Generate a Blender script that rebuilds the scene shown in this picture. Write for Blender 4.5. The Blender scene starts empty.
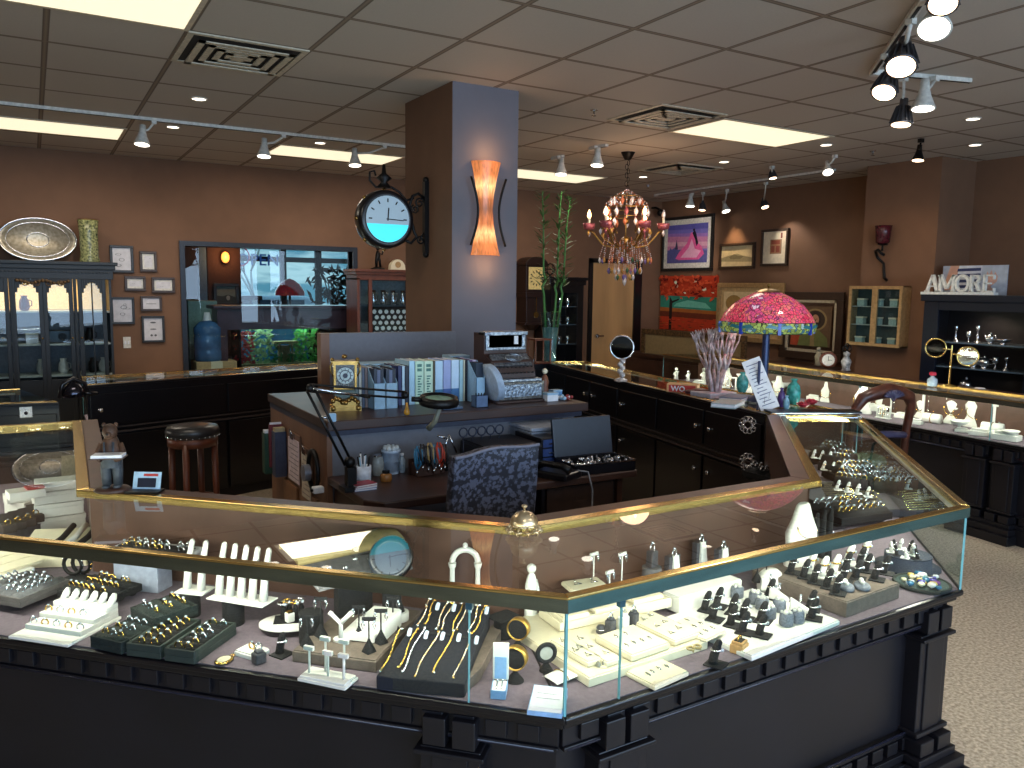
import bpy, math, random
from mathutils import Vector, Matrix
random.seed(7)
PI = math.pi
C = bpy.context.scene.collection
# ------------------------------------------------------------------ camera model (metres, camera 1.6 m above the carpet)
FPX, YAW, PITCH, ROLL = 806.41, 0.53556, 0.117095, 0.012848
EYE = 1.6; CEIL = 2.8543
_f = Vector((math.sin(YAW)*math.cos(PITCH), math.cos(YAW)*math.cos(PITCH), -math.sin(PITCH)))
_r0 = Vector((math.cos(YAW), -math.sin(YAW), 0)); _u0 = _r0.cross(_f)
_r = _r0*math.cos(ROLL) + _u0*math.sin(ROLL); _u = _u0*math.cos(ROLL) - _r0*math.sin(ROLL)
def _ray(x, y): return _f + _r*((x-512)/FPX) - _u*((y-384)/FPX)
def G(x, y, z):                                  # point on the horizontal surface of height z
    d = _ray(x, y); k = (z-EYE)/d.z; return Vector((d.x*k, d.y*k, z))
def AY(x, y, Y): d = _ray(x, y)*(Y/_ray(x, y).y); return Vector((d.x, d.y, d.z+EYE))
def AX(x, y, X): d = _ray(x, y)*(X/_ray(x, y).x); return Vector((d.x, d.y, d.z+EYE))
def ZH(x, y, p):                                 # height of the point seen at x,y that stands over plan point p
    d = _ray(x, y); return EYE + d.z*math.hypot(p[0], p[1])/math.hypot(d.x, d.y)
# ------------------------------------------------------------------ materials
def lin(c):
    return tuple(((v/255)/12.92 if v/255 <= .04045 else ((v/255+.055)/1.055)**2.4) for v in c) + (1,)
MATS = {}
def mat(name, c, rough=.5, metal=0, var=.08, scale=40, emit=None, es=0, spec=.5, bump=0, c2=None, trans=0, coat=0, stretch=None):
    if name in MATS: return MATS[name]
    m = bpy.data.materials.new(name); m.use_nodes = True; nt = m.node_tree; N = nt.nodes; L = nt.links
    b = N['Principled BSDF']
    b.inputs['Roughness'].default_value = rough; b.inputs['Metallic'].default_value = metal
    b.inputs['Specular IOR Level'].default_value = spec
    if coat: b.inputs['Coat Weight'].default_value = coat
    if trans: b.inputs['Transmission Weight'].default_value = trans
    tc = N.new('ShaderNodeTexCoord'); src = tc.outputs['Object']
    if stretch:
        mp = N.new('ShaderNodeMapping'); mp.inputs['Scale'].default_value = stretch; L.new(src, mp.inputs[0]); src = mp.outputs[0]
    nz = N.new('ShaderNodeTexNoise'); nz.inputs['Scale'].default_value = scale; nz.inputs['Detail'].default_value = 3
    L.new(src, nz.inputs['Vector'])
    cr = N.new('ShaderNodeValToRGB'); a = lin(c)
    if c2: p, q = lin(c2), a
    else: p = tuple(v*(1-var*2) for v in a[:3])+(1,); q = tuple(min(1, v*(1+var*2)) for v in a[:3])+(1,)
    cr.color_ramp.elements[0].color = p; cr.color_ramp.elements[1].color = q
    cr.color_ramp.elements[0].position = .3; cr.color_ramp.elements[1].position = .7
    L.new(nz.outputs[0], cr.inputs[0]); L.new(cr.outputs[0], b.inputs['Base Color'])
    if bump:
        bp = N.new('ShaderNodeBump'); bp.inputs['Strength'].default_value = bump; bp.inputs['Distance'].default_value = .004
        L.new(nz.outputs[0], bp.inputs['Height']); L.new(bp.outputs[0], b.inputs['Normal'])
    if emit:
        b.inputs['Emission Color'].default_value = lin(emit); b.inputs['Emission Strength'].default_value = es
    MATS[name] = m; return m
def glassmat(name, tint=(235, 245, 242), base=.06, rough=0.0, power=5.0, top=.9):
    m = bpy.data.materials.new(name); m.use_nodes = True; nt = m.node_tree; N = nt.nodes; L = nt.links; N.clear()
    o = N.new('ShaderNodeOutputMaterial'); t = N.new('ShaderNodeBsdfTransparent'); t.inputs[0].default_value = lin(tint)
    g = N.new('ShaderNodeBsdfGlossy'); g.inputs['Roughness'].default_value = rough
    lw = N.new('ShaderNodeLayerWeight'); lw.inputs[0].default_value = .5
    p = N.new('ShaderNodeMath'); p.operation = 'POWER'; p.inputs[1].default_value = power
    q = N.new('ShaderNodeMath'); q.operation = 'MULTIPLY_ADD'; q.inputs[1].default_value = top; q.inputs[2].default_value = base
    mx = N.new('ShaderNodeMixShader'); L.new(lw.outputs['Facing'], p.inputs[0]); L.new(p.outputs[0], q.inputs[0])
    L.new(q.outputs[0], mx.inputs[0]); L.new(t.outputs[0], mx.inputs[1]); L.new(g.outputs[0], mx.inputs[2]); L.new(mx.outputs[0], o.inputs[0])
    MATS[name] = m; return m
def emis(name, c, s):
    return mat(name, c, .5, emit=c, es=s, var=.02)
# ------------------------------------------------------------------ mesh builder
class B:
    def __init__(self): self.v = []; self.f = []; self.m = []; self.s = []; self.T = Matrix.Identity(4); self.mi = 0
    def add(self, vs, fs, smooth=False, mi=None):
        n = len(self.v); self.v += [self.T @ Vector(p) for p in vs]
        for f in fs: self.f.append([i+n for i in f]); self.m.append(self.mi if mi is None else mi); self.s.append(smooth)
        return self
    def box(self, x0, x1, y0, y1, z0, z1, mi=None):
        return self.add([(x0,y0,z0),(x1,y0,z0),(x1,y1,z0),(x0,y1,z0),(x0,y0,z1),(x1,y0,z1),(x1,y1,z1),(x0,y1,z1)],
            [(0,3,2,1),(4,5,6,7),(0,1,5,4),(1,2,6,5),(2,3,7,6),(3,0,4,7)], mi=mi)
    def cb(self, cx, cy, z0, sx, sy, sz, mi=None): return self.box(cx-sx/2, cx+sx/2, cy-sy/2, cy+sy/2, z0, z0+sz, mi)
    def prism(self, poly, z0, z1, mi=None):
        n = len(poly); ar = sum(poly[i][0]*poly[(i+1)%n][1]-poly[(i+1)%n][0]*poly[i][1] for i in range(n))
        if ar < 0: poly = poly[::-1]
        return self.add([(p[0],p[1],z0) for p in poly]+[(p[0],p[1],z1) for p in poly],
            [tuple(range(n))[::-1], tuple(range(n,2*n))]+[(i,(i+1)%n,(i+1)%n+n,i+n) for i in range(n)], mi=mi)
    def lathe(self, prof, c=(0,0,0), seg=20, mi=None, sx=1, sy=1):
        vs = []; fs = []; k = len(prof)
        for i in range(seg):
            a = 2*PI*i/seg
            for r, z in prof: vs.append((c[0]+r*sx*math.cos(a), c[1]+r*sy*math.sin(a), c[2]+z))
        for i in range(seg):
            j = (i+1) % seg
            for q in range(k-1): fs.append((i*k+q, j*k+q, j*k+q+1, i*k+q+1))
        self.add(vs, fs, True, mi)
        if prof[0][0] > 1e-5: self.add([(c[0]+prof[0][0]*sx*math.cos(2*PI*i/seg), c[1]+prof[0][0]*sy*math.sin(2*PI*i/seg), c[2]+prof[0][1]) for i in range(seg)], [tuple(range(seg))[::-1]], False, mi)
        if prof[-1][0] > 1e-5: self.add([(c[0]+prof[-1][0]*sx*math.cos(2*PI*i/seg), c[1]+prof[-1][0]*sy*math.sin(2*PI*i/seg), c[2]+prof[-1][1]) for i in range(seg)], [tuple(range(seg))], False, mi)
        return self
    def cyl(self, c, r, h, seg=20, r2=None, mi=None): return self.lathe([(r,0),(r if r2 is None else r2,h)], c, seg, mi)
    def sph(self, c, r, seg=14, rings=8, mi=None, sz=1, sx=1, sy=1):
        return self.lathe([(r*math.sin(PI*i/rings), -r*sz*math.cos(PI*i/rings)) for i in range(rings+1)], c, seg, mi, sx, sy)
    def tube(self, pts, r, seg=8, mi=None, closed=False):
        pts = [Vector(p) for p in pts]; n = len(pts); rr = r if isinstance(r, (list, tuple)) else [r]*n
        vs = []; fs = []; prev = None
        for i, p in enumerate(pts):
            if closed: t = pts[(i+1) % n]-pts[i-1]
            else: t = pts[min(i+1, n-1)]-pts[max(i-1, 0)]
            t.normalize() if t.length else None
            if prev is None:
                a = Vector((0,0,1)) if abs(t.z) < .9 else Vector((1,0,0)); u = t.cross(a).normalized()
            else:
                u = prev - t*prev.dot(t); u = u.normalized() if u.length > 1e-6 else t.orthogonal().normalized()
            prev = u; w = t.cross(u)
            for k in range(seg):
                a = 2*PI*k/seg; vs.append(p+(u*math.cos(a)+w*math.sin(a))*rr[i])
        for i in range(n if closed else n-1):
            j = (i+1) % n
            for k in range(seg): l = (k+1) % seg; fs.append((i*seg+k, i*seg+l, j*seg+l, j*seg+k))
        if not closed: fs += [tuple(range(seg))[::-1], tuple(range((n-1)*seg, n*seg))]
        return self.add(vs, fs, True, mi)
    def torus(self, c, R, r, axis='z', seg=18, ms=6, mi=None, sy=1):
        pts = []
        for i in range(seg):
            a = 2*PI*i/seg; u, w = R*math.cos(a), R*sy*math.sin(a)
            pts.append({'z': (c[0]+u, c[1]+w, c[2]), 'x': (c[0], c[1]+u, c[2]+w), 'y': (c[0]+u, c[1], c[2]+w)}[axis])
        return self.tube(pts, r, ms, mi, True)
    def quad(self, a, b, c, d, mi=None): return self.add([a,b,c,d], [(0,1,2,3)], mi=mi)
    def build(self, name, m, parent=None, loc=None, rz=0, bev=0, kind=None, sub=0):
        me = bpy.data.meshes.new(name); me.from_pydata([tuple(p) for p in self.v], [], self.f)
        for mm in (m if isinstance(m, (list, tuple)) else [m]): me.materials.append(mm)
        me.polygons.foreach_set('material_index', self.m); me.polygons.foreach_set('use_smooth', self.s); me.update()
        o = bpy.data.objects.new(name, me); C.objects.link(o)
        if parent: o.parent = parent
        if loc is not None: o.location = loc
        o.rotation_euler = (0,0,rz)
        if bev:
            bm = o.modifiers.new('b', 'BEVEL'); bm.width = bev; bm.segments = 2; bm.limit_method = 'ANGLE'
        if sub: sm = o.modifiers.new('s', 'SUBSURF'); sm.levels = sub; sm.render_levels = sub
        if kind: o['kind'] = kind
        return o
def tag(o, label, cat, group=None):
    o['label'] = label; o['category'] = cat
    if group: o['group'] = group
    return o
def thing(name, label, cat, loc=(0,0,0), rz=0, group=None):
    o = bpy.data.objects.new(name, None); C.objects.link(o); o.location = loc; o.rotation_euler = (0,0,rz); o.empty_display_size = .1
    return tag(o, label, cat, group)
def dup(o, loc, rz=0, label=None, group=None, parent=None, rot=None, sc=None):
    r = o.copy(); C.objects.link(r); r.location = loc; r.rotation_euler = rot if rot else (0,0,rz)
    if sc: r.scale = (sc, sc, sc)
    if label: r['label'] = label
    if group: r['group'] = group
    for ch in list(o.children):
        c = ch.copy(); C.objects.link(c); c.parent = r
        for g in list(ch.children):
            d = g.copy(); C.objects.link(d); d.parent = c
    return r
def struct(name, b, m, **k): return b.build(name, m, kind='structure', **k)
def segM(a, b, z=0):                             # local frame: x runs a->b, y to its left, origin a
    a = Vector((a[0],a[1],0)); b = Vector((b[0],b[1],0)); return Matrix.Translation((a.x,a.y,z)) @ Matrix.Rotation(math.atan2(b.y-a.y,b.x-a.x),4,'Z')
def ang(a, b): return math.atan2(b[1]-a[1], b[0]-a[0])
def arealight(name, loc, target, sx, sy, power, col):
    l = bpy.data.lights.new(name, 'AREA'); l.shape = 'RECTANGLE'; l.size = sx; l.size_y = sy; l.energy = power; l.color = col
    o = bpy.data.objects.new(name, l); C.objects.link(o); o.location = loc
    d = Vector(target)-Vector(loc); o.rotation_euler = d.to_track_quat('-Z','Y').to_euler(); return o
def spotlight(name, loc, target, power, col, size=70, blend=.6, r=.03):
    l = bpy.data.lights.new(name, 'SPOT'); l.energy = power; l.color = col; l.spot_size = math.radians(size); l.spot_blend = blend; l.shadow_soft_size = r
    o = bpy.data.objects.new(name, l); C.objects.link(o); o.location = loc
    d = Vector(target)-Vector(loc); o.rotation_euler = d.to_track_quat('-Z','Y').to_euler(); return o
WARM = (1,.80,.58); COOL = (.5,.72,1); CREAM = (1,.90,.72)
# ------------------------------------------------------------------ shared materials
wallm = mat('brown_wall_paint', (120,86,64), .8, var=.03, scale=6)
wallm_daylit = mat('column_daylight_tint', (110,108,116), .8, var=.02, scale=6)  # brown wall paint greyed, cool daylight put into the colour
black = mat('black_lacquer', (17,15,19), .28, var=.1, scale=8, spec=.5)
blackc = mat('black_cabinet', (20,18,24), .42, var=.12, scale=6)
brass = mat('polished_brass', (224,192,120), .2, 1, var=.02, scale=3)
brassd = mat('aged_brass', (150,118,66), .3, 1, var=.12, scale=30)
woodl = mat('brown_ledge', (76,44,35), .4, var=.12, scale=12, stretch=(1,1,8))
inner_b = mat('case_back_brown', (92,66,55), .35, var=.1, scale=9)
taupe = mat('taupe_velvet', (116,102,112), .95, var=.06, scale=60, bump=.2)
white = mat('white_leatherette', (238,234,226), .5, var=.015)
cream = mat('cream_leatherette', (232,220,190), .55, var=.02)
blackv = mat('black_velvet', (17,17,20), .9, var=.2, scale=80)
greenv = mat('dark_green_velvet', (24,34,32), .9, var=.2, scale=80)
grayv = mat('grey_velvet', (98,96,98), .9, var=.1, scale=80)
taupeb = mat('taupe_board', (112,98,88), .85, var=.08, scale=50)
gold = mat('gold', (236,190,100), .2, 1, var=.05)
silver = mat('silver', (225,225,228), .18, 1, var=.05)
chrome = mat('chrome', (210,212,216), .12, 1, var=.03)
gem = mat('clear_stone', (225,235,245), .08, .6, var=.05, scale=300)
darkstone = mat('dark_stone', (60,60,66), .5, var=.2, scale=100)
iron = mat('black_iron', (18,16,17), .45, .5, var=.2)
cwood = mat('cherry_wood', (96,48,30), .4, var=.15, scale=9, stretch=(1,1,.2))
dwood = mat('dark_walnut', (58,36,28), .4, var=.15, scale=9, stretch=(.3,1,1))
panelb = mat('oak_side_panel', (122,84,60), .5, var=.12, scale=10, stretch=(1,1,.15))
greyp = mat('grey_laminate', (112,112,120), .6, var=.03)
lglass = glassmat('case_glass', (228,242,238))
cglass = glassmat('cabinet_glass', (215,230,235), .05)
gedge = mat('glass_edge', (120,185,190), .15, var=.03, emit=(90,160,170), es=.0)
paper = mat('paper', (232,232,236), .7, var=.03)
# ------------------------------------------------------------------ room shell
def ceilmat():
    m = bpy.data.materials.new('ceiling_tiles'); m.use_nodes = True; nt = m.node_tree; N = nt.nodes; L = nt.links; b = N['Principled BSDF']
    b.inputs['Roughness'].default_value = .65; b.inputs['Specular IOR Level'].default_value = .4
    tc = N.new('ShaderNodeTexCoord'); sp = N.new('ShaderNodeSeparateXYZ'); L.new(tc.outputs['Object'], sp.inputs[0])
    masks = []
    for ax, off in (('X', 1.951), ('Y', 2.594)):
        s = N.new('ShaderNodeMath'); s.operation = 'SUBTRACT'; s.inputs[1].default_value = off-.6096*20; L.new(sp.outputs[ax], s.inputs[0])
        d = N.new('ShaderNodeMath'); d.operation = 'DIVIDE'; d.inputs[1].default_value = .6096; L.new(s.outputs[0], d.inputs[0])
        f = N.new('ShaderNodeMath'); f.operation = 'FRACT'; L.new(d.outputs[0], f.inputs[0])
        a = N.new('ShaderNodeMath'); a.operation = 'SUBTRACT'; a.inputs[1].default_value = .5; L.new(f.outputs[0], a.inputs[0])
        c = N.new('ShaderNodeMath'); c.operation = 'ABSOLUTE'; L.new(a.outputs[0], c.inputs[0]); masks.append(c)
    mx = N.new('ShaderNodeMath'); mx.operation = 'MAXIMUM'; L.new(masks[0].outputs[0], mx.inputs[0]); L.new(masks[1].outputs[0], mx.inputs[1])
    r = N.new('ShaderNodeValToRGB'); e = r.color_ramp.elements
    e[0].position = .472; e[0].color = lin((196,186,174)); e[1].position = .478; e[1].color = lin((80,66,56))
    k = e.new(.486); k.color = lin((128,112,96)); k = e.new(.5); k.color = lin((150,132,114))
    L.new(mx.outputs[0], r.inputs[0])
    nz = N.new('ShaderNodeTexNoise'); nz.inputs['Scale'].default_value = 90; L.new(tc.outputs['Object'], nz.inputs[0])
    mm = N.new('ShaderNodeMixRGB'); mm.blend_type = 'MULTIPLY'; mm.inputs[0].default_value = .12; L.new(r.outputs[0], mm.inputs[1]); L.new(nz.outputs[0], mm.inputs[2])
    L.new(mm.outputs[0], b.inputs['Base Color'])
    bp = N.new('ShaderNodeBump'); bp.inputs['Strength'].default_value = .4; bp.inputs['Distance'].default_value = .01; bp.invert = True
    L.new(mx.outputs[0], bp.inputs['Height']); return m
carpet = mat('beige_carpet', (218,202,178), .95, c2=(150,134,114), scale=70, bump=.8)
X0, X1, Y0, Y1 = -4.0, 7.75, -3.2, 8.95
struct('floor', B().box(X0-.2, 9.5, Y0-.2, 14.2, -.1, 0), carpet)
struct('ceiling', B().box(X0-.2, X1+.3, Y0-.2, Y1+.3, CEIL, CEIL+.1), ceilmat())
struct('wall_left', B().box(X0-.15, X0, Y0, Y1, 0, CEIL), wallm)
struct('wall_right', B().box(X1, X1+.15, Y0, Y1, 0, CEIL), wallm)
struct('wall_pillar', B().box(7.2, X1+.1, 4.5, 5.27, 0, CEIL), wallm, )
wx0, wx1, wz0, wz1 = 1.37, 3.17, .55, 2.0
b = B(); b.box(X0, wx0, Y1, Y1+.15, 0, CEIL); b.box(wx1, 6.51, Y1, Y1+.15, 0, CEIL); b.box(7.32, X1+.15, Y1, Y1+.15, 0, CEIL)
b.box(6.51, 7.32, Y1, Y1+.15, 2.0, CEIL); b.box(wx0, wx1, Y1, Y1+.15, 0, wz0); b.box(wx0, wx1, Y1, Y1+.15, wz1, CEIL)
struct('wall_back', b, wallm)
b = B(); b.box(X0, X1, Y0-.15, Y0, 0, .4); b.box(X0, X1, Y0-.15, Y0, 2.5, CEIL)
for x in (X0, -1, 2, 5, X1-.3): b.box(x, x+.3, Y0-.15, Y0, .4, 2.5)
struct('wall_front', b, wallm)
struct('baseboard_back', B().box(X0, 6.5, Y1-.015, Y1-.001, 0, .1), black)
cb = B(); cb.box(2.265, 2.735, 4.572, 5.30, 0, CEIL, 0)
cb.quad((2.265,4.5715,0),(2.735,4.5715,0),(2.735,4.5715,CEIL),(2.265,4.5715,CEIL), 1)  # front face only, carries the daylight tint
struct('column', cb, [wallm, wallm_daylit])
# door with dark frame
struct('door_1', B().box(6.55, 7.27, Y1-.01, Y1+.04, 0, 1.97), mat('maple_door', (196,150,100), .45, var=.08, scale=5, stretch=(1,1,.15)))
b = B(); b.box(6.49, 6.55, Y1-.03, Y1+.05, 0, 2.01); b.box(7.27, 7.40, Y1-.03, Y1+.05, 0, 2.01); b.box(6.49, 7.40, Y1-.03, Y1+.05, 1.97, 2.03)
struct('door_1_frame', b, black)
t = thing('door_handle', 'silver lever handle on the pale wooden door', 'handle', (6.62, Y1-.03, .98))
bb = B(); bb.T = Matrix.Rotation(PI/2,4,'X'); bb.cyl((0,0,0), .028, .035, 14); bb.build('rosette', chrome, t); B().box(0,.1,-.05,-.035,-.01,.01).build('lever', chrome, t)
# ------------------------------------------------------------------ camera, world
cd = bpy.data.cameras.new('camera'); cd.sensor_width = 36; cd.lens = FPX/1024*36; cd.clip_start = .02
co = bpy.data.objects.new('camera', cd); C.objects.link(co)
co.matrix_world = Matrix(((_r.x,_u.x,-_f.x,0),(_r.y,_u.y,-_f.y,0),(_r.z,_u.z,-_f.z,EYE),(0,0,0,1)))
bpy.context.scene.camera = co
w = bpy.data.worlds.new('world'); bpy.context.scene.world = w; w.use_nodes = True
w.node_tree.nodes['Background'].inputs[0].default_value = (.55,.78,1,1); w.node_tree.nodes['Background'].inputs[1].default_value = 1.2
sc = bpy.context.scene; sc.view_settings.view_transform = 'Standard'; sc.view_settings.look = 'None'; sc.view_settings.exposure = 0.14
sc.cycles.use_denoising = True; sc.cycles.max_bounces = 10; sc.cycles.transparent_max_bounces = 24; sc.cycles.caustics_reflective = False; sc.cycles.caustics_refractive = False
sc.cycles.sample_clamp_indirect = 5; sc.cycles.glossy_bounces = 5; sc.cycles.diffuse_bounces = 4
# daylight from the shop front behind the camera
arealight('shopfront_daylight', (1.8, Y0-.3, 1.6), (2.2, 5, 1.2), 8, 2.0, 330, COOL)
# ------------------------------------------------------------------ ceiling fixtures
lens = emis('troffer_lens', (255,242,208), .93)
trof = None
def troffer(x, y, label):
    global trof
    if trof is None:
        t = thing('ceiling_light', label, 'ceiling light', (x,y,CEIL), 0, 'recessed fluorescent ceiling lights')
        b = B(); W, D, e = 1.2192, .6096, .025
        b.box(0,W,0,e,-.006,.004); b.box(0,W,D-e,D,-.006,.004); b.box(0,e,e,D-e,-.006,.004); b.box(W-e,W,e,D-e,-.006,.004)
        b.build('frame', mat('fixture_white', (205,190,165), .5), t); B().box(e,W-e,e,D-e,-.004,-.002).build('diffuser', lens, t)
        trof = t
    else: t = dup(trof, (x,y,CEIL), 0, label)
    arealight('troffer_tube', (x+.61,y+.305,CEIL-.02), (x+.61,y+.305,0), 1.1, .5, 12, (1,.88,.72))
gx = lambda i: 1.951+.6096*i
gy = lambda j: 2.594+.6096*j
troffer(gx(-4), gy(8)-.07, 'long lit ceiling panel at the left edge, above the black china cabinet')
troffer(gx(0), gy(8)-.07, 'lit ceiling panel between the hanging wall clock and the interior window')
troffer(gx(4), gy(8)-.07, 'lit ceiling panel partly hidden behind the column')
troffer(gx(4), gy(3), 'lit ceiling panel nearest the white track lights on the right')
troffer(gx(-4), gy(2), 'large lit ceiling panel cut by the top left corner, beside the vent')
for k_, (i_, j_) in enumerate(((-4,-5),(0,-5),(5,-5))): troffer(gx(i_), gy(j_), ['lit ceiling panel behind and left of the viewer, outside the photo','lit ceiling panel right behind the viewer, outside the photo','lit ceiling panel behind and right of the viewer, outside the photo'][k_])  # unseen panels added as fill to lift the ceiling and walls
ventm = mat('vent_metal', (200,188,165), .5)
def vent(x, y, label):
    t = thing('ceiling_vent', label, 'vent', (x,y,CEIL), 0)
    S = .6096; b = B(); e = .03
    b.box(0,S,0,e,-.008,.002); b.box(0,S,S-e,S,-.008,.002); b.box(0,e,e,S-e,-.008,.002); b.box(S-e,S,e,S-e,-.008,.002); b.build('frame', ventm, t)
    B().box(e,S-e,e,S-e,-.002,-.001).build('dark_throat', mat('vent_dark', (52,46,42), .9), t)
    b = B()
    for q in (.06,.12,.18,.235):
        a, c = q, S-q
        for (x0,x1,y0,y1) in ((a,c,a,a+.034),(a,c,c-.034,c),(a,a+.034,a,c),(c-.034,c,a,c)):
            b.box(x0,x1,y0,y1,-.028+q*.04,-.022+q*.04)
    b.box(.27,S-.27,.27,S-.27,-.02,-.012); b.build('louvre', ventm, t)
    return t
vent(gx(-2), gy(3), 'square louvred ceiling vent at upper left beside the big light panel')
vent(gx(3)-.07, gy(3)-.1, 'square louvred ceiling vent touching the lit panel right of the column')
vent(gx(6)-.1, gy(6)-.1, 'small distant ceiling vent above the chandelier side of the room')
# ------------------------------------------------------------------ showcases
ZD, ZT = .65, .93
railm2 = mat('rail_teal_reflection', (100,146,160), .22, 1, var=.1, scale=4, stretch=(1,1,6))  # daylight reflected in the brass rail, put in as a teal tint
railm = mat('rail_olive_reflection', (128,138,128), .22, 1, var=.1, scale=4, stretch=(1,1,6))  # dull olive reflection in the brass rail, put into the metal colour
beadm = mat('black_bead', (38,38,52), .25, spec=.6)
slat = emis('led_strip', (255,246,225), 6)
def lerp(a, b, t): return (a[0]+(b[0]-a[0])*t, a[1]+(b[1]-a[1])*t)
def inset(oa, ob, ia, ib, do, di=0, da=0, db=0):
    """quad shrunk by do at the outer side, di at the inner side, da/db at the ends (metres)"""
    L = math.dist(oa, ob); W = (math.dist(oa, ia)+math.dist(ob, ib))/2
    q = lambda u, v: lerp(lerp(oa, ob, u), lerp(ia, ib, u), v)
    u0, u1, v0, v1 = da/L, 1-db/L, do/W, 1-di/W
    return [q(u0,v0), q(u1,v0), q(u1,v1), q(u0,v1)]
def showcase(label, oa, ob, ia, ib, joints=(), ends=(0,0), power=4.0, ledge=.07, ornate=True, doors=0, group=None, mids=(), back=None, lightcol=(1,.93,.8), pil=(1,1), zt=ZT):
    t = thing('display_case', label, 'display case', (oa[0],oa[1],0), 0, group)
    O = (oa[0],oa[1]); sh = lambda p: (p[0]-O[0], p[1]-O[1])
    oa, ob, ia, ib = map(sh, (oa, ob, ia, ib)); L = math.dist(oa, ob)
    pr = lambda b, z0, z1, *a, mi=None: b.prism(inset(oa, ob, ia, ib, *a), z0, z1, mi)
    # cabinet body with mouldings
    b = B(); pr(b, .0, .62, .075, .02); b.build('cabinet_body', blackc, t)
    b = B(); pr(b, .612, .632, .012, .0); pr(b, .632, ZD-.002, -.006, .0); b.build('deck_edge', black, t, bev=.004)
    b = B(); pr(b, ZD-.004, ZD, .012, .05, .004, .004); b.build('deck_fabric', taupe, t)
    if ornate:
        b = B(); b.T = segM(oa, ob)
        b.box(.02, L-.02, .035, .08, .555, .612)
        n = int((L-.1)/.075)
        for i in range(n):
            x = .05+(L-.1)*(i+.5)/n; b.box(x-.026, x+.026, .022, .036, .565, .606)
        b.box(.02, L-.02, .028, .078, .545, .555)
        b.box(.02, L-.02, .02, .08, .0, .1); b.box(.02, L-.02, .035, .08, .1, .125); b.box(.02, L-.02, .05, .08, .17, .185)
        for i in range(n):
            x = .05+(L-.1)*(i+.5)/n; b.box(x-.026, x+.026, .045, .078, .128, .168)
        b.build('moulding', blackc, t, bev=.002)
        b = B(); b.T = segM(oa, ob); b.tube([(.03,.03,.548),(L-.03,.03,.548)], .004, 6); b.tube([(.03,.045,.19),(L-.03,.045,.19)], .004, 6); b.build('bead', beadm, t)
        for s, x in [(0, .1)]*bool(pil[0]) + [(1, L-.1)]*bool(pil[1]) + [(2, L*m) for m in mids]:
            b = B(); b.T = segM(oa, ob); w = .075
            b.box(x-w, x+w, .018, .08, .185, .52); b.box(x-w+.03, x+w-.03, .012, .02, .2, .5)
            b.box(x-w-.012, x+w+.012, .0, .08, .505, .517); b.box(x-w+.01, x-.008, .004, .08, .53, .6); b.box(x+.008, x+w-.01, .004, .08, .53, .6)
            b.box(x-w-.01, x+w+.01, .004, .08, .185, .2); b.box(x-w-.008, x-.012, -.012, .08, .128, .175); b.box(x+.012, x+w+.008, -.012, .08, .128, .175)
            b.box(x-w-.025, x+w+.025, -.02, .08, .1, .126); b.box(x-w-.04, x+w+.04, -.045, .08, .06, .1); b.box(x-w-.05, x+w+.05, -.065, .08, 0, .06)
            b.build('pilaster', blackc, t, bev=.003)
    if doors:
        Li = math.dist(ia, ib); M = segM(ib, ia)
        for k in range(doors):
            x0 = Li*k/doors+.012; x1 = Li*(k+1)/doors-.012
            for nm, z0, z1 in (('drawer', .66, .87), ('door', .08, .585)):
                b = B(); b.T = M; b.box(x0, x1, -.004+.02, .03, z0, z1) if False else b.box(x0, x1, -.014, .0, z0, z1)
                d = b.build(nm, black, t, bev=.003)
                b = B(); b.T = M; xx = x1-.06 if k % 2 else x0+.06
                zz = (z0+z1)/2 if nm == 'drawer' else z1-.09
                b.T = M @ Matrix.Translation((xx, -.014, zz)) @ Matrix.Rotation(PI/2,4,'X'); b.lathe([(.012,0),(.012,.008),(.016,.014),(.012,.02),(.0,.022)], seg=12); b.build('knob', chrome, d)
        b = B(); b.T = M; b.box(.0, Li, -.02, .0, .60, .612); b.box(.0, Li, -.016, .0, .634, .642); b.build('finger_rail', mat('rail_grey', (92,84,84), .35, .6), t)
    # inner back panel
    b = B(); q = inset(oa, ob, ia, ib, 0, ledge); p = inset(oa, ob, ia, ib, 0, 0)
    b.prism([q[3], q[2], p[2], p[3]], ZD-.02, zt-.012); b.build('rear_panel', [inner_b if not doors else black][0], t)
    if doors:
        b = B(); q2 = inset(oa, ob, ia, ib, 0, ledge+.004); b.prism([q2[3], q2[2], q[2], q[3]], ZD, zt-.02); b.build('rear_lining', inner_b, t)
    b = B(); b.prism([q[3], q[2], p[2], p[3]], zt-.012, zt+.002); b.build('ledge', woodl if not doors else black, t, bev=.003)
    # brass rails
    b = B(); a0 = inset(oa, ob, ia, ib, -.004, 0); a1 = inset(oa, ob, ia, ib, .024, 0); b.prism([a0[0], a0[1], a1[1], a1[0]], zt-.038, zt)
    b.build('front_rail', brass, t, bev=.0025)
    b = B(); a0 = inset(oa, ob, ia, ib, -.0052, 0); a1 = inset(oa, ob, ia, ib, -.003, 0); b.prism([a0[0], a0[1], a1[1], a1[0]], zt-.037, zt-.006); b.build('rail_reflection_strip', railm2 if 'middle glass' in label else railm, t)  # thin strip over the brass, tinted like what the rail reflects
    b = B(); a0 = inset(oa, ob, ia, ib, 0, ledge+.04); a1 = inset(oa, ob, ia, ib, 0, ledge); b.prism([a0[3], a0[2], a1[2], a1[3]], zt-.02, zt+.004)
    b.build('rear_rail', brassd if 'display case' in label else brass, t, bev=.002)
    # glass
    b = B(); q = inset(oa, ob, ia, ib, .022, ledge+.038); b.add([(p[0],p[1],zt-.003) for p in q], [(0,1,2,3)]); b.build('top_glass', lglass, t)
    cuts = [0]+list(joints)+[1]
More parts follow.
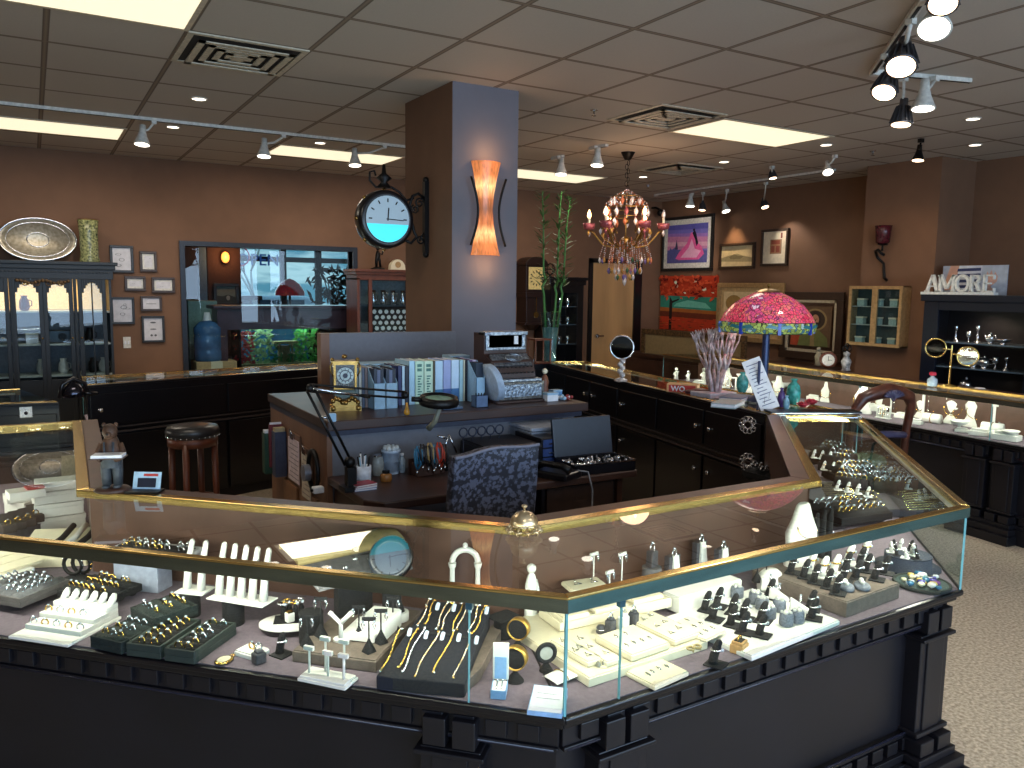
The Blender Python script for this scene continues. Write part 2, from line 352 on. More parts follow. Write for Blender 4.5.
    for k in range(len(cuts)-1):
        b = B(); a = lerp(oa, ob, cuts[k]); c = lerp(oa, ob, cuts[k+1]); M = segM(a, c); l = math.dist(a, c); b.T = M
        b.add([(0,.006,ZD),(l,.006,ZD),(l,.006,zt-.036),(0,.006,zt-.036)], [(0,1,2,3)]); g = b.build('front_glass', lglass, t)
        b = B(); b.T = M; b.box(-.0012,.0016,.003,.0085,ZD,zt-.036); b.build('glass_edge', gedge, g); b = B(); b.T = M; b.box(l-.0016,l+.0012,.003,.0085,ZD,zt-.036); b.build('glass_edge', gedge, g)
        if k < len(cuts)-2:
            b = B(); b.T = M; b.box(l-.008,l+.008,.0,.014,zt-.055,zt-.035); b.build('glass_clip', mat('clip_blue_steel', (70,110,130), .3, .7), g)
    for e, (o_, i_) in zip(ends, ((oa, ia), (ob, ib))):
        if e:
            b = B(); M = segM(o_, i_); l = math.dist(o_, i_); b.T = M; s = -1 if e > 0 else 1
            y = -.006
            b.add([(0,y,ZD),(l-ledge,y,ZD),(l-ledge,y,zt-.03),(0,y,zt-.03)], [(0,1,2,3)]); g = b.build('end_glass', lglass, t)
            b = B(); b.T = M; b.box(0,l,-.016,.016,zt-.038,zt); b.build('end_rail', brass, t, bev=.0025)
    # led strip tucked behind the front rail
    b = B(); a0 = inset(oa, ob, ia, ib, .02, 0, .03, .03); a1 = inset(oa, ob, ia, ib, .034, 0, .03, .03); b.prism([a0[0], a0[1], a1[1], a1[0]], zt-.034, zt-.024)
    b.build('light_strip', mat('strip_white', (230,225,210), .5), t)
    a0 = inset(oa, ob, ia, ib, .04, 0, .05, .05); m = lerp(a0[0], a0[1], .5); q = inset(oa, ob, ia, ib, 0, 0); n = lerp(q[3], q[2], .5)
    if power:
        l = bpy.data.lights.new('case_strip', 'AREA'); l.shape = 'RECTANGLE'; l.size = L-.12; l.size_y = .015; l.energy = power*L; l.color = lightcol
        o = bpy.data.objects.new('case_strip', l); C.objects.link(o); o.location = (m[0]+O[0], m[1]+O[1], zt-.04)
        xa = (Vector(ob)-Vector(oa)).normalized().to_3d(); zin = -(Vector((n[0]-m[0], n[1]-m[1], -.30)).normalized()); zin = (zin-xa*zin.dot(xa)).normalized(); ya = zin.cross(xa)
        o.rotation_euler = Matrix((xa, ya, zin)).transposed().to_euler()
    return t
O0,O1,O2,O3 = (-.42,2.79),(.98,1.40),(2.55,1.42),(3.93,2.83)
I0,I1,I2,I3 = (.20,2.95),(1.19,1.98),(2.36,1.97),(3.45,3.06)
showcase('foremost left glass jewellery case, running diagonally below the bear figurine', O0, O1, I0, I1, joints=(.885,), mids=(.86,), pil=(1,0))
showcase('middle glass jewellery case in front of the damask chair, its left corner nearest the viewer', O1, O2, I1, I2, joints=(.10,), mids=(.12,), pil=(0,1))
showcase('right diagonal glass jewellery case full of ring rows, behind the clear end corner', O2, O3, I2, I3, joints=(), ends=(0,1), pil=(0,1))
showcase('left glass case end holding white gift boxes, beside the bear figurine', (-.38,4.45), O0, (.25,4.45), I0, ends=(1,0), ornate=False)
RL = [(4.0,2.98),(4.22,4.73),(4.5,6.2)]; RI = [(3.46,3.08),(3.74,4.73),(4.03,6.19)]
showcase('black inner counter with glass top carrying the glass lamp and the branch sculpture', RL[0], RL[1], RI[0], RI[1], doors=3, ledge=.03, ornate=False, power=3)
showcase('black inner counter with glass top under the round table mirror', RL[1], RL[2], RI[1], RI[2], doors=3, ledge=.03, ornate=False, power=3)
showcase('black counter with glass top and drawers behind the round wooden stool', (2.15,7.0), (.28,6.6), (2.15,6.54), (.28,5.96), doors=2, ledge=.03, ornate=False, power=3)
showcase('black counter with glass top seen between the column and the green bamboo vase', (4.5,6.2), (2.15,7.0), (4.03,6.19), (2.15,6.54), doors=3, ledge=.03, ornate=False, power=3)
showcase('black counter with a small lock plate below the black china cabinet', (-.1,6.0), (-.9,5.95), (.1,5.18), (-.9,5.32), doors=1, ledge=.03, ornate=False, power=3)
PF = [(5.12,.9),(5.38,2.9),(5.55,5.0),(5.8,6.6)]; PR = [(5.6,.9),(5.82,2.85),(6.05,4.9),(6.3,6.5)]
# perimeter cases: their fronts face the island
def rev(a): return a
showcase('right wall display case full of white jewellery busts, nearest the right edge', PF[1], PF[0], PR[1], PR[0], joints=(.3,), power=3.4)
showcase('right wall display case behind the carved wooden chair', PF[2], PF[1], PR[2], PR[1], joints=(.5,), power=3.4)
showcase('far display case holding figurines in front of the leaning oil paintings', PF[3], PF[2], PR[3], PR[2], joints=(.5,), power=3)
# ------------------------------------------------------------------ work station in the island
t = thing('counter_unit', 'tall grey-fronted service counter with a dark wooden top, attached to the column', 'counter', (1.12,3.5,0))
B().box(-.01,1.425,-.02,1.06,.955,1.0).build('countertop', dwood, t, bev=.005)
B().box(.0,1.41,.02,1.05,.925,.955).build('countertop_trim', mat('navy_trim', (44,46,66), .4), t)
B().box(.03,1.39,.06,.085,.0,.925).build('front_panel', greyp, t)
B().box(.0,.025,.03,1.04,.0,.925).build('side_panel', panelb, t)
B().box(1.365,1.39,.09,1.04,.0,.925).build('side_panel', greyp, t)
b = B(); b.box(-.012,.0,.16,.42,.48,.60); b.box(-.012,.0,.50,.75,.46,.58); b.box(-.02,-.012,.20,.28,.52,.55); b.build('label_holder', mat('oak_strip', (140,98,66), .5), t)
t = thing('partition', 'grey partition panel with a brown wooden end post, beside the column', 'partition', (1.40,4.5,0))
B().box(.05,.86,0,.06,1.0,1.335).build('panel', greyp, t); B().box(0,.05,-.005,.065,1.0,1.335).build('end_post', panelb, t)
t = thing('desk', 'dark wooden work desk in front of the grey service counter', 'desk', (1.12,2.98,0))
B().prism([(.06,0),(1.36,0),(1.36,.545),(0,.545),(0,.08)], .705, .74).build('desktop', dwood, t, bev=.006)
B().box(.03,.06,.05,.54,0,.705).build('side_panel', dwood, t); B().box(1.28,1.31,.05,.54,0,.705).build('side_panel', dwood, t)
b = B(); b.box(.85,1.27,.06,.5,.1,.70); d = b.build('drawer_unit', blackc, t)
for z in (.12,.32,.52): bb = B(); bb.box(.87,1.25,.045,.058,z,z+.17); bb.build('drawer', mat('desk_drawer', (48,32,26), .45), d)
# damask chair seen from behind
dam = bpy.data.materials.new('damask_fabric'); dam.use_nodes = True; nt = dam.node_tree; N = nt.nodes; L = nt.links; bs = N['Principled BSDF']; bs.inputs['Roughness'].default_value = .6
tc = N.new('ShaderNodeTexCoord'); v1 = N.new('ShaderNodeTexVoronoi'); v1.inputs['Scale'].default_value = 60; v1.feature = 'SMOOTH_F1'
nz = N.new('ShaderNodeTexNoise'); nz.inputs['Scale'].default_value = 75; nz.inputs['Detail'].default_value = 4; nz.inputs['Distortion'].default_value = 2.2
L.new(tc.outputs['Object'], v1.inputs[0]); L.new(tc.outputs['Object'], nz.inputs[0])
ad = N.new('ShaderNodeMath'); ad.operation = 'ADD'; L.new(v1.outputs[0], ad.inputs[0]); L.new(nz.outputs[0], ad.inputs[1])
r = N.new('ShaderNodeValToRGB'); r.color_ramp.elements[0].position = .86; r.color_ramp.elements[0].color = lin((92,96,116)); r.color_ramp.elements[1].position = .93; r.color_ramp.elements[1].color = lin((34,35,46))
L.new(ad.outputs[0], r.inputs[0]); L.new(r.outputs[0], bs.inputs['Base Color'])
t = thing('upholstered_chair', 'dark grey damask high-back chair seen from behind at the desk', 'chair', (1.51,2.78,0))
n = 14; vs = []; fs = []
for i in range(n+1):
    u = i/n; x = -.185+.37*u; top = .985-.012*math.cos(u*PI*2)+.02*u-.018*math.sin(u*PI)
    for k in range(9):
        v = k/8; z = .42+(top-.42)*v; y = -.03-.08*v+.03*(2*u-1)**2*(-1)+.0
        xx = x*(1-.0*v)+(.012*math.sin(v*3) if i == n else 0)
        vs.append((xx, y, z))
m = len(vs); vs += [(x,y+.055,z) for x,y,z in vs]
for i in range(n):
    for k in range(8):
        a = i*9+k; fs.append((a,a+9,a+10,a+1)); fs.append((a+m,a+m+1,a+m+10,a+m+9))
for k in range(8): fs.append((k,k+1,k+1+m,k+m)); a = n*9+k; fs.append((a+1,a,a+m,a+1+m))
for i in range(n): a = i*9; fs.append((a,a+m,a+9+m,a+9)); a = i*9+8; fs.append((a+9,a+9+m,a+m,a))
b = B(); b.add(vs, fs, True); b.build('backrest', dam, t, bev=.006)
b = B(); pts = [(-.185+.37*i/n, -.112-.03*(2*i/n-1)**2, .985-.012*math.cos(i/n*PI*2)+.02*i/n-.018*math.sin(i/n*PI)) for i in range(n+1)]; b.tube(pts, .006, 8); b.build('piping', mat('grey_piping', (120,120,134), .6), t)
B().box(-.2,.2,-.04,.42,.40,.47).build('seat', dam, t, bev=.02)
for x in (-.18,.18):
    for y in (-.02,.38): b = B(); b.tube([(x,y,.40),(x*1.05,y,.0)], [.02,.013], 8); b.build('leg', dwood, t)
# round wooden stool
t = thing('bar_stool', 'round wooden stool with a black leather seat in front of black drawers', 'stool', (.80,5.15,0), .3); t.scale = (.88,.88,.98)
B().lathe([(.0,.70),(.165,.70),(.175,.715),(.178,.74),(.165,.765),(.1,.775),(0,.778)], seg=32).build('seat', mat('black_leather', (38,36,38), .35, spec=.6), t)
B().lathe([(.150,.645),(.165,.645),(.165,.70),(.150,.70)], seg=32).build('apron', cwood, t)
b = B()
for k in range(28): a = 2*PI*k/28; b.sph((.174*math.cos(a),.174*math.sin(a),.708), .005, 6, 4)
b.build('nail_trim', silver, t)
for k in range(4):
    a = PI/4+k*PI/2; c, s = math.cos(a), math.sin(a); b = B(); b.tube([(c*.145,s*.145,.67),(c*.15,s*.15,.35),(c*.175,s*.175,0)], [.024,.022,.018], 8); b.build('leg', cwood, t)
B().torus((0,0,.30), .155, .014, seg=28).build('foot_ring', cwood, t)
# --------------------------------------------- things on the raised counter (z = 1.0)
Z1 = 1.0
t = thing('mantel_clock', 'ornate gilt mantel clock with a pale dial, left end of the raised counter', 'clock', (1.30,3.80,Z1), -.25)
b = B(); b.box(-.075,.075,-.05,.05,.0,.02); 
for x in (-.06,.06):
    for y in (-.04,.04): b.sph((x,y,.012), .016, 8, 6)
b.box(-.062,.062,-.042,.042,.02,.05)
for k in range(9): b.sph((-.06+.015*k,-.045,.05+.012*math.sin(k*1.3)), .012, 8, 5)
b.build('base', brassd, t)
B().box(-.05,.05,-.035,.035,.06,.10).build('plinth', mat('green_marble', (50,70,56), .3), t)
b = B(); b.box(-.055,.055,-.04,.04,.105,.112); b.box(-.055,-.045,-.04,.04,.112,.225); b.box(.045,.055,-.04,.04,.112,.225); b.box(-.06,.06,-.042,.042,.225,.237); b.box(-.065,.065,-.045,.045,.237,.243)
for x in (-.06,.06): b.sph((x,-.03,.25), .010, 8, 6); b.tube([(x,-.04,.24),(x*1.2,-.045,.22),(x*1.15,-.045,.19),(x*.95,-.04,.17)], .004, 6)
b.sph((0,0,.262), .014, 10, 8, sz=.8); b.build('gilt_case', brassd, t)
B().box(-.045,.045,-.03,.03,.112,.225).build('inner_case', mat('clock_dark', (30,34,32), .2), t)
b = B(); b.T = Matrix.Translation((0,-.033,.172)) @ Matrix.Rotation(PI/2,4,'X'); b.cyl((0,0,0), .04, .004, 28); d = b.build('dial', mat('pale_dial', (190,205,205), .4), t)
b = B(); b.T = Matrix.Translation((0,-.039,.172)) @ Matrix.Rotation(PI/2,4,'X'); b.torus((0,0,0), .026, .002, seg=24); b.cyl((0,0,0), .012, .001, 18)
for k in range(12): a = k*PI/6; b.T = Matrix.Translation((0,-.0385,.172)) @ Matrix.Rotation(a,4,'Y'); b.box(-.0015,.0015,-.001,.0,.028,.037)
b.T = Matrix.Translation((0,-.0405,.172)) @ Matrix.Rotation(.6,4,'Y'); b.box(-.001,.001,-.001,0,0,.025); b.T = Matrix.Translation((0,-.0405,.172)) @ Matrix.Rotation(3.6,4,'Y'); b.box(-.001,.001,-.001,0,0,.03)
b.build('numerals', mat('dial_ink', (40,48,70), .5), d)
# file boxes, binders and books standing along the counter
def bookcol(n, c): return mat('cover_'+n, c, .5, var=.03)
spines = [  # px of left edge, px of right edge, top px, colour, name, label, stripe colour, kind
 (355,359,368,(110,122,120),'magazine','thin grey green magazine just right of the gilt mantel clock',None),
 (359,362,367,(196,190,178),'magazine','cream magazine second right of the gilt mantel clock',None),
 (362,365,368,(92,100,118),'magazine','slate magazine third right of the gilt mantel clock',None),
 (365,368,368,(140,120,116),'magazine','brown grey magazine fourth right of the gilt mantel clock',None),
 (368,372,367,(202,196,190),'magazine','pale folded magazine leaning against the light blue magazine boxes',None),
 (398,402,366,(44,50,96),'book','navy book right of the light blue magazine boxes',None),
 (402,405,366,(190,215,230),'book','slim ice blue book beside the navy book',None),
 (405,409,366,(28,32,48),'book','black spined book before the wide white binder',None),
 (409,415,361,(176,212,232),'binder','ice blue binder left of the two green printed binders',None),
 (415,424,361,(196,226,200),'binder','left of the two white green binders with printed spines',(70,120,110)),
 (424,433,361,(204,228,200),'binder','right of the two white green binders with printed spines',(70,120,110)),
 (433,435,361,(90,80,60),'book','very thin dark book after the green binders',None),
 (435,443,361,(186,214,238),'binder','pale blue binder with a dark blue and red foot, right of green binders',(50,110,150)),
 (443,451,360,(160,170,214),'binder','lilac blue binder with a dark blue foot',(60,90,150)),
 (451,459,360,(200,220,240),'binder','white blue binder, widest beside the lilac binder',(60,110,160)),
 (459,463,360,(168,204,214),'book','aqua book right of the wide white blue binder',None),
 (463,465,360,(214,206,180),'book','slim cream book between the aqua and black ones',None),
 (465,469,360,(26,30,44),'book','tall black book near the right end of the book row',None),
 (469,472,360,(120,90,140),'book','violet slim book right of the tall black book',None),
 (472,476,360,(222,200,222),'book','pink white book next to the last magazine box',None)]
for i, (a, c, top, col, nm, lab, st) in enumerate(spines):
    p = G(a+.3, 404 if a > 400 else 405, Z1); q = G(c-.2, 404 if c > 400 else 405, Z1); Yb = 3.82
    p = AY(a+.15, 404, Yb); q = AY(c-.1, 404, Yb); h = AY((a+c)/2, top, Yb).z-Z1; w = q.x-p.x
    o = thing(nm, lab, nm, (p.x, Yb, Z1))
    cov = bookcol('%d_%d_%d'%col, col)
    b = B(); b.box(0,w,0,.005,0,h); b.box(0,.0012,0,.19,0,h); b.box(w-.0012,w,0,.19,0,h); b.build('cover', cov, o)
    B().box(.0013,w-.0013,.005,.186,.003,h-.003).build('pages', paper, o)
    if st:
        b = B()
        if 'printed' in lab:
            b.box(w*.25,w*.75,-.001,0,h*.86,h*.93); b.box(w*.25,w*.75,-.001,0,h*.76,h*.83)
            for k in range(9): b.box(w*.3,w*(.55+.1*(k%3)),-.001,0,h*(.15+.06*k),h*(.18+.06*k))
        else: b.box(0,w,-.001,0,.0,h*.32)
        b.build('spine_print', mat('print_%d_%d_%d'%st, st, .5), o)
bluebox = mat('ice_blue_card', (158,192,216), .6, var=.03)
def magbox(px0, px1, ptop, lab, Yb=3.74, fills=((30,40,60),(90,100,130),(30,34,50)), full=False):
    p = AY(px0, 408, Yb); q = AY(px1, 408, Yb); h = AY(px0, ptop, Yb).z-Z1; w = q.x-p.x
    o = thing('magazine_box', lab, 'magazine box', (p.x, Yb, Z1))
    b = B(); lo = h*.62
    b.box(0,w,0,.003,0,lo); b.box(0,w,.22,.223,0,h)
    for x in (0,w-.003): b.add([(x,0,0),(x+.003,0,0),(x+.003,.22,0),(x,.22,0),(x,0,lo),(x+.003,0,lo),(x+.003,.09,h),(x,.09,h),(x,.22,h),(x+.003,.22,h)],
        [(0,4,7,8,3),(1,2,9,6,5),(0,1,5,4),(4,5,6,7),(7,6,9,8),(3,8,9,2),(0,3,2,1)])
    b.build('box_shell', bluebox, o)
    n = len(fills)
    for k, c in enumerate(fills):
        x = .005+(w-.012)*k/n; B().box(x, x+(w-.014)/n, .01, .21, .01, h*(.97-.03*(k%2))).build('catalogue', bookcol('%d_%d_%d'%c, c), o)
magbox(374,386,368,'left ice blue magazine box holding dark catalogues')
magbox(386,398,368,'right ice blue magazine box holding dark catalogues')
magbox(476,485,362,'ice blue magazine box at the right end of the books, beside the cash register', Yb=3.72, fills=((26,40,60),))
t = thing('storage_box', 'pale blue patterned box behind the magazine boxes, against the grey partition', 'box', (1.50,4.12,Z1))
B().box(0,.25,0,.14,0,.19).build('carton', bluebox, t, bev=.003); b = B()
for k in range(5): b.box(.01+.05*k,.035+.05*k,-.001,0,.12,.17)
b.build('printed_pattern', paper, t)
t = thing('storage_box', 'small pale blue box behind the last magazine box, left of the cash register', 'box', (2.02,4.1,Z1))
B().box(0,.13,0,.1,0,.22).build('carton', bluebox, t, bev=.003); b = B()
for k in range(3): b.box(.01+.04*k,.035+.04*k,-.001,0,.16,.2)
b.build('printed_pattern', paper, t)
p = G(476,408,Z1)
t = thing('pen_box', 'small slate blue box with pen tips at the foot of the books', 'box', (p.x,p.y,Z1))
b = B(); b.box(0,.07,0,.003,0,.06); b.box(0,.07,.047,.05,0,.06); b.box(0,.003,0,.05,0,.06); b.box(.067,.07,0,.05,0,.06); b.box(0,.07,0,.05,0,.003); b.build('box_shell', mat('slate_blue', (84,106,140), .5), t)
for k in range(4): b = B(); b.tube([(.012+.014*k,.025,.005),(.01+.016*k,.02,.072)], .003, 6); b.build('pen', iron, t)
t = thing('plate', 'stack edge of pale round paper discs leaning against the cash register', 'plate', (2.06,3.70,Z1), 0)
b = B()
for k in range(5):
    b.T = Matrix.Translation((.008*k-.01,0,.105)) @ Matrix.Rotation(-.25,4,'Y') @ Matrix.Rotation(PI/2,4,'Y'); b.lathe([(0,0),(.09,.002),(.105,.006),(.1,.008),(0,.004)], seg=28)
b.build('discs', mat('pale_plate', (178,190,205), .5), t)
# cash register
t = thing('cash_register', 'antique brass and wood cash register on the right end of the raised counter', 'cash register', (2.08,3.66,Z1), 0)
rgm = mat('register_bronze', (134,130,122), .35, .75, c2=(60,56,56), scale=60, bump=.5); rgf = mat('register_silver_relief', (176,186,196), .3, .8, c2=(86,92,104), scale=70, bump=.8)
W = .30
b = B(); prof = [(0,0),(0,.115),(.05,.115),(.055,.15),(.075,.215),(.13,.235),(.15,.25),(.15,.36),(.26,.36),(.26,0)]   # (y,z) side outline
n = len(prof); b.add([(0,y,z) for y,z in prof]+[(W*.9,y,z) for y,z in prof], [tuple(range(n))[::-1], tuple(range(n,2*n))]+[(i,i+n,(i+1)%n+n,(i+1)%n) for i in range(n)])
b.build('side_frame', mat('register_wood', (62,40,34), .4), t, bev=.003)
B().box(-.012,W+.0,-.03,.27,0,.012).build('wood_base', dwood, t, bev=.003)
d = B().box(.01,W-.01,-.012,.0,.015,.11).build('cash_drawer', rgm, t, bev=.003)
b = B(); b.box(.03,W-.03,-.017,-.012,.03,.098); b.build('drawer_relief', rgf, d, bev=.002)
b = B(); b.box(.0,W*.92,-.01,.05,.11,.125); b.build('drawer_cap', rgf, t, bev=.002)
for row in range(2):
    for k in range(9): b = B(); b.tube([(.035+.025*k,.05,.15+.03*row),(.035+.025*k,.02+.012*row,.155+.03*row)], .002, 5); b.sph((.035+.025*k,.018+.012*row,.156+.03*row), .009, 8, 5, sz=.5); b.build('key', mat('key_black', (26,26,32), .3), t)
b = B(); b.T = Matrix.Translation((.02,.065,.20)) @ Matrix.Rotation(-.85,4,'X'); b.box(0,.235,0,.012,-.01,.075); b.T = Matrix.Translation((.0975+.04,.06,.235)) @ Matrix.Rotation(PI/2-.85,4,'X'); b.torus((0,0,.0), .05, .005, seg=24, sy=.5); b.torus((0,0,.0), .03, .004, seg=20, sy=.5); b.build('relief_panel', rgf, t, bev=.003)
b = B(); b.box(.01,W*.86,.14,.20,.27,.285); b.box(.01,.03,.14,.2,.285,.35); b.box(W*.86-.02,W*.86,.14,.2,.285,.35); b.box(0,W*.9,.135,.21,.35,.37); b.build('display_frame', rgf, t, bev=.002)
B().box(.03,W*.86-.02,.15,.155,.285,.35).build('display_glass', mat('display_dark', (34,50,60), .1), t)
b = B(); b.box(.19,.215,.147,.15,.30,.345); b.box(.195,.21,.145,.147,.305,.32); b.build('price_tab', paper, t)
p = G(544,392,Z1)
t = thing('figurine', 'small brown and white figurine right of the cash register', 'figurine', (2.43,3.74,Z1))
B().lathe([(.025,0),(.03,.02),(.018,.06),(.024,.09),(.016,.12),(.0,.14)], seg=12).build('body', mat('figurine_brown', (120,72,50), .5), t); b = B(); b.sph((0,0,.15), .016, 10, 8); b.build('head', cream, t)
for k, (dx, h) in enumerate(((-.04,.2),(-.015,.21))):
    t = thing('booklet', ['pale blue booklet standing behind the figurine by the cash register','white blue booklet, outer of the two by the cash register'][k], 'booklet', (2.39+dx,3.80,Z1))
    b = B(); b.box(0,.02,0,.003,0,h); b.build('cover', bluebox, t); B().box(.002,.018,.003,.10,.002,h-.003).build('pages', paper, t)
t = thing('small_box', 'small white blue box at the foot of the cash register', 'box', (2.36,3.60,Z1)); B().box(0,.07,0,.05,0,.045).build('carton', paper, t, bev=.003); B().box(-.001,.071,-.001,.051,.035,.047).build('lid', bluebox, t)
t = thing('small_box', 'tiny blue box on the counter end right of the figurine', 'box', (2.45,3.68,Z1)); B().box(0,.06,0,.05,0,.04).build('carton', mat('cornflower_card', (92,140,190), .5), t, bev=.003); B().box(.0,.06,0,.05,.04,.048).build('lid', bluebox, t)
t = thing('trinket_heap', 'small heap of red and white trinkets at the right counter end', 'trinkets', (2.50,3.62,Z1)); t['kind'] = 'stuff'
b = B()
for k in range(16): b.sph((random.uniform(-.04,.03),random.uniform(-.03,.03),.01+random.uniform(0,.012)), .010, 7, 5, mi=k%3)
b.build('trinkets', [mat('trinket_red', (150,50,50), .4), paper, bluebox], t)
# yellow tag bulb, tablet stand
t = thing('plastic_tag', 'small yellow bulb-shaped tag hanging in front of the magazine boxes', 'tag', (1.50,3.50,Z1-.0)); b = B(); b.lathe([(.002,0),(.012,.004),(.015,.016),(.010,.03),(.006,.045),(.006,.06),(0,.062)], seg=12); b.build('tag_body', mat('amber_plastic', (214,150,50), .3), t)
t = thing('charger_base', 'flat slate blue base block in front of the books', 'base', (1.72,3.56,Z1)); b = B(); b.box(0,.11,0,.07,0,.016); b.build('pad', mat('slate_dark', (62,80,104), .4), t, bev=.004); B().box(.085,.095,.02,.05,.016,.04).build('clip', chrome, t)
# magnifier lamp
t = thing('magnifier_lamp', 'black articulated magnifier lamp clamped to the desk left end', 'lamp', (1.13,3.24,.74))
lp = lambda v: Vector(v)-Vector((1.13,3.24,.74))
e0 = lp((1.12,3.25,.86)); e1 = lp(AY(310,388,3.25)); e2 = lp(AY(405,395,3.30)); e3 = lp(AY(437,400,3.30))
b = B(); b.box(-.04,.04,-.04,.04,0,.02); b.box(-.02,.02,-.02,.02,.02,.10); b.sph((0,.01,.12), .025, 10, 8); b.build('clamp', iron, t)
b = B(); o = Vector((.012,0,.012)); b.tube([e0-o,e1-o], .006, 8); b.tube([e0+o,e1+o], .006, 8); b.build('lower_arm', iron, t)
b = B(); o = Vector((0,0,.014)); b.tube([e1-o,e2-o], .005, 8); b.tube([e1+o,e2+o], .005, 8); b.build('upper_arm', iron, t)
b = B(); b.tube([e1+Vector((0,-.01,.0)), e1.lerp(e2,.6)-Vector((0,.012,.02))], .006, 6); b.build('spring', chrome, t)
for e in (e1, e2): b = B(); b.sph(tuple(e), .018, 10, 8); b.build('joint', iron, t)
b = B(); b.T = Matrix.Translation(e3+Vector((.0,-.02,.0))) @ Matrix.Rotation(.12,4,'X'); b.lathe([(.07,-.02),(.088,-.018),(.092,0),(.086,.018),(.072,.02),(.066,0)], seg=32); b.tube([(-.09,0,.01),(-.13,.01,.012)], .012, 8); h = b.build('ring_head', iron, t)
b = B(); b.T = Matrix.Translation(e3+Vector((.0,-.02,.008))) @ Matrix.Rotation(.12,4,'X'); b.lathe([(0,.004),(.04,.003),(.067,0)], seg=28); b.build('lens', mat('green_lens', (150,190,170), .08), h)
b = B(); b.tube([e3+Vector((.02,0,-.02)), e3+Vector((.0,.02,-.10)), e3+Vector((-.02,.05,-.14))], [.01,.012,.014], 8); b.build('handle', mat('khaki_plastic', (130,128,110), .5), t)
t = thing('hinge_clip', 'small white blue clip on the left edge of the raised counter', 'clip', (1.13,3.47,Z1)); B().box(-.02,.015,-.01,.01,.0,.04).build('clip_body', bluebox, t, bev=.006); b = B(); b.tube([(-.02,0,.02),(-.05,0,.025)], .006, 8); b.build('screw', chrome, t)
# --------------------------------------------- desktop things (z = .74)
ZK = .74
def at(px, py, z=ZK): p = G(px, py, z); return (p.x, p.y, z)
mug = thing('mug', 'white mug holding pens at the left of the desk', 'mug', at(364,482)); B().lathe([(.026,0),(.032,.004),(.033,.075),(.030,.075),(.029,.006),(0,.005)], seg=20).build('cup', mat('white_china', (214,222,235), .25), mug)
b = B(); b.tube([(-.031,0,.062),(-.052,0,.058),(-.055,0,.038),(-.045,0,.02),(-.031,0,.016)], .005, 8); b.build('handle', mat('white_china', 0), mug)
for k in range(7):
    o = thing('pen', 'pens standing in the white mug on the desk', 'pen', tuple(Vector(mug.location)+Vector((0,0,.008))), 0, 'pens in the white mug'); b = B(); a = k*.9; b.tube([(.012*math.cos(a),.012*math.sin(a),0),(.026*math.cos(a),.026*math.sin(a),.10+.008*(k%3))], .0035, 6)
    b.build('barrel', [iron, bluebox, paper][k%3], o); b = B(); b.sph((.0264*math.cos(a),.0264*math.sin(a),.103+.008*(k%3)), .004, 6, 4); b.build('cap', iron, o)
for k, (c, l) in enumerate((((70,110,180),'blue notebook at the bottom of the pile by the white mug'),((200,205,220),'white notebook in the middle of the pile by the white mug'),((150,50,70),'red notebook on top of the pile by the white mug'))):
    p = at(363,489); t = thing('notebook', l, 'notebook', (p[0],p[1],ZK+.009*k), .1*k); b = B(); b.box(-.05,.05,-.035,.035,0,.0015); b.box(-.05,.05,-.035,.035,.0075,.009); b.build('cover', bookcol('%d_%d_%d'%c, c), t); B().box(-.048,.049,-.034,.034,.0015,.0075).build('pages', paper, t)
t = thing('plastic_tub', 'white plastic tub with a crumpled clear bag on the desk', 'tub', at(391,473)); B().lathe([(.036,0),(.042,.10),(.045,.10),(.045,.112),(.040,.112),(.039,.01),(0,.01)], seg=24).build('tub_body', mat('white_plastic', (196,214,236), .4), t)
b = B()
for k in range(9): b.sph((.028*math.cos(k*.8),.028*math.sin(k*.8),.118), .014, 7, 5)
b.build('plastic_bag', mat('bag_plastic', (196,205,210), .2), t)
t = thing('glass_jar', 'clear glass jar between the mug and the white tub', 'jar', at(378,475)); B().lathe([(.024,0),(.028,.008),(.028,.065),(.022,.08),(.024,.088)], seg=20).build('jar_body', mat('jar_glass', (150,156,156), .15), t); B().cyl((0,0,.088), .024, .008).build('lid', chrome, t)
t = thing('glass_jar', 'small amber jar with a black lid in front of the white tub', 'jar', at(386,481)); B().lathe([(.024,0),(.027,.006),(.026,.03),(.018,.036)], seg=20).build('jar_body', mat('amber_glass', (150,100,50), .2), t); B().cyl((0,0,.036), .017, .012).build('lid', iron, t)
t = thing('bottle', 'slim clear bottle right of the white tub', 'bottle', at(402,472)); B().lathe([(.014,0),(.016,.01),(.016,.06),(.008,.07),(.008,.08)], seg=16).build('bottle_body', mat('clear_bottle', (160,176,190), .15), t); B().cyl((0,0,.08), .009, .01).build('cap', paper, t)
tb = thing('tool_holder', 'dark wooden block rack for pliers on the desk', 'tool holder', at(428,474), .15); b = B(); b.box(-.075,.075,-.03,.03,0,.06); b.build('block', dwood, tb, bev=.003); b = B(); b.box(-.085,.085,.03,.04,0,.075); b.build('rack_back', dwood, tb)
hc = [(40,110,150),(50,120,160),(30,30,36),(30,30,36),(28,28,30),(176,150,100),(90,90,96),(60,130,170),(190,60,40),(196,70,44),(30,30,34)]
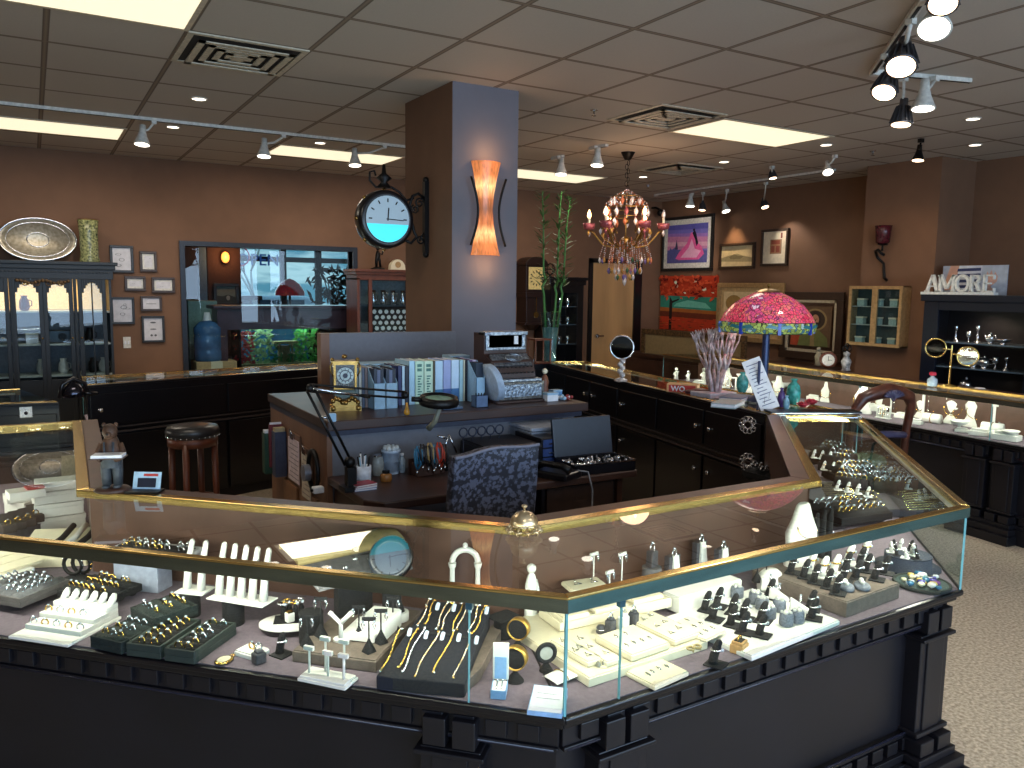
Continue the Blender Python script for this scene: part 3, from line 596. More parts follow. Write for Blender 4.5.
for k, c in enumerate(hc):
    l = {0:'teal handled pliers at the left end of the tool rack',5:'large tan handled pliers in the middle of the tool rack',7:'light blue handled pliers standing tall in the tool rack'}.get(k, None)
    g = None
    if l is None:
        g = {(30,30,36):'black handled pliers in the tool rack',(28,28,30):'black handled pliers in the tool rack',(30,30,34):'black handled pliers in the tool rack'}.get(c); l = g or {1:'second teal blue handled pliers from the left in the tool rack',6:'grey handled pliers right of the tan pliers',8:'red handled pliers, left of the two red ones',9:'orange red handled pliers, right of the two red ones'}[k]
    p = Vector(tb.location)+Vector((-.07+.014*k, -.035+.012*(k%2), .03+.01*(k%3)))
    o = thing('pliers', l, 'pliers', p, 0, g)
    for s in (-1,1): b = B(); b.tube([(0,0,0),(s*.012,-.01,.03),(s*.014,0,.075),(s*.005,.01,.10)], [.004,.006,.006,.005], 6); b.build('handle', mat('grip_%d_%d_%d'%c, c, .4), o)
    b = B(); b.tube([(0,0,.0),(0,.0,-.022)], [.006,.003], 6); b.build('jaw', chrome, o)
t = thing('third_hand_tool', 'silver spring clamp stand above the tool rack', 'tool', at(447,470)); b = B(); b.tube([(0,0,0),(-.01,0,.12),(.01,0,.17)], .004, 6); b.tube([(.01,0,.17),(.05,0,.08)], .004, 6); b.tube([(.0,0,.15),(-.05,0,.17)], .005, 6); b.build('arm', chrome, t); B().cyl((0,0,0), .02, .01).build('foot', iron, t)
# printer, drawer stack, second printer, open case, telephone
t = thing('printer', 'low black printer on the desk behind the damask chair', 'printer', (1.78,3.20,ZK)); B().box(0,.30,0,.30,0,.12).build('housing', black, t, bev=.01); B().box(.02,.28,-.004,.0,.02,.05).build('paper_slot', mat('slot_dark', (40,42,48), .4), t); B().box(.01,.29,.01,.29,.12,.126).build('lid', blackc, t)
t = thing('drawer_stack', 'dark blue stack of small drawers right of the damask chair', 'drawer stack', (2.08,3.22,ZK)); B().box(0,.11,0,.25,0,.145).build('housing', black, t, bev=.003)
for k in range(3): d = B().box(.008,.102,-.004,0,.01+.045*k,.048+.045*k).build('drawer', mat('drawer_navy', (40,60,110), .35), t); B().box(.04,.07,-.010,-.004,.025+.045*k,.031+.045*k).build('handle', chrome, d)
t = thing('copier', 'flat topped pale grey copier against the service counter', 'copier', (2.10,3.34,ZK)); B().box(0,.33,0,.26,0,.155).build('housing', mat('copier_grey', (130,140,156), .5), t, bev=.006); B().box(-.003,.333,-.003,.262,.157,.175).build('lid', mat('copier_lid', (168,178,196), .4), t, bev=.005)
t = thing('coin_case', 'open black case with its lid up, full of small silver pieces', 'case', (2.13,3.0,ZK), -.05)
b = B(); b.box(0,.34,0,.19,0,.004); b.box(0,.34,0,.005,0,.05); b.box(0,.34,.185,.19,0,.05); b.box(0,.005,0,.19,0,.05); b.box(.335,.34,0,.19,0,.05); b.build('tray', black, t)
b = B(); b.T = Matrix.Translation((0,.19,.05)) @ Matrix.Rotation(-.18,4,'X'); b.box(0,.34,0,.02,0,.19); b.build('lid', mat('case_lid', (24,27,40), .35), t, bev=.004)
b = B(); b.box(-.004,.344,-.004,0,.046,.052); b.box(.334,.344,-.004,.19,.046,.052); b.build('metal_edge', chrome, t)
pc = Vector(t.location); t = thing('silver_pieces', 'loose silver chains and pieces inside the open black case', 'jewellery', (pc.x+.17,pc.y+.09,ZK+.005)); t['kind'] = 'stuff'; b = B()
for k in range(110): b.sph((random.uniform(-.155,.155),random.uniform(-.08,.08),.02+random.uniform(0,.02)), random.uniform(.006,.011), 6, 4, mi=k%2)
b.build('pieces', [silver, mat('grey_metal', (120,120,126), .3, .8)], t)
t = thing('telephone', 'black desk telephone with a curled grey cord at the desk edge', 'telephone', (2.03,3.02,ZK), .4); B().box(-.05,.09,-.09,.09,0,.035).build('base', black, t, bev=.01); b = B(); b.tube([(-.02,-.09,.05),(-.02,-.05,.065),(-.02,.05,.065),(-.02,.09,.05)], [.02,.014,.014,.02], 10); b.build('handset', iron, t)
b = B(); pts = [Vector((.05,-.09,.04)),Vector((.09,-.12,.03)),Vector((.1,-.14,-.05)),Vector((.1,-.14,-.30)),Vector((.08,-.15,-.5))]; b.tube(pts, .004, 6); b.build('cord', mat('cord_grey', (120,120,126), .5), t)
t = thing('eyeglass_rack', 'row of dark scrolled iron loops standing behind the printer', 'rack', (1.72,3.42,ZK+.0)); b = B(); b.box(0,.26,-.02,.02,0,.01); b.build('base', iron, t); b = B()
for k in range(5): b.torus((.04+.05*k,0,.17), .022, .004, 'y', 16); b.tube([(.04+.05*k,0,.0),(.04+.05*k,0,.15)], .003, 5)
b.build('loops', mat('dark_blue_iron', (48,54,72), .4, .5), t)
# files hanging on the left side panel of the counter
def hang(nm, lab, cat, y0, y1, z0, z1, d, m, px=1.12-.004, extra=None):
    o = thing(nm, lab, cat, (px-d, y0, z0)); B().box(0,d,0,y1-y0,0,z1-z0).build('cover' if nm != 'clipboard' else 'board', m, o, bev=.002); return o
o = hang('folder', 'dark green hanging folder at the far end of the counter side', 'folder', 4.30, 4.36, .60, .82, .09, mat('folder_green', (30,66,46), .5)); B().box(.005,.085,.01,.05,.22,.235).build('papers', paper, o)
o = hang('folder', 'slate blue folder between the green folder and the clipboard', 'folder', 4.20, 4.27, .60, .84, .06, mat('folder_slate', (58,64,86), .5)); B().box(.005,.055,.01,.06,.24,.26).build('papers', mat('tan_paper', (180,160,120), .6), o)
o = hang('folder', 'dark red folder edge behind the slate folder', 'folder', 4.275, 4.295, .64, .87, .07, mat('folder_red', (110,36,40), .5)); B().box(.005,.065,.004,.016,.23,.24).build('papers', paper, o)
for y0, y1, z0, z1, l, c in ((3.93,4.14,.60,.86,'clipboard with a pink white form on the side of the counter',(224,204,206)),(3.74,3.90,.56,.82,'clipboard with beige sheets nearer the desk',(205,190,170))):
    o = hang('clipboard', l, 'clipboard', y0, y1, z0, z1, .008, panelb); h = z1-z0; w_ = y1-y0
    B().box(-.003,0,.008,w_-.008,.01,h-.03).build('sheet', mat('sheet_%d'%c[0], c, .6), o); b = B(); b.box(-.012,.0,w_/2-.03,w_/2+.03,h-.03,h); b.tube([(-.015,w_/2-.02,h),(-.02,w_/2,h+.02),(-.015,w_/2+.02,h)], .003, 6); b.build('clip', chrome, o)
    b = B()
    for k in range(8): b.box(-.0036,-.003,.02,w_-.02-.02*(k%3),.03+.024*k,.033+.024*k)
    b.build('form_lines', mat('form_ink', (120,96,100), .6), o)
t = thing('headphones', 'black and silver headband hanging on the counter side near the desk', 'headphones', (1.10,3.68,.70)); b = B(); b.torus((0,0,.04), .075, .011, 'x', 24, 6, sy=1.25); b.build('headband', iron, t); b = B(); b.T = Matrix.Translation((-.015,.05,.02)) @ Matrix.Rotation(PI/2,4,'Y'); b.cyl((0,0,-.02), .04, .03); b.build('ear_cup', mat('dull_silver', (150,150,160), .4, .6), t)
t = thing('power_adapter', 'small white plug hanging low on the counter side by the desk', 'plug', (1.09,3.56,.66)); B().box(-.03,.02,-.02,.02,0,.03).build('adapter_body', paper, t, bev=.005); B().box(-.04,-.03,-.008,.008,.01,.02).build('plug_tip', iron, t)
# ------------------------------------------------------------------ pictures
def shapes(b, w, h, items, y):
    """flat painted shapes on a canvas: (colour index, [(u,v)...]) in 0..1"""
    for k, (ci, pts) in enumerate(items):
        yy = y-.0002*(k+1); b.add([(-w/2+u*w, yy, v*h) for u, v in pts], [tuple(range(len(pts)))], mi=ci)
def ell(cx, cy, rx, ry, n=16, a0=0, a1=2*PI): return [(cx+rx*math.cos(a0+(a1-a0)*i/n), cy+ry*math.sin(a0+(a1-a0)*i/n)) for i in range(n)]
def picture(lab, loc, rz, w, h, fw, fm, mw, mm, cols, items, name='framed_picture', cat='picture', tilt=0, group=None, fd=.03, inner=None):
    t = thing(name, lab, cat, loc, rz, group)
    if tilt: t.rotation_euler = (tilt, 0, rz)
    b = B(); b.box(-w/2,w/2,-fd,0,0,fw); b.box(-w/2,w/2,-fd,0,h-fw,h); b.box(-w/2,-w/2+fw,-fd,0,fw,h-fw); b.box(w/2-fw,w/2,-fd,0,fw,h-fw)
    if fw > 0: b.build('frame', fm, t, bev=min(.004, fw/4))
    if inner:
        b = B(); e = inner; b.box(-w/2+fw,w/2-fw,-fd*.8,-.004,fw,fw+e); b.box(-w/2+fw,w/2-fw,-fd*.8,-.004,h-fw-e,h-fw); b.box(-w/2+fw,-w/2+fw+e,-fd*.8,-.004,fw,h-fw); b.box(w/2-fw-e,w/2-fw,-fd*.8,-.004,fw,h-fw); b.build('frame_liner', mm, t); 
    elif mw: B().box(-w/2+fw,w/2-fw,-.010,-.002,fw,h-fw).build('mount', mm, t)
    cw, ch = w-2*fw-2*mw, h-2*fw-2*mw
    b = B(); b.box(-cw/2,cw/2,-.012,-.003,0,ch); shapes(b, cw, ch, items, -.012); o = b.build('image', [mat('art_%d_%d_%d'%c, c, .6, var=.05, scale=25) for c in cols], t); o.location = (0,0,fw+mw)
    return t
def back_pic(lab, x0, y0, x1, y1, *a, **k):
    p = AY(x0, y0, Y1-.005); q = AY(x1, y1, Y1-.005); return picture(lab, ((p.x+q.x)/2, Y1-.004, q.z), 0, q.x-p.x, p.z-q.z, *a, **k)
def right_pic(lab, x0, y0, x1, y1, X, *a, **k):
    p = AX(x0, y0, X); q = AX(x1, y1, X); h = p.z-AX(x0, y1+(x1-x0)*0, X).z; zb = AX((x0+x1)/2, y1, X).z; zt = AX((x0+x1)/2, y0, X).z
    return picture(lab, (X, (p.y+q.y)/2, zb), -PI/2, p.y-q.y, zt-zb, *a, **k)
bf = mat('black_frame', (30,27,26), .4); wf = mat('walnut_frame', (60,42,32), .4); gf = mat('gilt_frame', (182,146,100), .45, .4, bump=.3); gf2 = mat('antique_gilt', (120,90,56), .5, .4, c2=(60,44,30), scale=50, bump=.6)
ov = mat('off_white_mount', (222,216,206), .6)
dk = (90,88,92)
def sketch(n, seed):
    r = random.Random(seed); it = []
    for k in range(n):
        cx, cy, rx, ry = r.uniform(.25,.75), r.uniform(.2,.8), r.uniform(.08,.2), r.uniform(.03,.09)
        for i in range(10):
            a, c = 2*PI*i/10, 2*PI*(i+1)/10; e = .8
            it.append((1, [(cx+rx*math.cos(a), cy+ry*math.sin(a)), (cx+rx*math.cos(c), cy+ry*math.sin(c)), (cx+rx*e*math.cos(c), cy+ry*e*math.sin(c)), (cx+rx*e*math.cos(a), cy+ry*e*math.sin(a))]))
    return it
PP = [(212,208,212), dk]
back_pic('top left framed jewellery sketch, largest of the upper frames by the china cabinet', 109,245,134,273, .025, bf, .0, ov, PP, sketch(3,1))
back_pic('small walnut framed sketch at the top right of the frame cluster', 139,251,157,272, .025, wf, .02, ov, PP, sketch(1,2))
back_pic('small landscape walnut frame in the middle left of the cluster', 124,276,146,291, .025, wf, .02, ov, PP, sketch(1,3))
back_pic('small landscape walnut frame at the far right of the cluster', 151,277,175,293, .025, wf, .02, ov, PP, sketch(1,4))
back_pic('black framed sheet of ring sketches below left in the cluster', 110,297,135,324, .022, bf, .0, ov, PP, sketch(4,5))
back_pic('small walnut frame with nearly blank certificate above the lowest frame', 140,296,162,311, .022, wf, .0, ov, PP, [(1,[(.2,.45),(.8,.45),(.8,.5),(.2,.5)])])
back_pic('lowest portrait black frame of the cluster with three small drawings', 141,316,165,342, .022, bf, .0, ov, PP, [(1, ell(.5,.8,.16,.04)),(1, ell(.5,.5,.18,.03)),(1, ell(.4,.22,.07,.05)),(1, ell(.62,.22,.07,.05))])
p = AY(123,337,Y1-.005); q = AY(131,348,Y1-.005)
t = thing('light_switch', 'white double light switch below the frame cluster on the brown wall', 'switch', (p.x, Y1-.002, q.z)); w_ = q.x-p.x; h_ = p.z-q.z
B().box(0,w_,-.006,0,0,h_).build('plate', ov, t, bev=.002)
for k in range(2): B().box(w_*(.2+.4*k),w_*(.4+.4*k),-.012,-.006,h_*.35,h_*.65).build('toggle', paper, t)
# right wall
pk = [(120,110,190),(206,130,170),(226,170,190),(236,96,160),(24,20,40),(90,90,150),(250,180,210),(60,56,90),(160,116,190),(92,88,172)]
it = [(9,[(0,.88),(1,.85),(1,1),(0,1)]),(8,[(0,.7),(1,.64),(1,.74),(0,.79)]),(1,[(0,.35),(1,.35),(1,.65),(0,.71)]),(2,[(0,.45),(1,.42),(1,.52),(0,.56)]),(5,[(0,0),(1,0),(1,.3),(.6,.36),(0,.33)]),(3,[(.22,.12),(.30,.08),(.8,.08),(.93,.22),(.86,.42),(.72,.55),(.66,.78),(.6,.78),(.5,.5),(.32,.3)]),(6,[(.35,.14),(.75,.13),(.85,.3),(.7,.36),(.62,.62),(.55,.4)]),(4,[(.63,.76),(.68,.84),(.72,.76),(.78,.5),(.74,.42),(.7,.6)]),(4, ell(.665,.84,.025,.035)),(5,[(.05,.3),(.2,.26),(.28,.36),(.2,.42),(.12,.36),(.08,.42)]),(7,[(.22,.5),(.24,.62),(.26,.5),(.28,.36),(.2,.36)])]
right_pic('large framed picture of a figure in a pink gown against a violet dusk', 664,216,713,271, X1-.004, .04, bf, .07, ov, pk, it)
sp_ = [(206,188,150),(120,110,84),(150,138,108)]
right_pic('small dark framed sepia landscape left of the upright print', 721,243,755,269, X1-.004, .035, wf, .0, ov, sp_, [(2,[(0,.25),(1,.2),(1,.4),(.7,.5),(.5,.62),(.3,.55),(0,.42)]),(1,[(.25,.45),(.4,.6),(.55,.5),(.75,.5),(.6,.35),(.3,.35)])])
right_pic('upright dark framed print of a red doorway on cream paper', 763,229,788,266, X1-.004, .03, wf, .0, ov, [(222,206,180),(130,60,44),(150,110,80)], [(2,[(.3,.3),(.8,.3),(.8,.75),(.3,.75)]),(1,[(.35,.35),(.5,.35),(.5,.55),(.35,.55)]),(1,[(.56,.35),(.72,.35),(.72,.55),(.56,.55)]),(1,[(.35,.6),(.72,.6),(.72,.72),(.35,.72)]),(1,[(.75,.78),(.82,.78),(.82,.95),(.75,.95)])])
tr = [(196,60,30),(52,140,120),(110,44,24),(220,86,50),(30,20,20),(214,222,200),(170,96,40),(120,20,16),(110,190,170)]
r = random.Random(5); it = [(1,[(0,.40),(1,.36),(1,.62),(0,.64)]),(8,[(.25,.44),(.9,.42),(.8,.52),(.5,.56),(.3,.5)]),(6,[(0,.34),(1,.30),(1,.38),(0,.42)]),(2,[(0,.25),(1,.22),(1,.32),(0,.35)]),(4,[(.17,0),(.22,0),(.225,.5),(.34,.56),(.34,.585),(.22,.54),(.18,.62),(.17,.5)])]
for k in range(170):
    u, v = r.random(), .58+.42*r.random()**.8
    if v < .62 and r.random() < .4: continue
    c = r.choice([0,3,3,7,0,5 if k % 5 == 0 else 3]); s = r.uniform(.028,.055); a = r.random()*3; it.append((c, [(u+s*math.cos(a+i*PI/2)*(1 if i%2 else .5), v+s*math.sin(a+i*PI/2)*(1 if i%2 else .5)) for i in range(4)]))
for k in range(60): u, v = r.random(), r.random()*.24; it.append((r.choice([3,7,6,2]), [(u,v),(u+.05,v),(u+.06,v+.012),(u+.01,v+.012)]))
right_pic('unframed canvas of a tree with red leaves over a teal lake', 662,276,717,331, X1-.004, 0, bf, .0, ov, tr, it, name='canvas_painting', cat='painting')
right_pic('wide gilt framed landscape partly behind the stained glass lamp shade', 719,283,783,342, X1-.08, .06, gf, .05, mat('gold_slip', (196,160,110), .5), [(214,176,120),(170,130,70),(120,100,60),(230,200,150)], [(3,[(0,.5),(1,.5),(1,1),(0,1)]),(1, ell(.2,.72,.16,.2)),(2,[(0,0),(1,0),(1,.3),(.5,.4),(0,.35)]),(1, ell(.75,.45,.2,.1))])
pt = [(104,78,54),(150,126,84),(196,142,108),(44,28,22),(112,118,66),(180,74,44),(176,130,96),(60,44,30)]
it = [(1, ell(.60,.66,.30,.28,24)),(7, ell(.60,.66,.25,.235,24)),(3, ell(.61,.67,.15,.2)),(2, ell(.61,.66,.09,.135)),(3,[(.53,.60),(.69,.60),(.68,.50),(.62,.46),(.55,.50)]),(3, ell(.575,.68,.016,.008)),(3, ell(.645,.68,.016,.008)),(3,[(.60,.67),(.62,.67),(.625,.62),(.60,.62)]),(4,[(.12,.0),(.95,.0),(.92,.22),(.72,.40),(.60,.45),(.46,.45),(.30,.38),(.2,.25)]),(5,[(0,0),(.18,0),(.24,.28),(.1,.36),(0,.3)]),(1,[(.5,.45),(.58,.45),(.62,0),(.5,0)])]
right_pic('portrait of a bearded figure with a halo in a wide dark frame', 783,292,842,360, X1-.06, .09, wf, .07, mat('pale_liner', (190,176,150), .5), pt, it, inner=.03)
t = right_pic('large leaning landscape in a carved antique gilt frame behind the branch sculpture', 643,332,745,392, 7.0, .07, gf2, 0, ov, [(132,112,78),(176,142,92),(84,74,56),(170,94,54),(206,194,160)], [(2,[(0,0),(1,0),(1,.35),(0,.3)]),(3,[(.35,.42),(.7,.56),(1,.5),(1,.42)]),(4, ell(.3,.2,.08,.12)),(4, ell(.45,.15,.07,.1)),(1,[(0,.5),(.3,.55),(.6,.6),(1,.7),(1,.62),(0,.42)])], tilt=0)
t = thing('console_table', 'low dark sideboard under the paintings, behind the far display case', 'sideboard', (6.9,5.7,0)); B().box(0,.8,0,3.0,.74,.78).build('tabletop', dwood, t); B().box(.04,.76,.04,2.96,.0,.74).build('cabinet_body', dwood, t)
for yy in (.1,1.1,2.0): d = B().box(.025,.04,yy,yy+.82,.1,.70).build('door', dwood, t); B().sph((.018,yy+.75,.45), .014, 8, 6).build('knob', brassd, d)
# framed sconce and cabinet on the pillar
t = thing('wall_cabinet', 'small gilt framed glass wall cabinet on the pillar beside the lettering', 'wall cabinet', (7.2,5.29,1.09), -PI/2); W, H_ = .58, .585; D_ = .12
b = B(); e = .03; b.box(0,W,-D_,0,0,.012); b.box(0,W,-D_,0,H_-.012,H_); b.box(0,.012,-D_,0,0,H_); b.box(W-.012,W,-D_,0,0,H_); b.build('shell', gf, t)
B().box(.012,W-.012,-.012,-.004,.012,H_-.012).build('backboard', mat('cabinet_teal_back', (70,84,84), .5), t)
for k in range(2):
    x0 = .0+k*W/2; b = B(); b.box(x0,x0+W/2,-D_-.02,-D_,0,e); b.box(x0,x0+W/2,-D_-.02,-D_,H_-e,H_); b.box(x0,x0+e,-D_-.02,-D_,e,H_-e); b.box(x0+W/2-e,x0+W/2,-D_-.02,-D_,e,H_-e); d = b.build('door', gf, t)
    b = B(); b.add([(x0+e,-D_-.01,e),(x0+W/2-e,-D_-.01,e),(x0+W/2-e,-D_-.01,H_-e),(x0+e,-D_-.01,H_-e)], [(0,1,2,3)]); b.build('pane', cglass, d)
for z in (.2,.38): B().box(.012,W-.012,-.1,-.012,z,z+.008).build('shelf', mat('pale_shelf', (190,190,180), .4), t)
for k in range(9):
    z = (.012,.208,.388)[k//3]; o = thing('trinket_box', 'tiny pale keepsake on a shelf of the gilt wall cabinet', 'keepsake', (7.2-.06,5.29-(.10+.18*(k%3)),1.09+z), 0, 'keepsakes in the gilt wall cabinet'); B().box(-.03,.03,-.04,.04,0,.06).build('keepsake_body', mat('pale_mint', (170,190,180), .4), o, bev=.005); B().box(-.032,.032,-.042,.042,.06,.075).build('lid', cream, o)
p = AX(884,222,7.1); q = AX(888,280,7.1)
t = thing('candle_sconce', 'red glass candle sconce on a curled black iron arm on the pillar', 'sconce', (7.2,4.98,q.z)); hh = p.z-q.z
b = B(); pts = [(-.0,.0,.0),(-.04,0,.02),(-.05,0,.08),(-.02,.03,.16),(-.05,.08,.22),(-.09,.08,.28),(-.12,.03,.29),(-.12,0,.26),(-.09,-.02,.24)]
b.tube([Vector(p_) for p_ in pts], .014, 8); b.tube([(-.10,0,.28),(-.1,0,.33)], .01, 8); b.lathe([(.0,.33),(.045,.335),(.05,.345)], (-.1,0,0), 16); b.build('iron_arm', iron, t)
B().lathe([(.04,.345),(.065,.36),(.07,.46),(.078,.52),(.074,.52),(.064,.46),(.055,.36),(.0,.352)], (-.1,0,0), 24).build('red_glass', mat('ruby_glass', (66,16,28), .15, var=.3, scale=60), t)
# AMORE lettering, print, silver cabinet
CX, CYb, CZ = 7.0, 3.40, 1.60
CYa = AX(924,293,CX).y-.01
t = thing('silver_cabinet', 'tall dark blue black open cabinet holding silver hollowware at the right edge', 'cabinet', (CX,CYa,0), -PI/2); W = CYa-CYb; D_ = .38
navy = mat('midnight_lacquer', (13,22,38), .35)
b = B(); b.box(0,.14,0,.03,0,CZ-.06); b.box(W-.14,W,0,.03,0,CZ-.06); b.box(.14,W-.14,0,.03,0,.7); b.box(-.02,W+.02,-.03,D_,CZ-.06,CZ); b.box(.14,W-.14,0,.03,CZ-.14,CZ-.06); b.build('face_frame', navy, t, bev=.004)
b = B(); b.box(0,.02,.03,D_,0,CZ-.06); b.box(W-.02,W,.03,D_,0,CZ-.06); b.box(0,W,D_-.02,D_,0,CZ-.06); b.build('carcass', mat('carcass_dark', (26,22,26), .5), t)
for z in (.72,.95,1.17): B().box(.02,W-.02,.04,D_-.02,z,z+.012).build('shelf', mat('shelf_glass_edge', (80,96,110), .2), t)
spotlight('cabinet_lamp', (CX+.12,4.0,CZ-.09), (CX+.2,4.0,1.1), 5, WARM, 120)
def silverpot(kind, loc, lab, s=1.0):
    t = thing({'candlestick':'candlestick','teapot':'teapot','goblet':'goblet','bowl':'silver_bowl'}[kind], lab, kind, loc, random.uniform(0,3))
    if kind == 'candlestick': B().lathe([(.035*s,0),(.03*s,.01),(.008*s,.025),(.012*s,.05),(.006*s,.09*s),(.018*s,.11*s),(.016*s,.13*s)], seg=16).build('stick_body', silver, t); B().cyl((0,0,.13*s), .022*s, .005).build('drip_pan', silver, t)
    elif kind == 'goblet': B().lathe([(.03*s,0),(.006*s,.01),(.006*s,.05*s),(.025*s,.07*s),(.032*s,.12*s),(.03*s,.12*s),(.02*s,.075*s),(0,.07*s)], seg=16).build('cup', silver, t)
    elif kind == 'teapot':
        B().lathe([(.03*s,0),(.02*s,.01),(.05*s,.04*s),(.055*s,.07*s),(.03*s,.1*s),(.0,.105*s)], seg=18).build('pot_body', silver, t)
        b = B(); b.tube([(.04*s,0,.05*s),(.08*s,0,.07*s),(.09*s,0,.1*s)], [.01*s,.007*s,.005*s], 8); b.build('spout', silver, t); b = B(); b.tube([(-.04*s,0,.09*s),(-.08*s,0,.09*s),(-.085*s,0,.05*s),(-.05*s,0,.04*s)], .005*s, 6); b.build('handle', silver, t); B().sph((0,0,.112*s), .010*s, 8, 6).build('knob', silver, t)
    else: B().lathe([(.03*s,0),(.02*s,.015),(.06*s,.035*s),(.08*s,.05*s),(.076*s,.05*s),(.05*s,.036*s),(0,.02)], seg=20).build('bowl_body', silver, t)
for k, (px, z, kind, s, lab) in enumerate([(955,1.182,'candlestick',1,'left silver candlestick on the top cabinet shelf'),(968,1.182,'goblet',.8,'small silver goblet between the candlesticks'),(977,1.182,'candlestick',1.1,'taller right silver candlestick on the top cabinet shelf'),(990,1.182,'teapot',.8,'silver sugar pot right of the candlesticks on the top shelf'),(1003,1.182,'bowl',.9,'shallow silver bowl at the right end of the top shelf'),
    (975,.962,'teapot',1,'silver teapot left on the middle cabinet shelf'),(986,.962,'teapot',.9,'second silver teapot on the middle cabinet shelf'),(997,.962,'goblet',.9,'silver goblet on the middle cabinet shelf'),(1008,.962,'candlestick',.8,'short silver candlestick at the right of the middle shelf'),(969,.732,'teapot',1.15,'large silver covered dish on the lowest visible shelf'),(992,.732,'bowl',1,'silver bowl at the right of the lowest visible shelf')]):
    p = AX(px, 345, CX+.17); silverpot(kind, (p.x, p.y, z), lab, s)
t = thing('wood_lettering', 'white wooden letters spelling AMORE on a thin base atop the dark cabinet', 'lettering', (CX+.01,AX(921,292,CX).y,CZ), -PI/2)
lw_ = mat('letter_white', (244,240,232), .5)
B().box(0,.66,-.02,.05,0,.025).build('base', lw_, t, bev=.002)
def textmesh(s, size, depth, m, name, parent, loc, rot=(PI/2,0,0), align='LEFT', bold=0):
    c = bpy.data.curves.new(name, 'FONT'); c.body = s; c.size = size; c.extrude = depth; c.align_x = align; c.resolution_u = 2; c.offset = bold
    o = bpy.data.objects.new(name+'_tmp', c); C.objects.link(o); dg = bpy.context.evaluated_depsgraph_get(); me = bpy.data.meshes.new_from_object(o.evaluated_get(dg)); bpy.data.objects.remove(o)
    me.materials.clear(); me.materials.append(m); q = bpy.data.objects.new(name, me); C.objects.link(q); q.parent = parent; q.location = loc; q.rotation_euler = rot; return q
def letter(strokes, x, m, par):
    b = B()
    for (x0,z0,x1,z1,wd) in strokes:
        dx, dz = x1-x0, z1-z0; l = math.hypot(dx,dz); nx, nz_ = -dz/l*wd/2, dx/l*wd/2
        P_ = [(x0+nx,z0+nz_),(x1+nx,z1+nz_),(x1-nx,z1-nz_),(x0-nx,z0-nz_)]
        b.add([(x+p[0],0,.025+p[1]) for p in P_]+[(x+p[0],.03,.025+p[1]) for p in P_], [(0,1,2,3),(7,6,5,4)]+[(i,i+4,(i+1)%4+4,(i+1)%4) for i in range(4)])
    return b.build('letter', m, par)
h = .15; sf = lambda x, z: (x-.018,z,x+.018,z,.012)
letter([(.0,0,.05,h,.02),(.05,h,.10,0,.026),(.02,.05,.08,.05,.012),sf(0,.006),sf(.1,.006)], .04, lw_, t)
letter([(.0,0,.0,h,.022),(.0,h,.06,.03,.024),(.06,.03,.12,h,.018),(.12,h,.12,0,.024),sf(0,.006),sf(.12,.006),sf(-.004,h-.006),sf(.124,h-.006)], .165, lw_, t)
cs = [(.06+.055*math.cos(a*PI/8), h/2+.068*math.sin(a*PI/8)) for a in range(17)]
letter([(cs[i][0],cs[i][1],cs[i+1][0],cs[i+1][1],.022) for i in range(16)], .305, lw_, t)
letter([(0,0,0,h,.024),(0,h-.008,.05,h-.008,.014),(.05,h-.008,.068,h-.035,.02),(.068,h-.035,.05,h-.065,.02),(.05,h-.065,0,h-.065,.012),(.035,h-.065,.08,0,.024),sf(0,.006),sf(.085,.006)], .445, lw_, t)
letter([(0,0,0,h,.024),(0,h-.007,.075,h-.007,.014),(0,h/2,.05,h/2,.013),(0,.007,.08,.007,.014),(.075,h-.007,.075,h-.04,.01),(.08,0,.08,.035,.01)], .56, lw_, t)
ph = [(150,160,180),(196,150,130),(44,56,100),(206,210,220),(220,170,150),(188,194,206)]
it = [(5,[(.55,0),(1,0),(1,1),(.5,1)]),(1,[(.03,.3),(.12,1),(.28,1),(.26,.6),(.2,.2),(.05,.15)]),(3,[(.26,1),(.62,1),(.6,.2),(.2,.2)])]
for k in range(4): it.append((2,[(.24,.9-.19*k),(.6,.92-.19*k),(.6,.82-.19*k),(.23,.8-.19*k)]))
it += [(4,[(.66,.35),(.76,.3),(.85,.45),(.86,.62),(.82,.78),(.79,.66),(.76,.84),(.73,.68),(.70,.8),(.68,.64),(.63,.6),(.66,.5)]),(1,[(.76,.32),(.86,.0),(.7,0),(.66,.3)])]
p = AX(945,256,7.2); q = AX(1007,293,7.2)
picture('photo print of a striped shirt torso and an open hand, standing on the dark cabinet', (7.2,(p.y+q.y)/2,CZ), -PI/2, p.y-q.y, .26, 0, bf, 0, ov, ph, it, name='photo_print', cat='print')
# black china cabinet with oval tray and vase
CHY = 8.50
p0 = AY(110,262,CHY); topz = 1.80
t = thing('china_cabinet', 'black painted china cabinet with arched glass doors and lit shelves at the left edge', 'cabinet', (-.95,CHY,0)); W = p0.x+.95+.0
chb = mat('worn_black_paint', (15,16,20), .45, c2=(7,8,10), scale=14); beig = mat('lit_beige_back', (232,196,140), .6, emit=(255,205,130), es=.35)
Dp = .42
b = B(); b.box(-.04,W+.06,-.06,Dp,topz-.03,topz); b.box(-.03,W+.04,-.04,Dp,topz-.07,topz-.03); b.box(-.01,W+.02,-.02,Dp,topz-.16,topz-.07); 
n = int(W/.03)
for k in range(n): b.box(.03*k,.03*k+.016,-.032,-.02,topz-.105,topz-.09)
b.build('cornice', chb, t, bev=.003)
b = B(); b.box(0,.02,0,Dp,0,topz-.1); b.box(W-.02,W,0,Dp,0,topz-.1); b.box(0,W,Dp-.02,Dp,0,.75); b.box(0,W,0,Dp,0,.08); b.build('carcass', chb, t)
b = B(); b.box(.02,W-.02,Dp-.02,Dp,1.35,topz-.1,0); b.box(.02,W-.02,Dp-.02,Dp,.75,1.35,1); b.build('backboard', [beig, mat('cabinet_grey_back', (120,122,130), .5)], t)
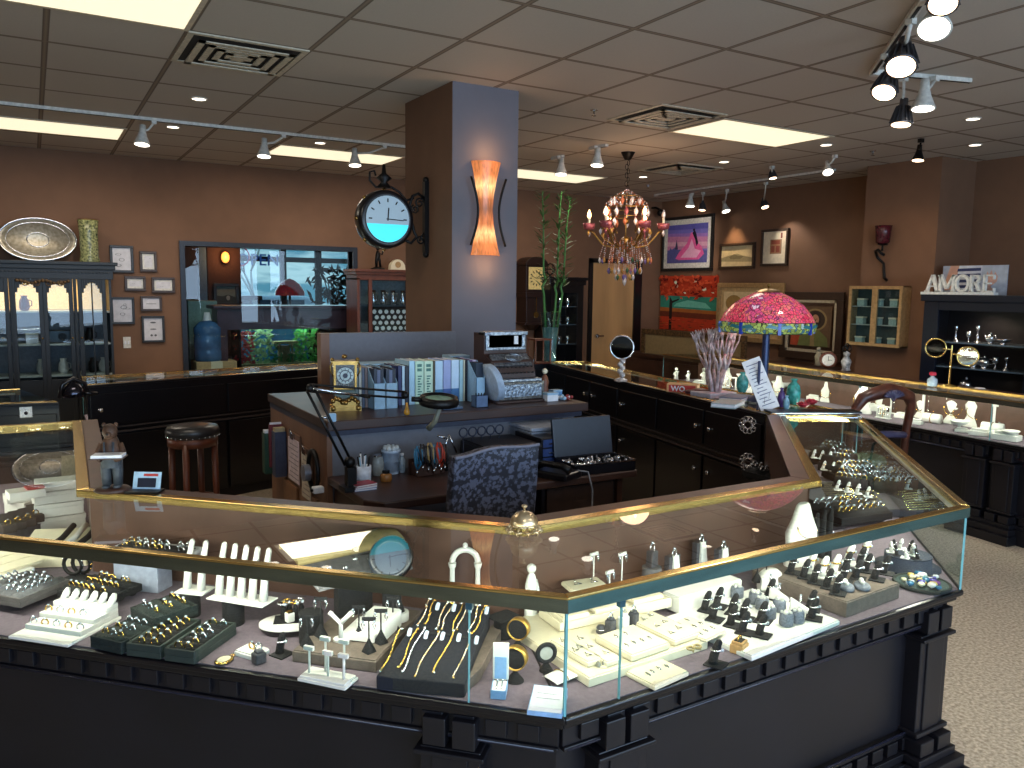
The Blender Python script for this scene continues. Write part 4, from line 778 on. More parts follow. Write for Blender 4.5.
for z in (1.33,1.03,.74): B().box(.02,W-.02,.04,Dp-.02,z,z+.015).build('shelf', mat('pale_shelf', 0), t)
def xp(px, y=300): return AY(px, y, CHY).x+.95
doors_ = [(0,xp(-52),0),(xp(-50),xp(9),1),(xp(11),xp(43),1),(xp(43),xp(73),1),(xp(78),xp(106),2)]
for (a, c, kind) in doors_:
    if c-a < .1 : continue
    b = B(); f_ = .035; zt_ = topz-.16; b.box(a,a+f_,-.02,0,.1,zt_); b.box(c-f_,c,-.02,0,.1,zt_); b.box(a+f_,c-f_,-.02,0,.1,.72)
    n = 10; w_ = c-a-2*f_
    for k in range(n):
        u0, u1 = k/n, (k+1)/n; z0 = zt_-.03-.12*abs(2*(k+.5)/n-1)**2.2; b.box(a+f_+w_*u0, a+f_+w_*u1, -.018, 0, z0, zt_)
    if kind == 2: b.box((a+c)/2-.006,(a+c)/2+.006,-.018,0,.72,zt_)
    d = b.build('door', chb, t, bev=.002)
    b = B(); b.add([(a+f_,-.008,.72),(c-f_,-.008,.72),(c-f_,-.008,zt_),(a+f_,-.008,zt_)], [(0,1,2,3)]); b.build('pane', cglass, d)
    b = B(); b.sph((c-.018 if kind == 1 and a > .5 else a+.018,-.03,1.1), .009, 8, 6); b.build('knob', brassd, d)
b = B()
a = xp(18); c = xp(69)
for k in range(15): u = k/14; b.sph((a+(c-a)*u, -.028, topz-.19+.012*math.cos(u*12)), .016, 8, 5)
for k in range(4): b.torus((a+(c-a)*(.15+.23*k), -.026, topz-.20), .022, .006, 'y', 14)
b.build('carved_garland', gf2, t)
b = B()
for x in (xp(74), xp(10)): b.box(x-.005,x+.022,-.03,0,.1,topz-.16); b.box(x+.002,x+.014,-.036,-.03,.15,topz-.2)
b.build('pilaster', chb, t, bev=.002)
arealight('china_lamp', (-.95+W/2,CHY+.2,topz-.18), (-.95+W/2,CHY+.25,0), W*.8, .1, 5, (1,.8,.5))
for k, (px, z, nm, lab) in enumerate([(24,1.345,'pitcher','dark red pitcher on the lit top shelf of the china cabinet'),(30,1.045,'white_box','small white box on the middle shelf, left door'),(58,1.045,'black_camera','boxy black object on the middle shelf behind the second glass door'),(88,1.045,'cup','small dark cup on the middle shelf behind the narrow right door'),(38,.755,'teapot','pale teapot on the lower shelf, left of the glass doors'),(60,.755,'vase','pale ribbed vase on the lower shelf behind the second door'),(90,.755,'cup','small black cup left on the lower shelf behind the narrow right door'),(101,.755,'cup','small white cup right on the lower shelf behind the narrow right door')]):
    x = AY(px,300,CHY+.2).x; o = thing(nm, lab, nm.replace('_',' '), (x,CHY+.2,z))
    if nm == 'black_camera': B().box(-.1,.1,-.04,.04,0,.12).build('camera_body', black, o, bev=.01); b = B(); b.T = Matrix.Rotation(PI/2,4,'X'); b.cyl((.02,.06,.04), .035, .04); b.build('lens', iron, o)
    elif nm == 'white_box': B().box(-.05,.05,-.04,.04,0,.08).build('carton', paper, o); B().box(-.052,.052,-.042,.042,.08,.095).build('lid', cream, o)
    else:
        m_ = mat('oxblood_glaze', (90,26,24), .2) if nm == 'pitcher' else iron if 'dark' in lab or 'black' in lab else ov
        B().lathe([(.03,0),(.045,.03),(.04,.09),(.025,.12),(.03,.14),(.026,.14),(.02,.12),(0,.11)], seg=16).build('vessel', m_, o); b = B(); b.tube([(.035,0,.1),(.06,0,.09),(.06,0,.05),(.04,0,.04)], .005, 6); b.build('handle', m_, o)
# oval silver tray on the cabinet
p = AY(38,217,8.62); q = AY(38,260,8.62)
hh = (p.z-topz); cx = AY(38,240,8.7).x; wid = (AY(78,240,8.7).x-AY(-2,240,8.7).x)/2
t = thing('oval_tray', 'large oval engraved silver tray standing on the black china cabinet', 'tray', (cx,8.74,topz+.002)); t.rotation_euler = (-.12,0,0)
tm = mat('engraved_silver', (206,196,176), .42, .6, c2=(160,148,126), scale=40, bump=.5)
b = B(); b.T = Matrix.Translation((0,0,hh/2)) @ Matrix.Rotation(PI/2,4,'X'); k = hh/2/wid
b.lathe([(0,.0),(wid*.82,.0),(wid*.86,.012),(wid*.97,.022),(wid,.024),(wid,.018),(0,-.006)], seg=48, sy=k); b.build('plate_body', tm, t)
b = B(); b.T = Matrix.Translation((0,-.022,hh/2)) @ Matrix.Rotation(PI/2,4,'X'); b.torus((0,0,0), wid*.985, .01, seg=48, sy=k); b.torus((0,0,-.012), wid*.80, .005, seg=48, sy=k); b.torus((0,0,-.018), wid*.28, .005, seg=32, sy=k*1.2); b.build('rim', silver, t)
p = AY(90,262,8.68)
t = thing('mosaic_vase', 'tall green and gold mosaic cylinder vase beside the oval silver tray', 'vase', (p.x,8.70,topz)); hv = AY(90,220,8.7).z-topz
B().lathe([(.085,0),(.09,.02),(.078,.06),(.08,hv*.7),(.09,hv),(.083,hv),(.072,hv*.7),(0,.05)], seg=28).build('vase_body', mat('mosaic', (176,176,120), .25, c2=(24,44,34), scale=55, bump=.6), t); b = B(); b.torus((0,0,hv), .087, .005, seg=28); b.build('rim', brassd, t)
# cherry curio cabinet with collection of round things, left of the column
p = AY(357,270,8.55); q = AY(420,272,8.55)
t = thing('curio_cabinet', 'cherry wood curio cabinet with glass front left of the column', 'cabinet', (p.x,8.55,0)); W = .74; tz = 1.80
b = B(); b.box(-.03,W+.03,-.03,.38,tz-.03,tz); b.box(-.015,W+.015,-.015,.38,tz-.06,tz-.03); b.box(0,W,0,.36,tz-.12,tz-.06); b.build('cornice', cwood, t, bev=.003)
b = B(); b.box(0,.03,0,.36,0,tz-.1); b.box(W-.03,W,0,.36,0,tz-.1); b.box(.13,.17,-.01,.02,0,tz-.1); b.box(0,W,0,.36,0,.6); b.build('carcass', cwood, t)
B().box(.03,W-.03,.33,.35,.6,tz-.12).build('backboard', mat('curio_back', (150,160,160), .4), t)
for z in (.8,1.05,1.4): B().box(.03,W-.03,.03,.33,z,z+.008).build('shelf', mat('shelf_glass_edge', 0), t)
b = B(); b.add([(.17,.004,.6),(W-.03,.004,.6),(W-.03,.004,tz-.12),(.17,.004,tz-.12)], [(0,1,2,3)]); b.build('pane', cglass, t); b = B(); b.add([(.03,.004,.6),(.13,.004,.6),(.13,.004,tz-.12),(.03,.004,tz-.12)], [(0,1,2,3)]); b.build('pane', cglass, t)
wp = None
for r_ in range(5):
    for k in range(7):
        loc = (p.x+.22+.072*k+.03*(r_%2), 8.62, 1.08+.062*r_)
        if loc[0] > p.x+W-.05: continue
        if wp is None:
            wp = thing('pocket_watch', 'pocket watches with pale dials in rows inside the cherry curio cabinet', 'pocket watch', loc, 0, 'pocket watches in the curio cabinet'); b = B(); b.T = Matrix.Rotation(PI/2,4,'X'); b.cyl((0,0,0), .028, .008, 16); b.build('watch_case', silver, wp); b = B(); b.T = Matrix.Rotation(PI/2,4,'X'); b.cyl((0,0,.008), .023, .002, 16); b.build('dial', paper, wp)
        else: dup(wp, loc)
t = thing('watch_rack', 'sloping dark rack carrying the pocket watches', 'rack', (p.x+.19,8.64,1.06)); b = B(); b.box(0,.50,.0,.01,0,.32); b.build('rack_board', mat('rack_dark', (36,32,32), .7), t); B().box(0,.5,-.04,0,0,.01).build('ledge', iron, t)
for k in range(4): o = thing('silver_jug', ['silver jug, leftmost on the top shelf of the curio cabinet','silver jug, second on the top shelf of the curio cabinet','silver jug, third on the top shelf of the curio cabinet','silver jug behind the column edge on the curio top shelf'][k], 'jug', (p.x+.24+.12*k,8.7,1.408)); B().lathe([(.03,0),(.045,.05),(.02,.11),(.03,.16),(.026,.16),(0,.1)], seg=14).build('vessel', silver, o); b = B(); b.tube([(.03,0,.14),(.06,0,.12),(.05,0,.05)], .004, 6); b.build('handle', silver, o)
a_ = AY(378,264,8.7); t = thing('statuette', 'dark bronze statuette on top of the cherry curio cabinet', 'statuette', (AY(378,268,8.7).x,8.7,tz)); b = B(); b.lathe([(.08,0),(.08,.015),(.03,.03)], seg=16); b.build('base', iron, t); b = B(); b.tube([(-.02,0,.03),(-.02,0,.10),(0,0,.16),(.0,0,.21)], [.014,.018,.03,.016], 8); b.tube([(.03,0,.03),(.02,0,.1),(0,0,.15)], [.012,.016,.02], 8); b.tube([(0,0,.19),(.05,0,.17),(.06,-.02,.23)], .01, 6); b.sph((0,0,.235), .022, 10, 8); b.build('figure', iron, t)
x_ = AY(397,268,8.7).x; t = thing('domed_clock', 'small pale domed clock on the curio cabinet next to the statuette', 'clock', (x_,8.7,tz)); b = B(); b.T = Matrix.Rotation(PI/2,4,'X'); pr_ = [(-.09,0)]+[(.09*math.cos(PI-a*PI/10),.02+.10*math.sin(a*PI/10)) for a in range(11)]+[(.09,0)]; b.prism(pr_, -.04, .03); b.build('clock_case', cream, t); b = B(); b.T = Matrix.Translation((0,-.031,.06)) @ Matrix.Rotation(PI/2,4,'X'); b.cyl((0,0,0), .035, .004, 18); b.build('dial', gf, t)
# grandfather clock and black glass cabinet right of the column
t = thing('grandfather_clock', 'dark wooden pendulum wall clock with square gold dial right of the column', 'clock', (5.50,8.8,0))
b = B(); b.box(-.17,.17,-.12,.14,1.15,1.18); b.box(-.14,.14,-.1,.14,1.18,1.55); b.box(-.16,.16,-.12,.14,1.50,1.56); b.box(-.15,.15,-.1,.14,1.56,1.90); b.T = Matrix.Translation((0,.14,1.90)) @ Matrix.Rotation(PI/2,4,'X'); b.prism([(.17*math.cos(PI*a/12),.11*math.sin(PI*a/12)) for a in range(13)], 0, .26); b.T = Matrix.Identity(4); b.lathe([(.05,1.08),(.09,1.12),(.12,1.15)], (0,0,0), 12); b.build('clock_case', mat('ebony_wood', (36,20,16), .35), t, bev=.003)
d = B().box(-.115,.115,-.106,-.1,1.60,1.88).build('dial', mat('gold_dial', (220,196,130), .4), t); b = B()
for k in range(12): a = k*PI/6; b.T = Matrix.Translation((0,-.108,1.74)) @ Matrix.Rotation(a,4,'Y'); b.box(-.006,.006,-.001,.001,.07,.10)
b.T = Matrix.Translation((0,-.109,1.74)) @ Matrix.Rotation(.9,4,'Y'); b.box(-.003,.003,-.001,.0,0,.06); b.T = Matrix.Translation((0,-.109,1.74)) @ Matrix.Rotation(-1.2,4,'Y'); b.box(-.003,.003,-.001,.0,0,.08); b.build('numerals', iron, d)
b = B(); b.T = Matrix.Translation((0,-.11,1.28)) @ Matrix.Rotation(PI/2,4,'X'); b.cyl((0,0,0), .04, .006, 18); b.T = Matrix.Identity(4); b.box(-.004,.004,-.112,-.108,1.3,1.5); b.build('pendulum', brass, t)
t = thing('curio_cabinet', 'black curio cabinet with glass door between the pendulum clock and the pale door', 'cabinet', (5.62,8.55,0)); W = .50; tz = 1.76
b = B(); b.box(-.05,W+.05,-.05,.38,tz-.04,tz); b.box(-.03,W+.03,-.03,.38,tz-.10,tz-.04); b.build('cornice', black, t, bev=.004); b = B(); b.box(0,.02,0,.36,0,tz-.1); b.box(W-.02,W,0,.36,0,tz-.1); b.box(0,W,.34,.36,0,tz-.1); b.box(0,W,0,.36,0,.3); b.build('carcass', black, t)
b = B(); b.box(.0,.06,-.015,.01,.3,tz-.1); b.box(W-.09,W,-.015,.01,.3,tz-.1); b.box(.06,W-.09,-.015,.01,tz-.2,tz-.1); b.box(.06,W-.09,-.015,.01,.3,.4); d = b.build('door', black, t); b = B(); b.add([(.06,0,.4),(W-.09,0,.4),(W-.09,0,tz-.2),(.06,0,tz-.2)], [(0,1,2,3)]); b.build('pane', cglass, d)
for z in (.9,1.15,1.38): B().box(.03,W-.03,.03,.33,z,z+.008).build('shelf', mat('shelf_glass_edge', 0), t)
for k in range(9): z = (.908,1.158,1.388)[k//3]; o = thing('glass_cup', 'small silver cups on the shelves of the black curio cabinet', 'cup', (5.62+.1+.13*(k%3),8.68,z), 0, 'silver cups in the black curio cabinet'); B().lathe([(.025,0),(.01,.015),(.035,.05),(.03,.10),(.027,.1),(0,.04)], seg=12).build('cup_bowl', silver, o)
spotlight('curio_lamp', (5.85,8.62,1.64), (5.85,8.75,1.0), 2.5, CREAM, 110)
t = thing('globe_ornament', 'small dark wire globe on top of the black curio cabinet', 'ornament', (5.72,8.72,1.76)); b = B(); b.torus((0,0,.10), .07, .006, 'y', 18); b.torus((0,0,.10), .07, .006, 'x', 18); b.torus((0,0,.10), .07, .006, 'z', 18); b.build('globe', iron, t); B().lathe([(.04,0),(.01,.02),(.01,.03)], seg=12).build('base', iron, t)
# ------------------------------------------------------------------ column fittings: two-face clock and amber sconce
t = thing('station_clock', 'round black two-sided clock on a scrolled iron bracket on the column', 'clock', (2.265,4.93,2.03))
b = B(); b.box(-.03,.0,-.02,.02,-.20,.26); b.sph((-.015,0,.27), .022, 8, 6); b.sph((-.015,0,-.21), .022, 8, 6); b.build('wall_bar', iron, t)
sp2 = lambda cx, cz, r0, r1, a0, a1, n=16: [(cx+(r0+(r1-r0)*i/n)*math.cos(a0+(a1-a0)*i/n), 0, cz+(r0+(r1-r0)*i/n)*math.sin(a0+(a1-a0)*i/n)) for i in range(n+1)]
b = B(); b.tube([(-.02,0,.15),(-.07,0,.18),(-.11,0,.16),(-.13,0,.10),(-.12,0,.02),(-.10,0,-.06),(-.08,0,-.10),(-.12,0,-.14),(-.17,0,-.12)], .010, 8); b.tube([(-.10,0,.15),(-.15,0,.13),(-.2,0,.18),(-.26,0,.21),(-.30,0,.21)], .008, 8); b.tube(sp2(-.06,.12,.035,.008,0,9), .006, 6); b.tube(sp2(-.09,.08,.03,.006,2,11), .006, 6); b.tube(sp2(-.05,-.12,.03,.006,1,10), .006, 6); b.tube([(-.02,0,-.14),(-.05,0,-.10),(-.02,0,-.06)], .007, 6)
b.tube([(-.30,0,.21),(-.36,0,.20),(-.40,0,.24),(-.40,0,.29),(-.37,0,.30),(-.36,0,.27)], .007, 6); b.build('scroll_bracket', iron, t)
b = B(); b.lathe([(.05,.20),(.02,.235),(.05,.26),(.015,.29),(.01,.34),(0,.35)], (-.305,0,0), 14); b.build('finial', iron, t)
cc = (-.305,0,0)
b = B(); b.T = Matrix.Translation(cc) @ Matrix.Rotation(PI/2,4,'X'); b.lathe([(.145,-.06),(.17,-.065),(.182,-.045),(.186,0),(.182,.045),(.17,.065),(.145,.06)], seg=40); b.build('clock_body', black, t)
for k in range(8):
    a = k*PI/4; b = B(); b.sph((cc[0]+.185*math.cos(a),0,.185*math.sin(a)), .014, 8, 6); b.build('stud', brassd, t)
b = B(); b.T = Matrix.Translation(cc) @ Matrix.Rotation(PI/2,4,'X'); b.cyl((0,0,.0605), .145, .003, 40); d = b.build('dial', mat('clock_dial', (178,196,206), .35, var=.01, emit=(150,180,200), es=.12), t)
b = B(); b.T = Matrix.Translation((cc[0],-.0642,0)); b.add([(.144*math.cos(a),0,.144*math.sin(a)) for a in [PI+.22+(PI-.44)*i/20 for i in range(21)]], [tuple(range(21))]); b.build('lit_lower_half', mat('cyan_glow', (60,214,226), .3, var=.02, emit=(60,214,230), es=.75), d)
b = B()
for k in range(12):
    a = k*PI/6
    if -math.cos(a) > .1: continue
    b.T = Matrix.Translation((cc[0],-.0645,0)) @ Matrix.Rotation(a,4,'Y'); b.box(-.004,.004,-.001,0,.105,.128)
b.T = Matrix.Translation((cc[0],-.0652,0)) @ Matrix.Rotation(.08,4,'Y'); b.box(-.004,.004,-.001,0,-.01,.07); b.T = Matrix.Translation((cc[0],-.066,0)) @ Matrix.Rotation(PI/2+.05,4,'Y'); b.box(-.003,.003,-.001,0,-.01,.105); b.build('hands', iron, d)
t = thing('wall_sconce', 'flared amber ribbed glass sconce with black iron arcs, lit, on the column front', 'sconce', (2.495,4.57,1.81))
am = bpy.data.materials.new('amber_ribbed_glass'); am.use_nodes = True; nt = am.node_tree; N = nt.nodes; L = nt.links; bs = N['Principled BSDF']
tc = N.new('ShaderNodeTexCoord'); sp = N.new('ShaderNodeSeparateXYZ'); L.new(tc.outputs['Object'], sp.inputs[0])
r = N.new('ShaderNodeValToRGB'); e = r.color_ramp.elements; mp = N.new('ShaderNodeMapRange'); mp.inputs[1].default_value = 0; mp.inputs[2].default_value = .58; L.new(sp.outputs['Z'], mp.inputs[0]); L.new(mp.outputs[0], r.inputs[0])
e[0].position = 0; e[0].color = (.45,.13,.04,1); e[1].position = 1; e[1].color = (.45,.13,.04,1)
for pos, c in ((.12,(.72,.22,.06,1)),(.24,(1.3,.75,.3,1)),(.34,(.6,.17,.05,1)),(.5,(.14,.05,.03,1)),(.6,(.4,.12,.04,1)),(.74,(1.3,.75,.3,1)),(.86,(.72,.22,.06,1))): q_ = e.new(pos); q_.color = c
mp2 = N.new('ShaderNodeMapping'); mp2.inputs['Scale'].default_value = (90,90,14); nz = N.new('ShaderNodeTexNoise'); nz.inputs['Scale'].default_value = 1; nz.inputs['Detail'].default_value = 4; L.new(tc.outputs['Object'], mp2.inputs[0]); L.new(mp2.outputs[0], nz.inputs[0]); mr = N.new('ShaderNodeMapRange'); mr.inputs[1].default_value = .3; mr.inputs[2].default_value = .7; mr.inputs[3].default_value = .45; mr.inputs[4].default_value = 1.35; L.new(nz.outputs[0], mr.inputs[0]); L.new(mr.outputs[0], bs.inputs['Emission Strength']); L.new(r.outputs[0], bs.inputs['Emission Color']); bs.inputs['Base Color'].default_value = (.5,.16,.06,1); bs.inputs['Roughness'].default_value = .25
prof = [(.1+.0,0),(.092,.03),(.072,.12),(.058,.20),(.052,.29),(.058,.38),(.074,.47),(.092,.55),(.10,.58)]
vs = []; fs = []; n = 25
for i in range(n):
    a = PI+PI*i/(n-1)
    for r_, z in prof: rr = r_*(1+.03*(i%2)); vs.append((rr*math.cos(a), .8*rr*math.sin(a), z))
for i in range(n-1):
    for k in range(8): fs.append((i*9+k,(i+1)*9+k,(i+1)*9+k+1,i*9+k+1))
B().add(vs, fs, True).build('glass_shade', am, t)
b = B()
for s in (-1,1): b.tube([(s*(.125-.05*math.sin(PI*i/12)), -.05, .06+.42*i/12) for i in range(13)], .008, 8)
b.tube([(-.02,-.03,.29),(.02,-.03,.29)], .006); b.build('iron_arc', iron, t)
B().box(-.04,.04,-.02,0,.22,.36).build('backplate', iron, t)
for z in (.13,.43):
    l = bpy.data.lights.new('sconce_bulb', 'POINT'); l.energy = 1.0; l.color = (1,.5,.2); l.shadow_soft_size = .03; o = bpy.data.objects.new('sconce_bulb', l); C.objects.link(o); o.location = (2.495,4.46,1.81+z+(.2 if z > .3 else -.2))
# ------------------------------------------------------------------ the room seen through the interior window
YB = 14.0
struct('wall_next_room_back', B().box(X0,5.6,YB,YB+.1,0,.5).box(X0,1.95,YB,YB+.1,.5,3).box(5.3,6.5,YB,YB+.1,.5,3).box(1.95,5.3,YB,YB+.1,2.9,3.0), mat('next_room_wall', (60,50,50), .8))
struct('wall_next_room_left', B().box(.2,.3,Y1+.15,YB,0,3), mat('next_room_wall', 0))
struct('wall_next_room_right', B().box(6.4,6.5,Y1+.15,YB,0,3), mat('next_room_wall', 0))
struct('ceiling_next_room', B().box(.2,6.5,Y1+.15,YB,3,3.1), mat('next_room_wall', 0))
b = B(); fr = mat('bronze_window_frame', (38,44,54), .4, .4)
b.box(wx0-.05,wx0,Y1-.03,Y1+.17,wz0-.05,wz1+.05); b.box(wx1,wx1+.05,Y1-.03,Y1+.17,wz0-.05,wz1+.05); b.box(wx0,wx1,Y1-.03,Y1+.17,wz1,wz1+.05); b.box(wx0,wx1,Y1-.03,Y1+.17,wz0-.05,wz0)
struct('window_1', b, fr)
b = B(); b.add([(wx0,Y1+.05,wz0),(wx1,Y1+.05,wz0),(wx1,Y1+.05,wz1),(wx0,Y1+.05,wz1)], [(0,1,2,3)]); struct('window_1_glass', b, cglass)
def bx(px, Y, py=280): return AY(px, py, Y).x
def bz(py, Y, px=280): return AY(px, py, Y).z
ext = bpy.data.materials.new('bright_street'); ext.use_nodes = True; nt = ext.node_tree; N = nt.nodes; L = nt.links; N.clear(); o_ = N.new('ShaderNodeOutputMaterial'); em = N.new('ShaderNodeEmission'); em.inputs[1].default_value = 1.0
tc = N.new('ShaderNodeTexCoord'); mp = N.new('ShaderNodeMapping'); mp.inputs['Scale'].default_value = (.5,1,2.2); nz = N.new('ShaderNodeTexNoise'); nz.inputs['Scale'].default_value = 1.6; nz.inputs['Detail'].default_value = 6; r = N.new('ShaderNodeValToRGB')
r.color_ramp.elements[0].position = .40; r.color_ramp.elements[0].color = (.16,.42,.55,1); r.color_ramp.elements[1].position = .6; r.color_ramp.elements[1].color = (.75,1.0,1.05,1)
L.new(tc.outputs['Object'], mp.inputs[0]); L.new(mp.outputs[0], nz.inputs[0]); L.new(nz.outputs[0], r.inputs[0]); L.new(r.outputs[0], em.inputs[0]); L.new(em.outputs[0], o_.inputs[0])
struct('exterior_street', B().box(-3,12,19,19.1,-.5,6), ext)
struct('exterior_ground', B().box(-3,12,14.2,19,-.2,-.1), mat('asphalt', (120,130,135), .9))
b = B()
for a, c in ((1.95,2.0),(bx(280,YB),bx(286,YB)),(bx(315,YB),bx(321,YB)),(5.2,5.3)): b.box(a,c,YB-.05,YB+.02,.5,2.9)
b.box(1.95,5.3,YB-.05,YB+.02,bz(262,YB),bz(257,YB)); b.box(bx(286,YB),bx(315,YB),YB-.05,YB+.02,.3,.5)
struct('window_2', b, fr)
b = B(); b.add([(1.95,YB,.5),(5.3,YB,.5),(5.3,YB,2.9),(1.95,YB,2.9)], [(0,1,2,3)]); struct('window_2_glass', b, cglass)
x = bx(252,YB-.1); t = thing('open_sign', 'blue neon OPEN sign hanging in the far shop window', 'sign', (x-.25,YB-.12,bz(266,YB)))
textmesh('OPEN', .27, .006, mat('neon_blue', (70,120,180), .4, emit=(50,90,170), es=.35), 'lettering', t, (0,0,0), bold=.001)
b = B(); b.torus((.05,0,.14), .16, .012, 'y', 18); b.build('ring_tube', mat('neon_pink', (180,70,110), .4, emit=(200,60,110), es=.25), t)
# bare tree and car outside, as real things
t = thing('bare_tree', 'pale bare branched tree outside the far shop window', 'tree', (bx(256,16),16,0)); r = random.Random(3); b = B()
def branch(b, p, d, l, w, n, r):
    q = p+d*l; b.tube([p, p.lerp(q,.5)+Vector((r.uniform(-1,1),0,r.uniform(-.5,.5)))*l*.06, q], [w,w*.85,w*.65], 5)
    if n == 0: return
    for k in range(3 if n > 1 else 2): branch(b, q, (d+Vector((r.uniform(-.7,.7),r.uniform(-.4,.4),r.uniform(-.1,.5)))).normalized(), l*.72, w*.6, n-1, r)
branch(b, Vector((0,0,0)), Vector((.02,0,1)), 1.1, .05, 4, r); b.build('branches', mat('pale_bark', (210,215,205), .8), t)
t = thing('car', 'blurred pale car parked outside the far window', 'car', (bx(265,17.5),17.5,0)); b = B(); b.T = Matrix.Rotation(PI/2,4,'X'); b.prism([(-1.9,.35),(1.9,.35),(1.9,.85),(1.2,.95),(.7,1.4),(-.8,1.4),(-1.4,.95),(-1.9,.85)], -.8, .8); b.build('car_body', mat('car_paint', (190,215,225), .3), t, bev=.06)
for x in (-1.2,1.2): b = B(); b.T = Matrix.Translation((x,-.82,.33)) @ Matrix.Rotation(PI/2,4,'X'); b.lathe([(.0,0),(.33,0),(.33,.16),(0,.16)], seg=20); b.build('wheel', iron, t)
b = B(); b.box(-.7,.6,-.81,-.79,1.0,1.32); b.build('side_window', mat('car_glass', (50,80,95), .1), t)
Yd = 11.5
t = thing('potted_plant', 'tall dark potted plant against the far shop window', 'plant', (bx(333,12.8,300),12.8,.9)); B().lathe([(.10,0),(.14,.25),(.15,.28),(.13,.28),(0,.26)], seg=16).build('pot', iron, t); r = random.Random(8); b = B()
for k in range(130):
    a, h, rr = r.uniform(0,6.28), r.uniform(.35,1.0), r.uniform(.05,.42); p = Vector((rr*math.cos(a), rr*math.sin(a)*.6, h+.0)); u = Vector((r.uniform(-1,1),r.uniform(-1,1),r.uniform(-1,.5))).normalized()*.11; v = u.cross(Vector((0,1,.3))).normalized()*.025; b.add([p-u,p+v,p+u,p-v], [(0,1,2,3)])
for k in range(5): b.tube([(0,0,.25),(.15*math.cos(k*1.3),.1*math.sin(k*1.3),.85)], .01, 5)
b.build('foliage', mat('dark_leaf', (24,44,36), .5, var=.2), t)
t = thing('plant_stand', 'dark stand under the potted plant in the next room', 'stand', (bx(333,12.8,300)-.25,12.55,0)); B().box(0,.5,0,.5,.84,.9).build('top', iron, t)
for x_ in (.03,.47):
    for y_ in (.03,.47): B().cb(x_,y_,0,.04,.04,.84).build('leg', iron, t)
t = thing('glass_lamp', 'small stained glass table lamp with a red shade seen through the window', 'lamp', (bx(290,Yd,305),Yd,bz(310,Yd))); z_ = bz(294,Yd)-bz(310,Yd); w_ = (bx(304,Yd)-bx(275,Yd))/2
B().lathe([(.12,-.0),(.1,.02),(.02,.04),(.015,z_+.05)], seg=16).build('base', iron, t); B().lathe([(w_,z_-.02),(w_*.98,z_+.04),(w_*.7,z_+.14),(w_*.3,z_+.2),(.0,z_+.22)], seg=24).build('lamp_shade', mat('red_mosaic_shade', (140,40,50), .3, c2=(30,70,60), scale=30, emit=(120,30,40), es=.25), t)
t = thing('sideboard', 'dark sideboard under the small lamp in the next room', 'sideboard', (bx(262,Yd),Yd-.25,0)); B().box(0,1.3,0,.5,0,bz(310,Yd)-.04).build('cabinet_body', iron, t); B().box(-.02,1.32,-.02,.52,bz(310,Yd)-.04,bz(310,Yd)).build('tabletop', dwood, t)
t = thing('dining_chair', 'dark chair silhouette left of the small lamp in the next room', 'chair', (bx(249,Yd,300),Yd,0)); h = bz(296,Yd); b = B(); b.box(-.22,.22,.16,.2,h-.06,h); 
for k in range(4): b.box(-.2+.12*k,-.17+.12*k,.165,.195,h-.5,h-.06)
b.build('backrest', iron, t); B().box(-.22,.22,-.22,.2,h-.55,h-.5).build('seat', iron, t)
for x_ in (-.2,.17):
    for y_ in (-.2,.16): B().box(x_,x_+.03,y_,y_+.03,0,h-.55).build('leg', iron, t)
# dark divider wall with a lamp and picture
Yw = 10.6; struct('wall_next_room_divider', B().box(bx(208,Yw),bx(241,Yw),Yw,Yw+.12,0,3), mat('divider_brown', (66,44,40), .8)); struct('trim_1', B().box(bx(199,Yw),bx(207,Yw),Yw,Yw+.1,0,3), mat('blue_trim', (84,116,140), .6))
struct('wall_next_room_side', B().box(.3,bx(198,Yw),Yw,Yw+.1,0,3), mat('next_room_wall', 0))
t = thing('wall_sconce', 'small glowing orange sconce in the next room through the window', 'sconce', (bx(225,Yw),Yw,bz(263,Yw))); B().sph((0,-.06,.05), .05, 12, 8, sz=1.4).build('glass_shade', mat('amber_glow', (255,150,70), .4, emit=(255,140,60), es=3.5), t); B().box(-.03,.03,-.03,0,-.02,.12).build('backplate', iron, t)
l = bpy.data.lights.new('sconce_glow', 'POINT'); l.energy = 6; l.color = (1,.4,.15); l.shadow_soft_size = .05; o = bpy.data.objects.new('sconce_glow', l); C.objects.link(o); o.location = (bx(225,Yw),Yw-.2,bz(258,Yw))
p = AY(213,283,Yw-.01); q = AY(239,306,Yw-.01); picture('dark framed painting under the orange sconce in the next room', ((p.x+q.x)/2,Yw-.005,q.z), 0, q.x-p.x, p.z-q.z, .04, bf, 0, ov, [(110,120,110),(50,54,50),(150,150,140)], [(1,[(0,0),(1,0),(1,.35),(.6,.5),(.3,.4),(0,.45)]),(2, ell(.6,.3,.1,.15))])
# mantel, water jug and aquarium behind the opening
Ym = 9.2; mw = mat('mahogany', (66,46,56), .3, var=.15, scale=6)
t = thing('mantel_shelf', 'dark mahogany mantel shelf across the interior window', 'shelf', (0,Ym,0)); xa, xb = bx(217,Ym,315), wx1+.3; zt_, zb_ = bz(309,Ym), bz(329,Ym)
B().box(xa-.05,xb+.05,-.06,.35,zt_,zt_+.04).build('top', mw, t, bev=.01); B().box(xa,xb,-.02,.3,zb_,zt_).build('apron', mw, t); B().box(xa,xa+.1,-.02,.3,0,zb_).build('side_post', mw, t); B().box(xb-.1,xb,-.02,.3,0,zb_).build('side_post', mw, t)
t = thing('water_bottle', 'large blue translucent water cooler bottle left in the interior window', 'water bottle', (bx(208,Ym+.05,345),Ym+.05,bz(361,Ym,208))); rr = (bx(222,Ym)-bx(194,Ym))/2; hh = bz(322,Ym,208)-bz(361,Ym,208)
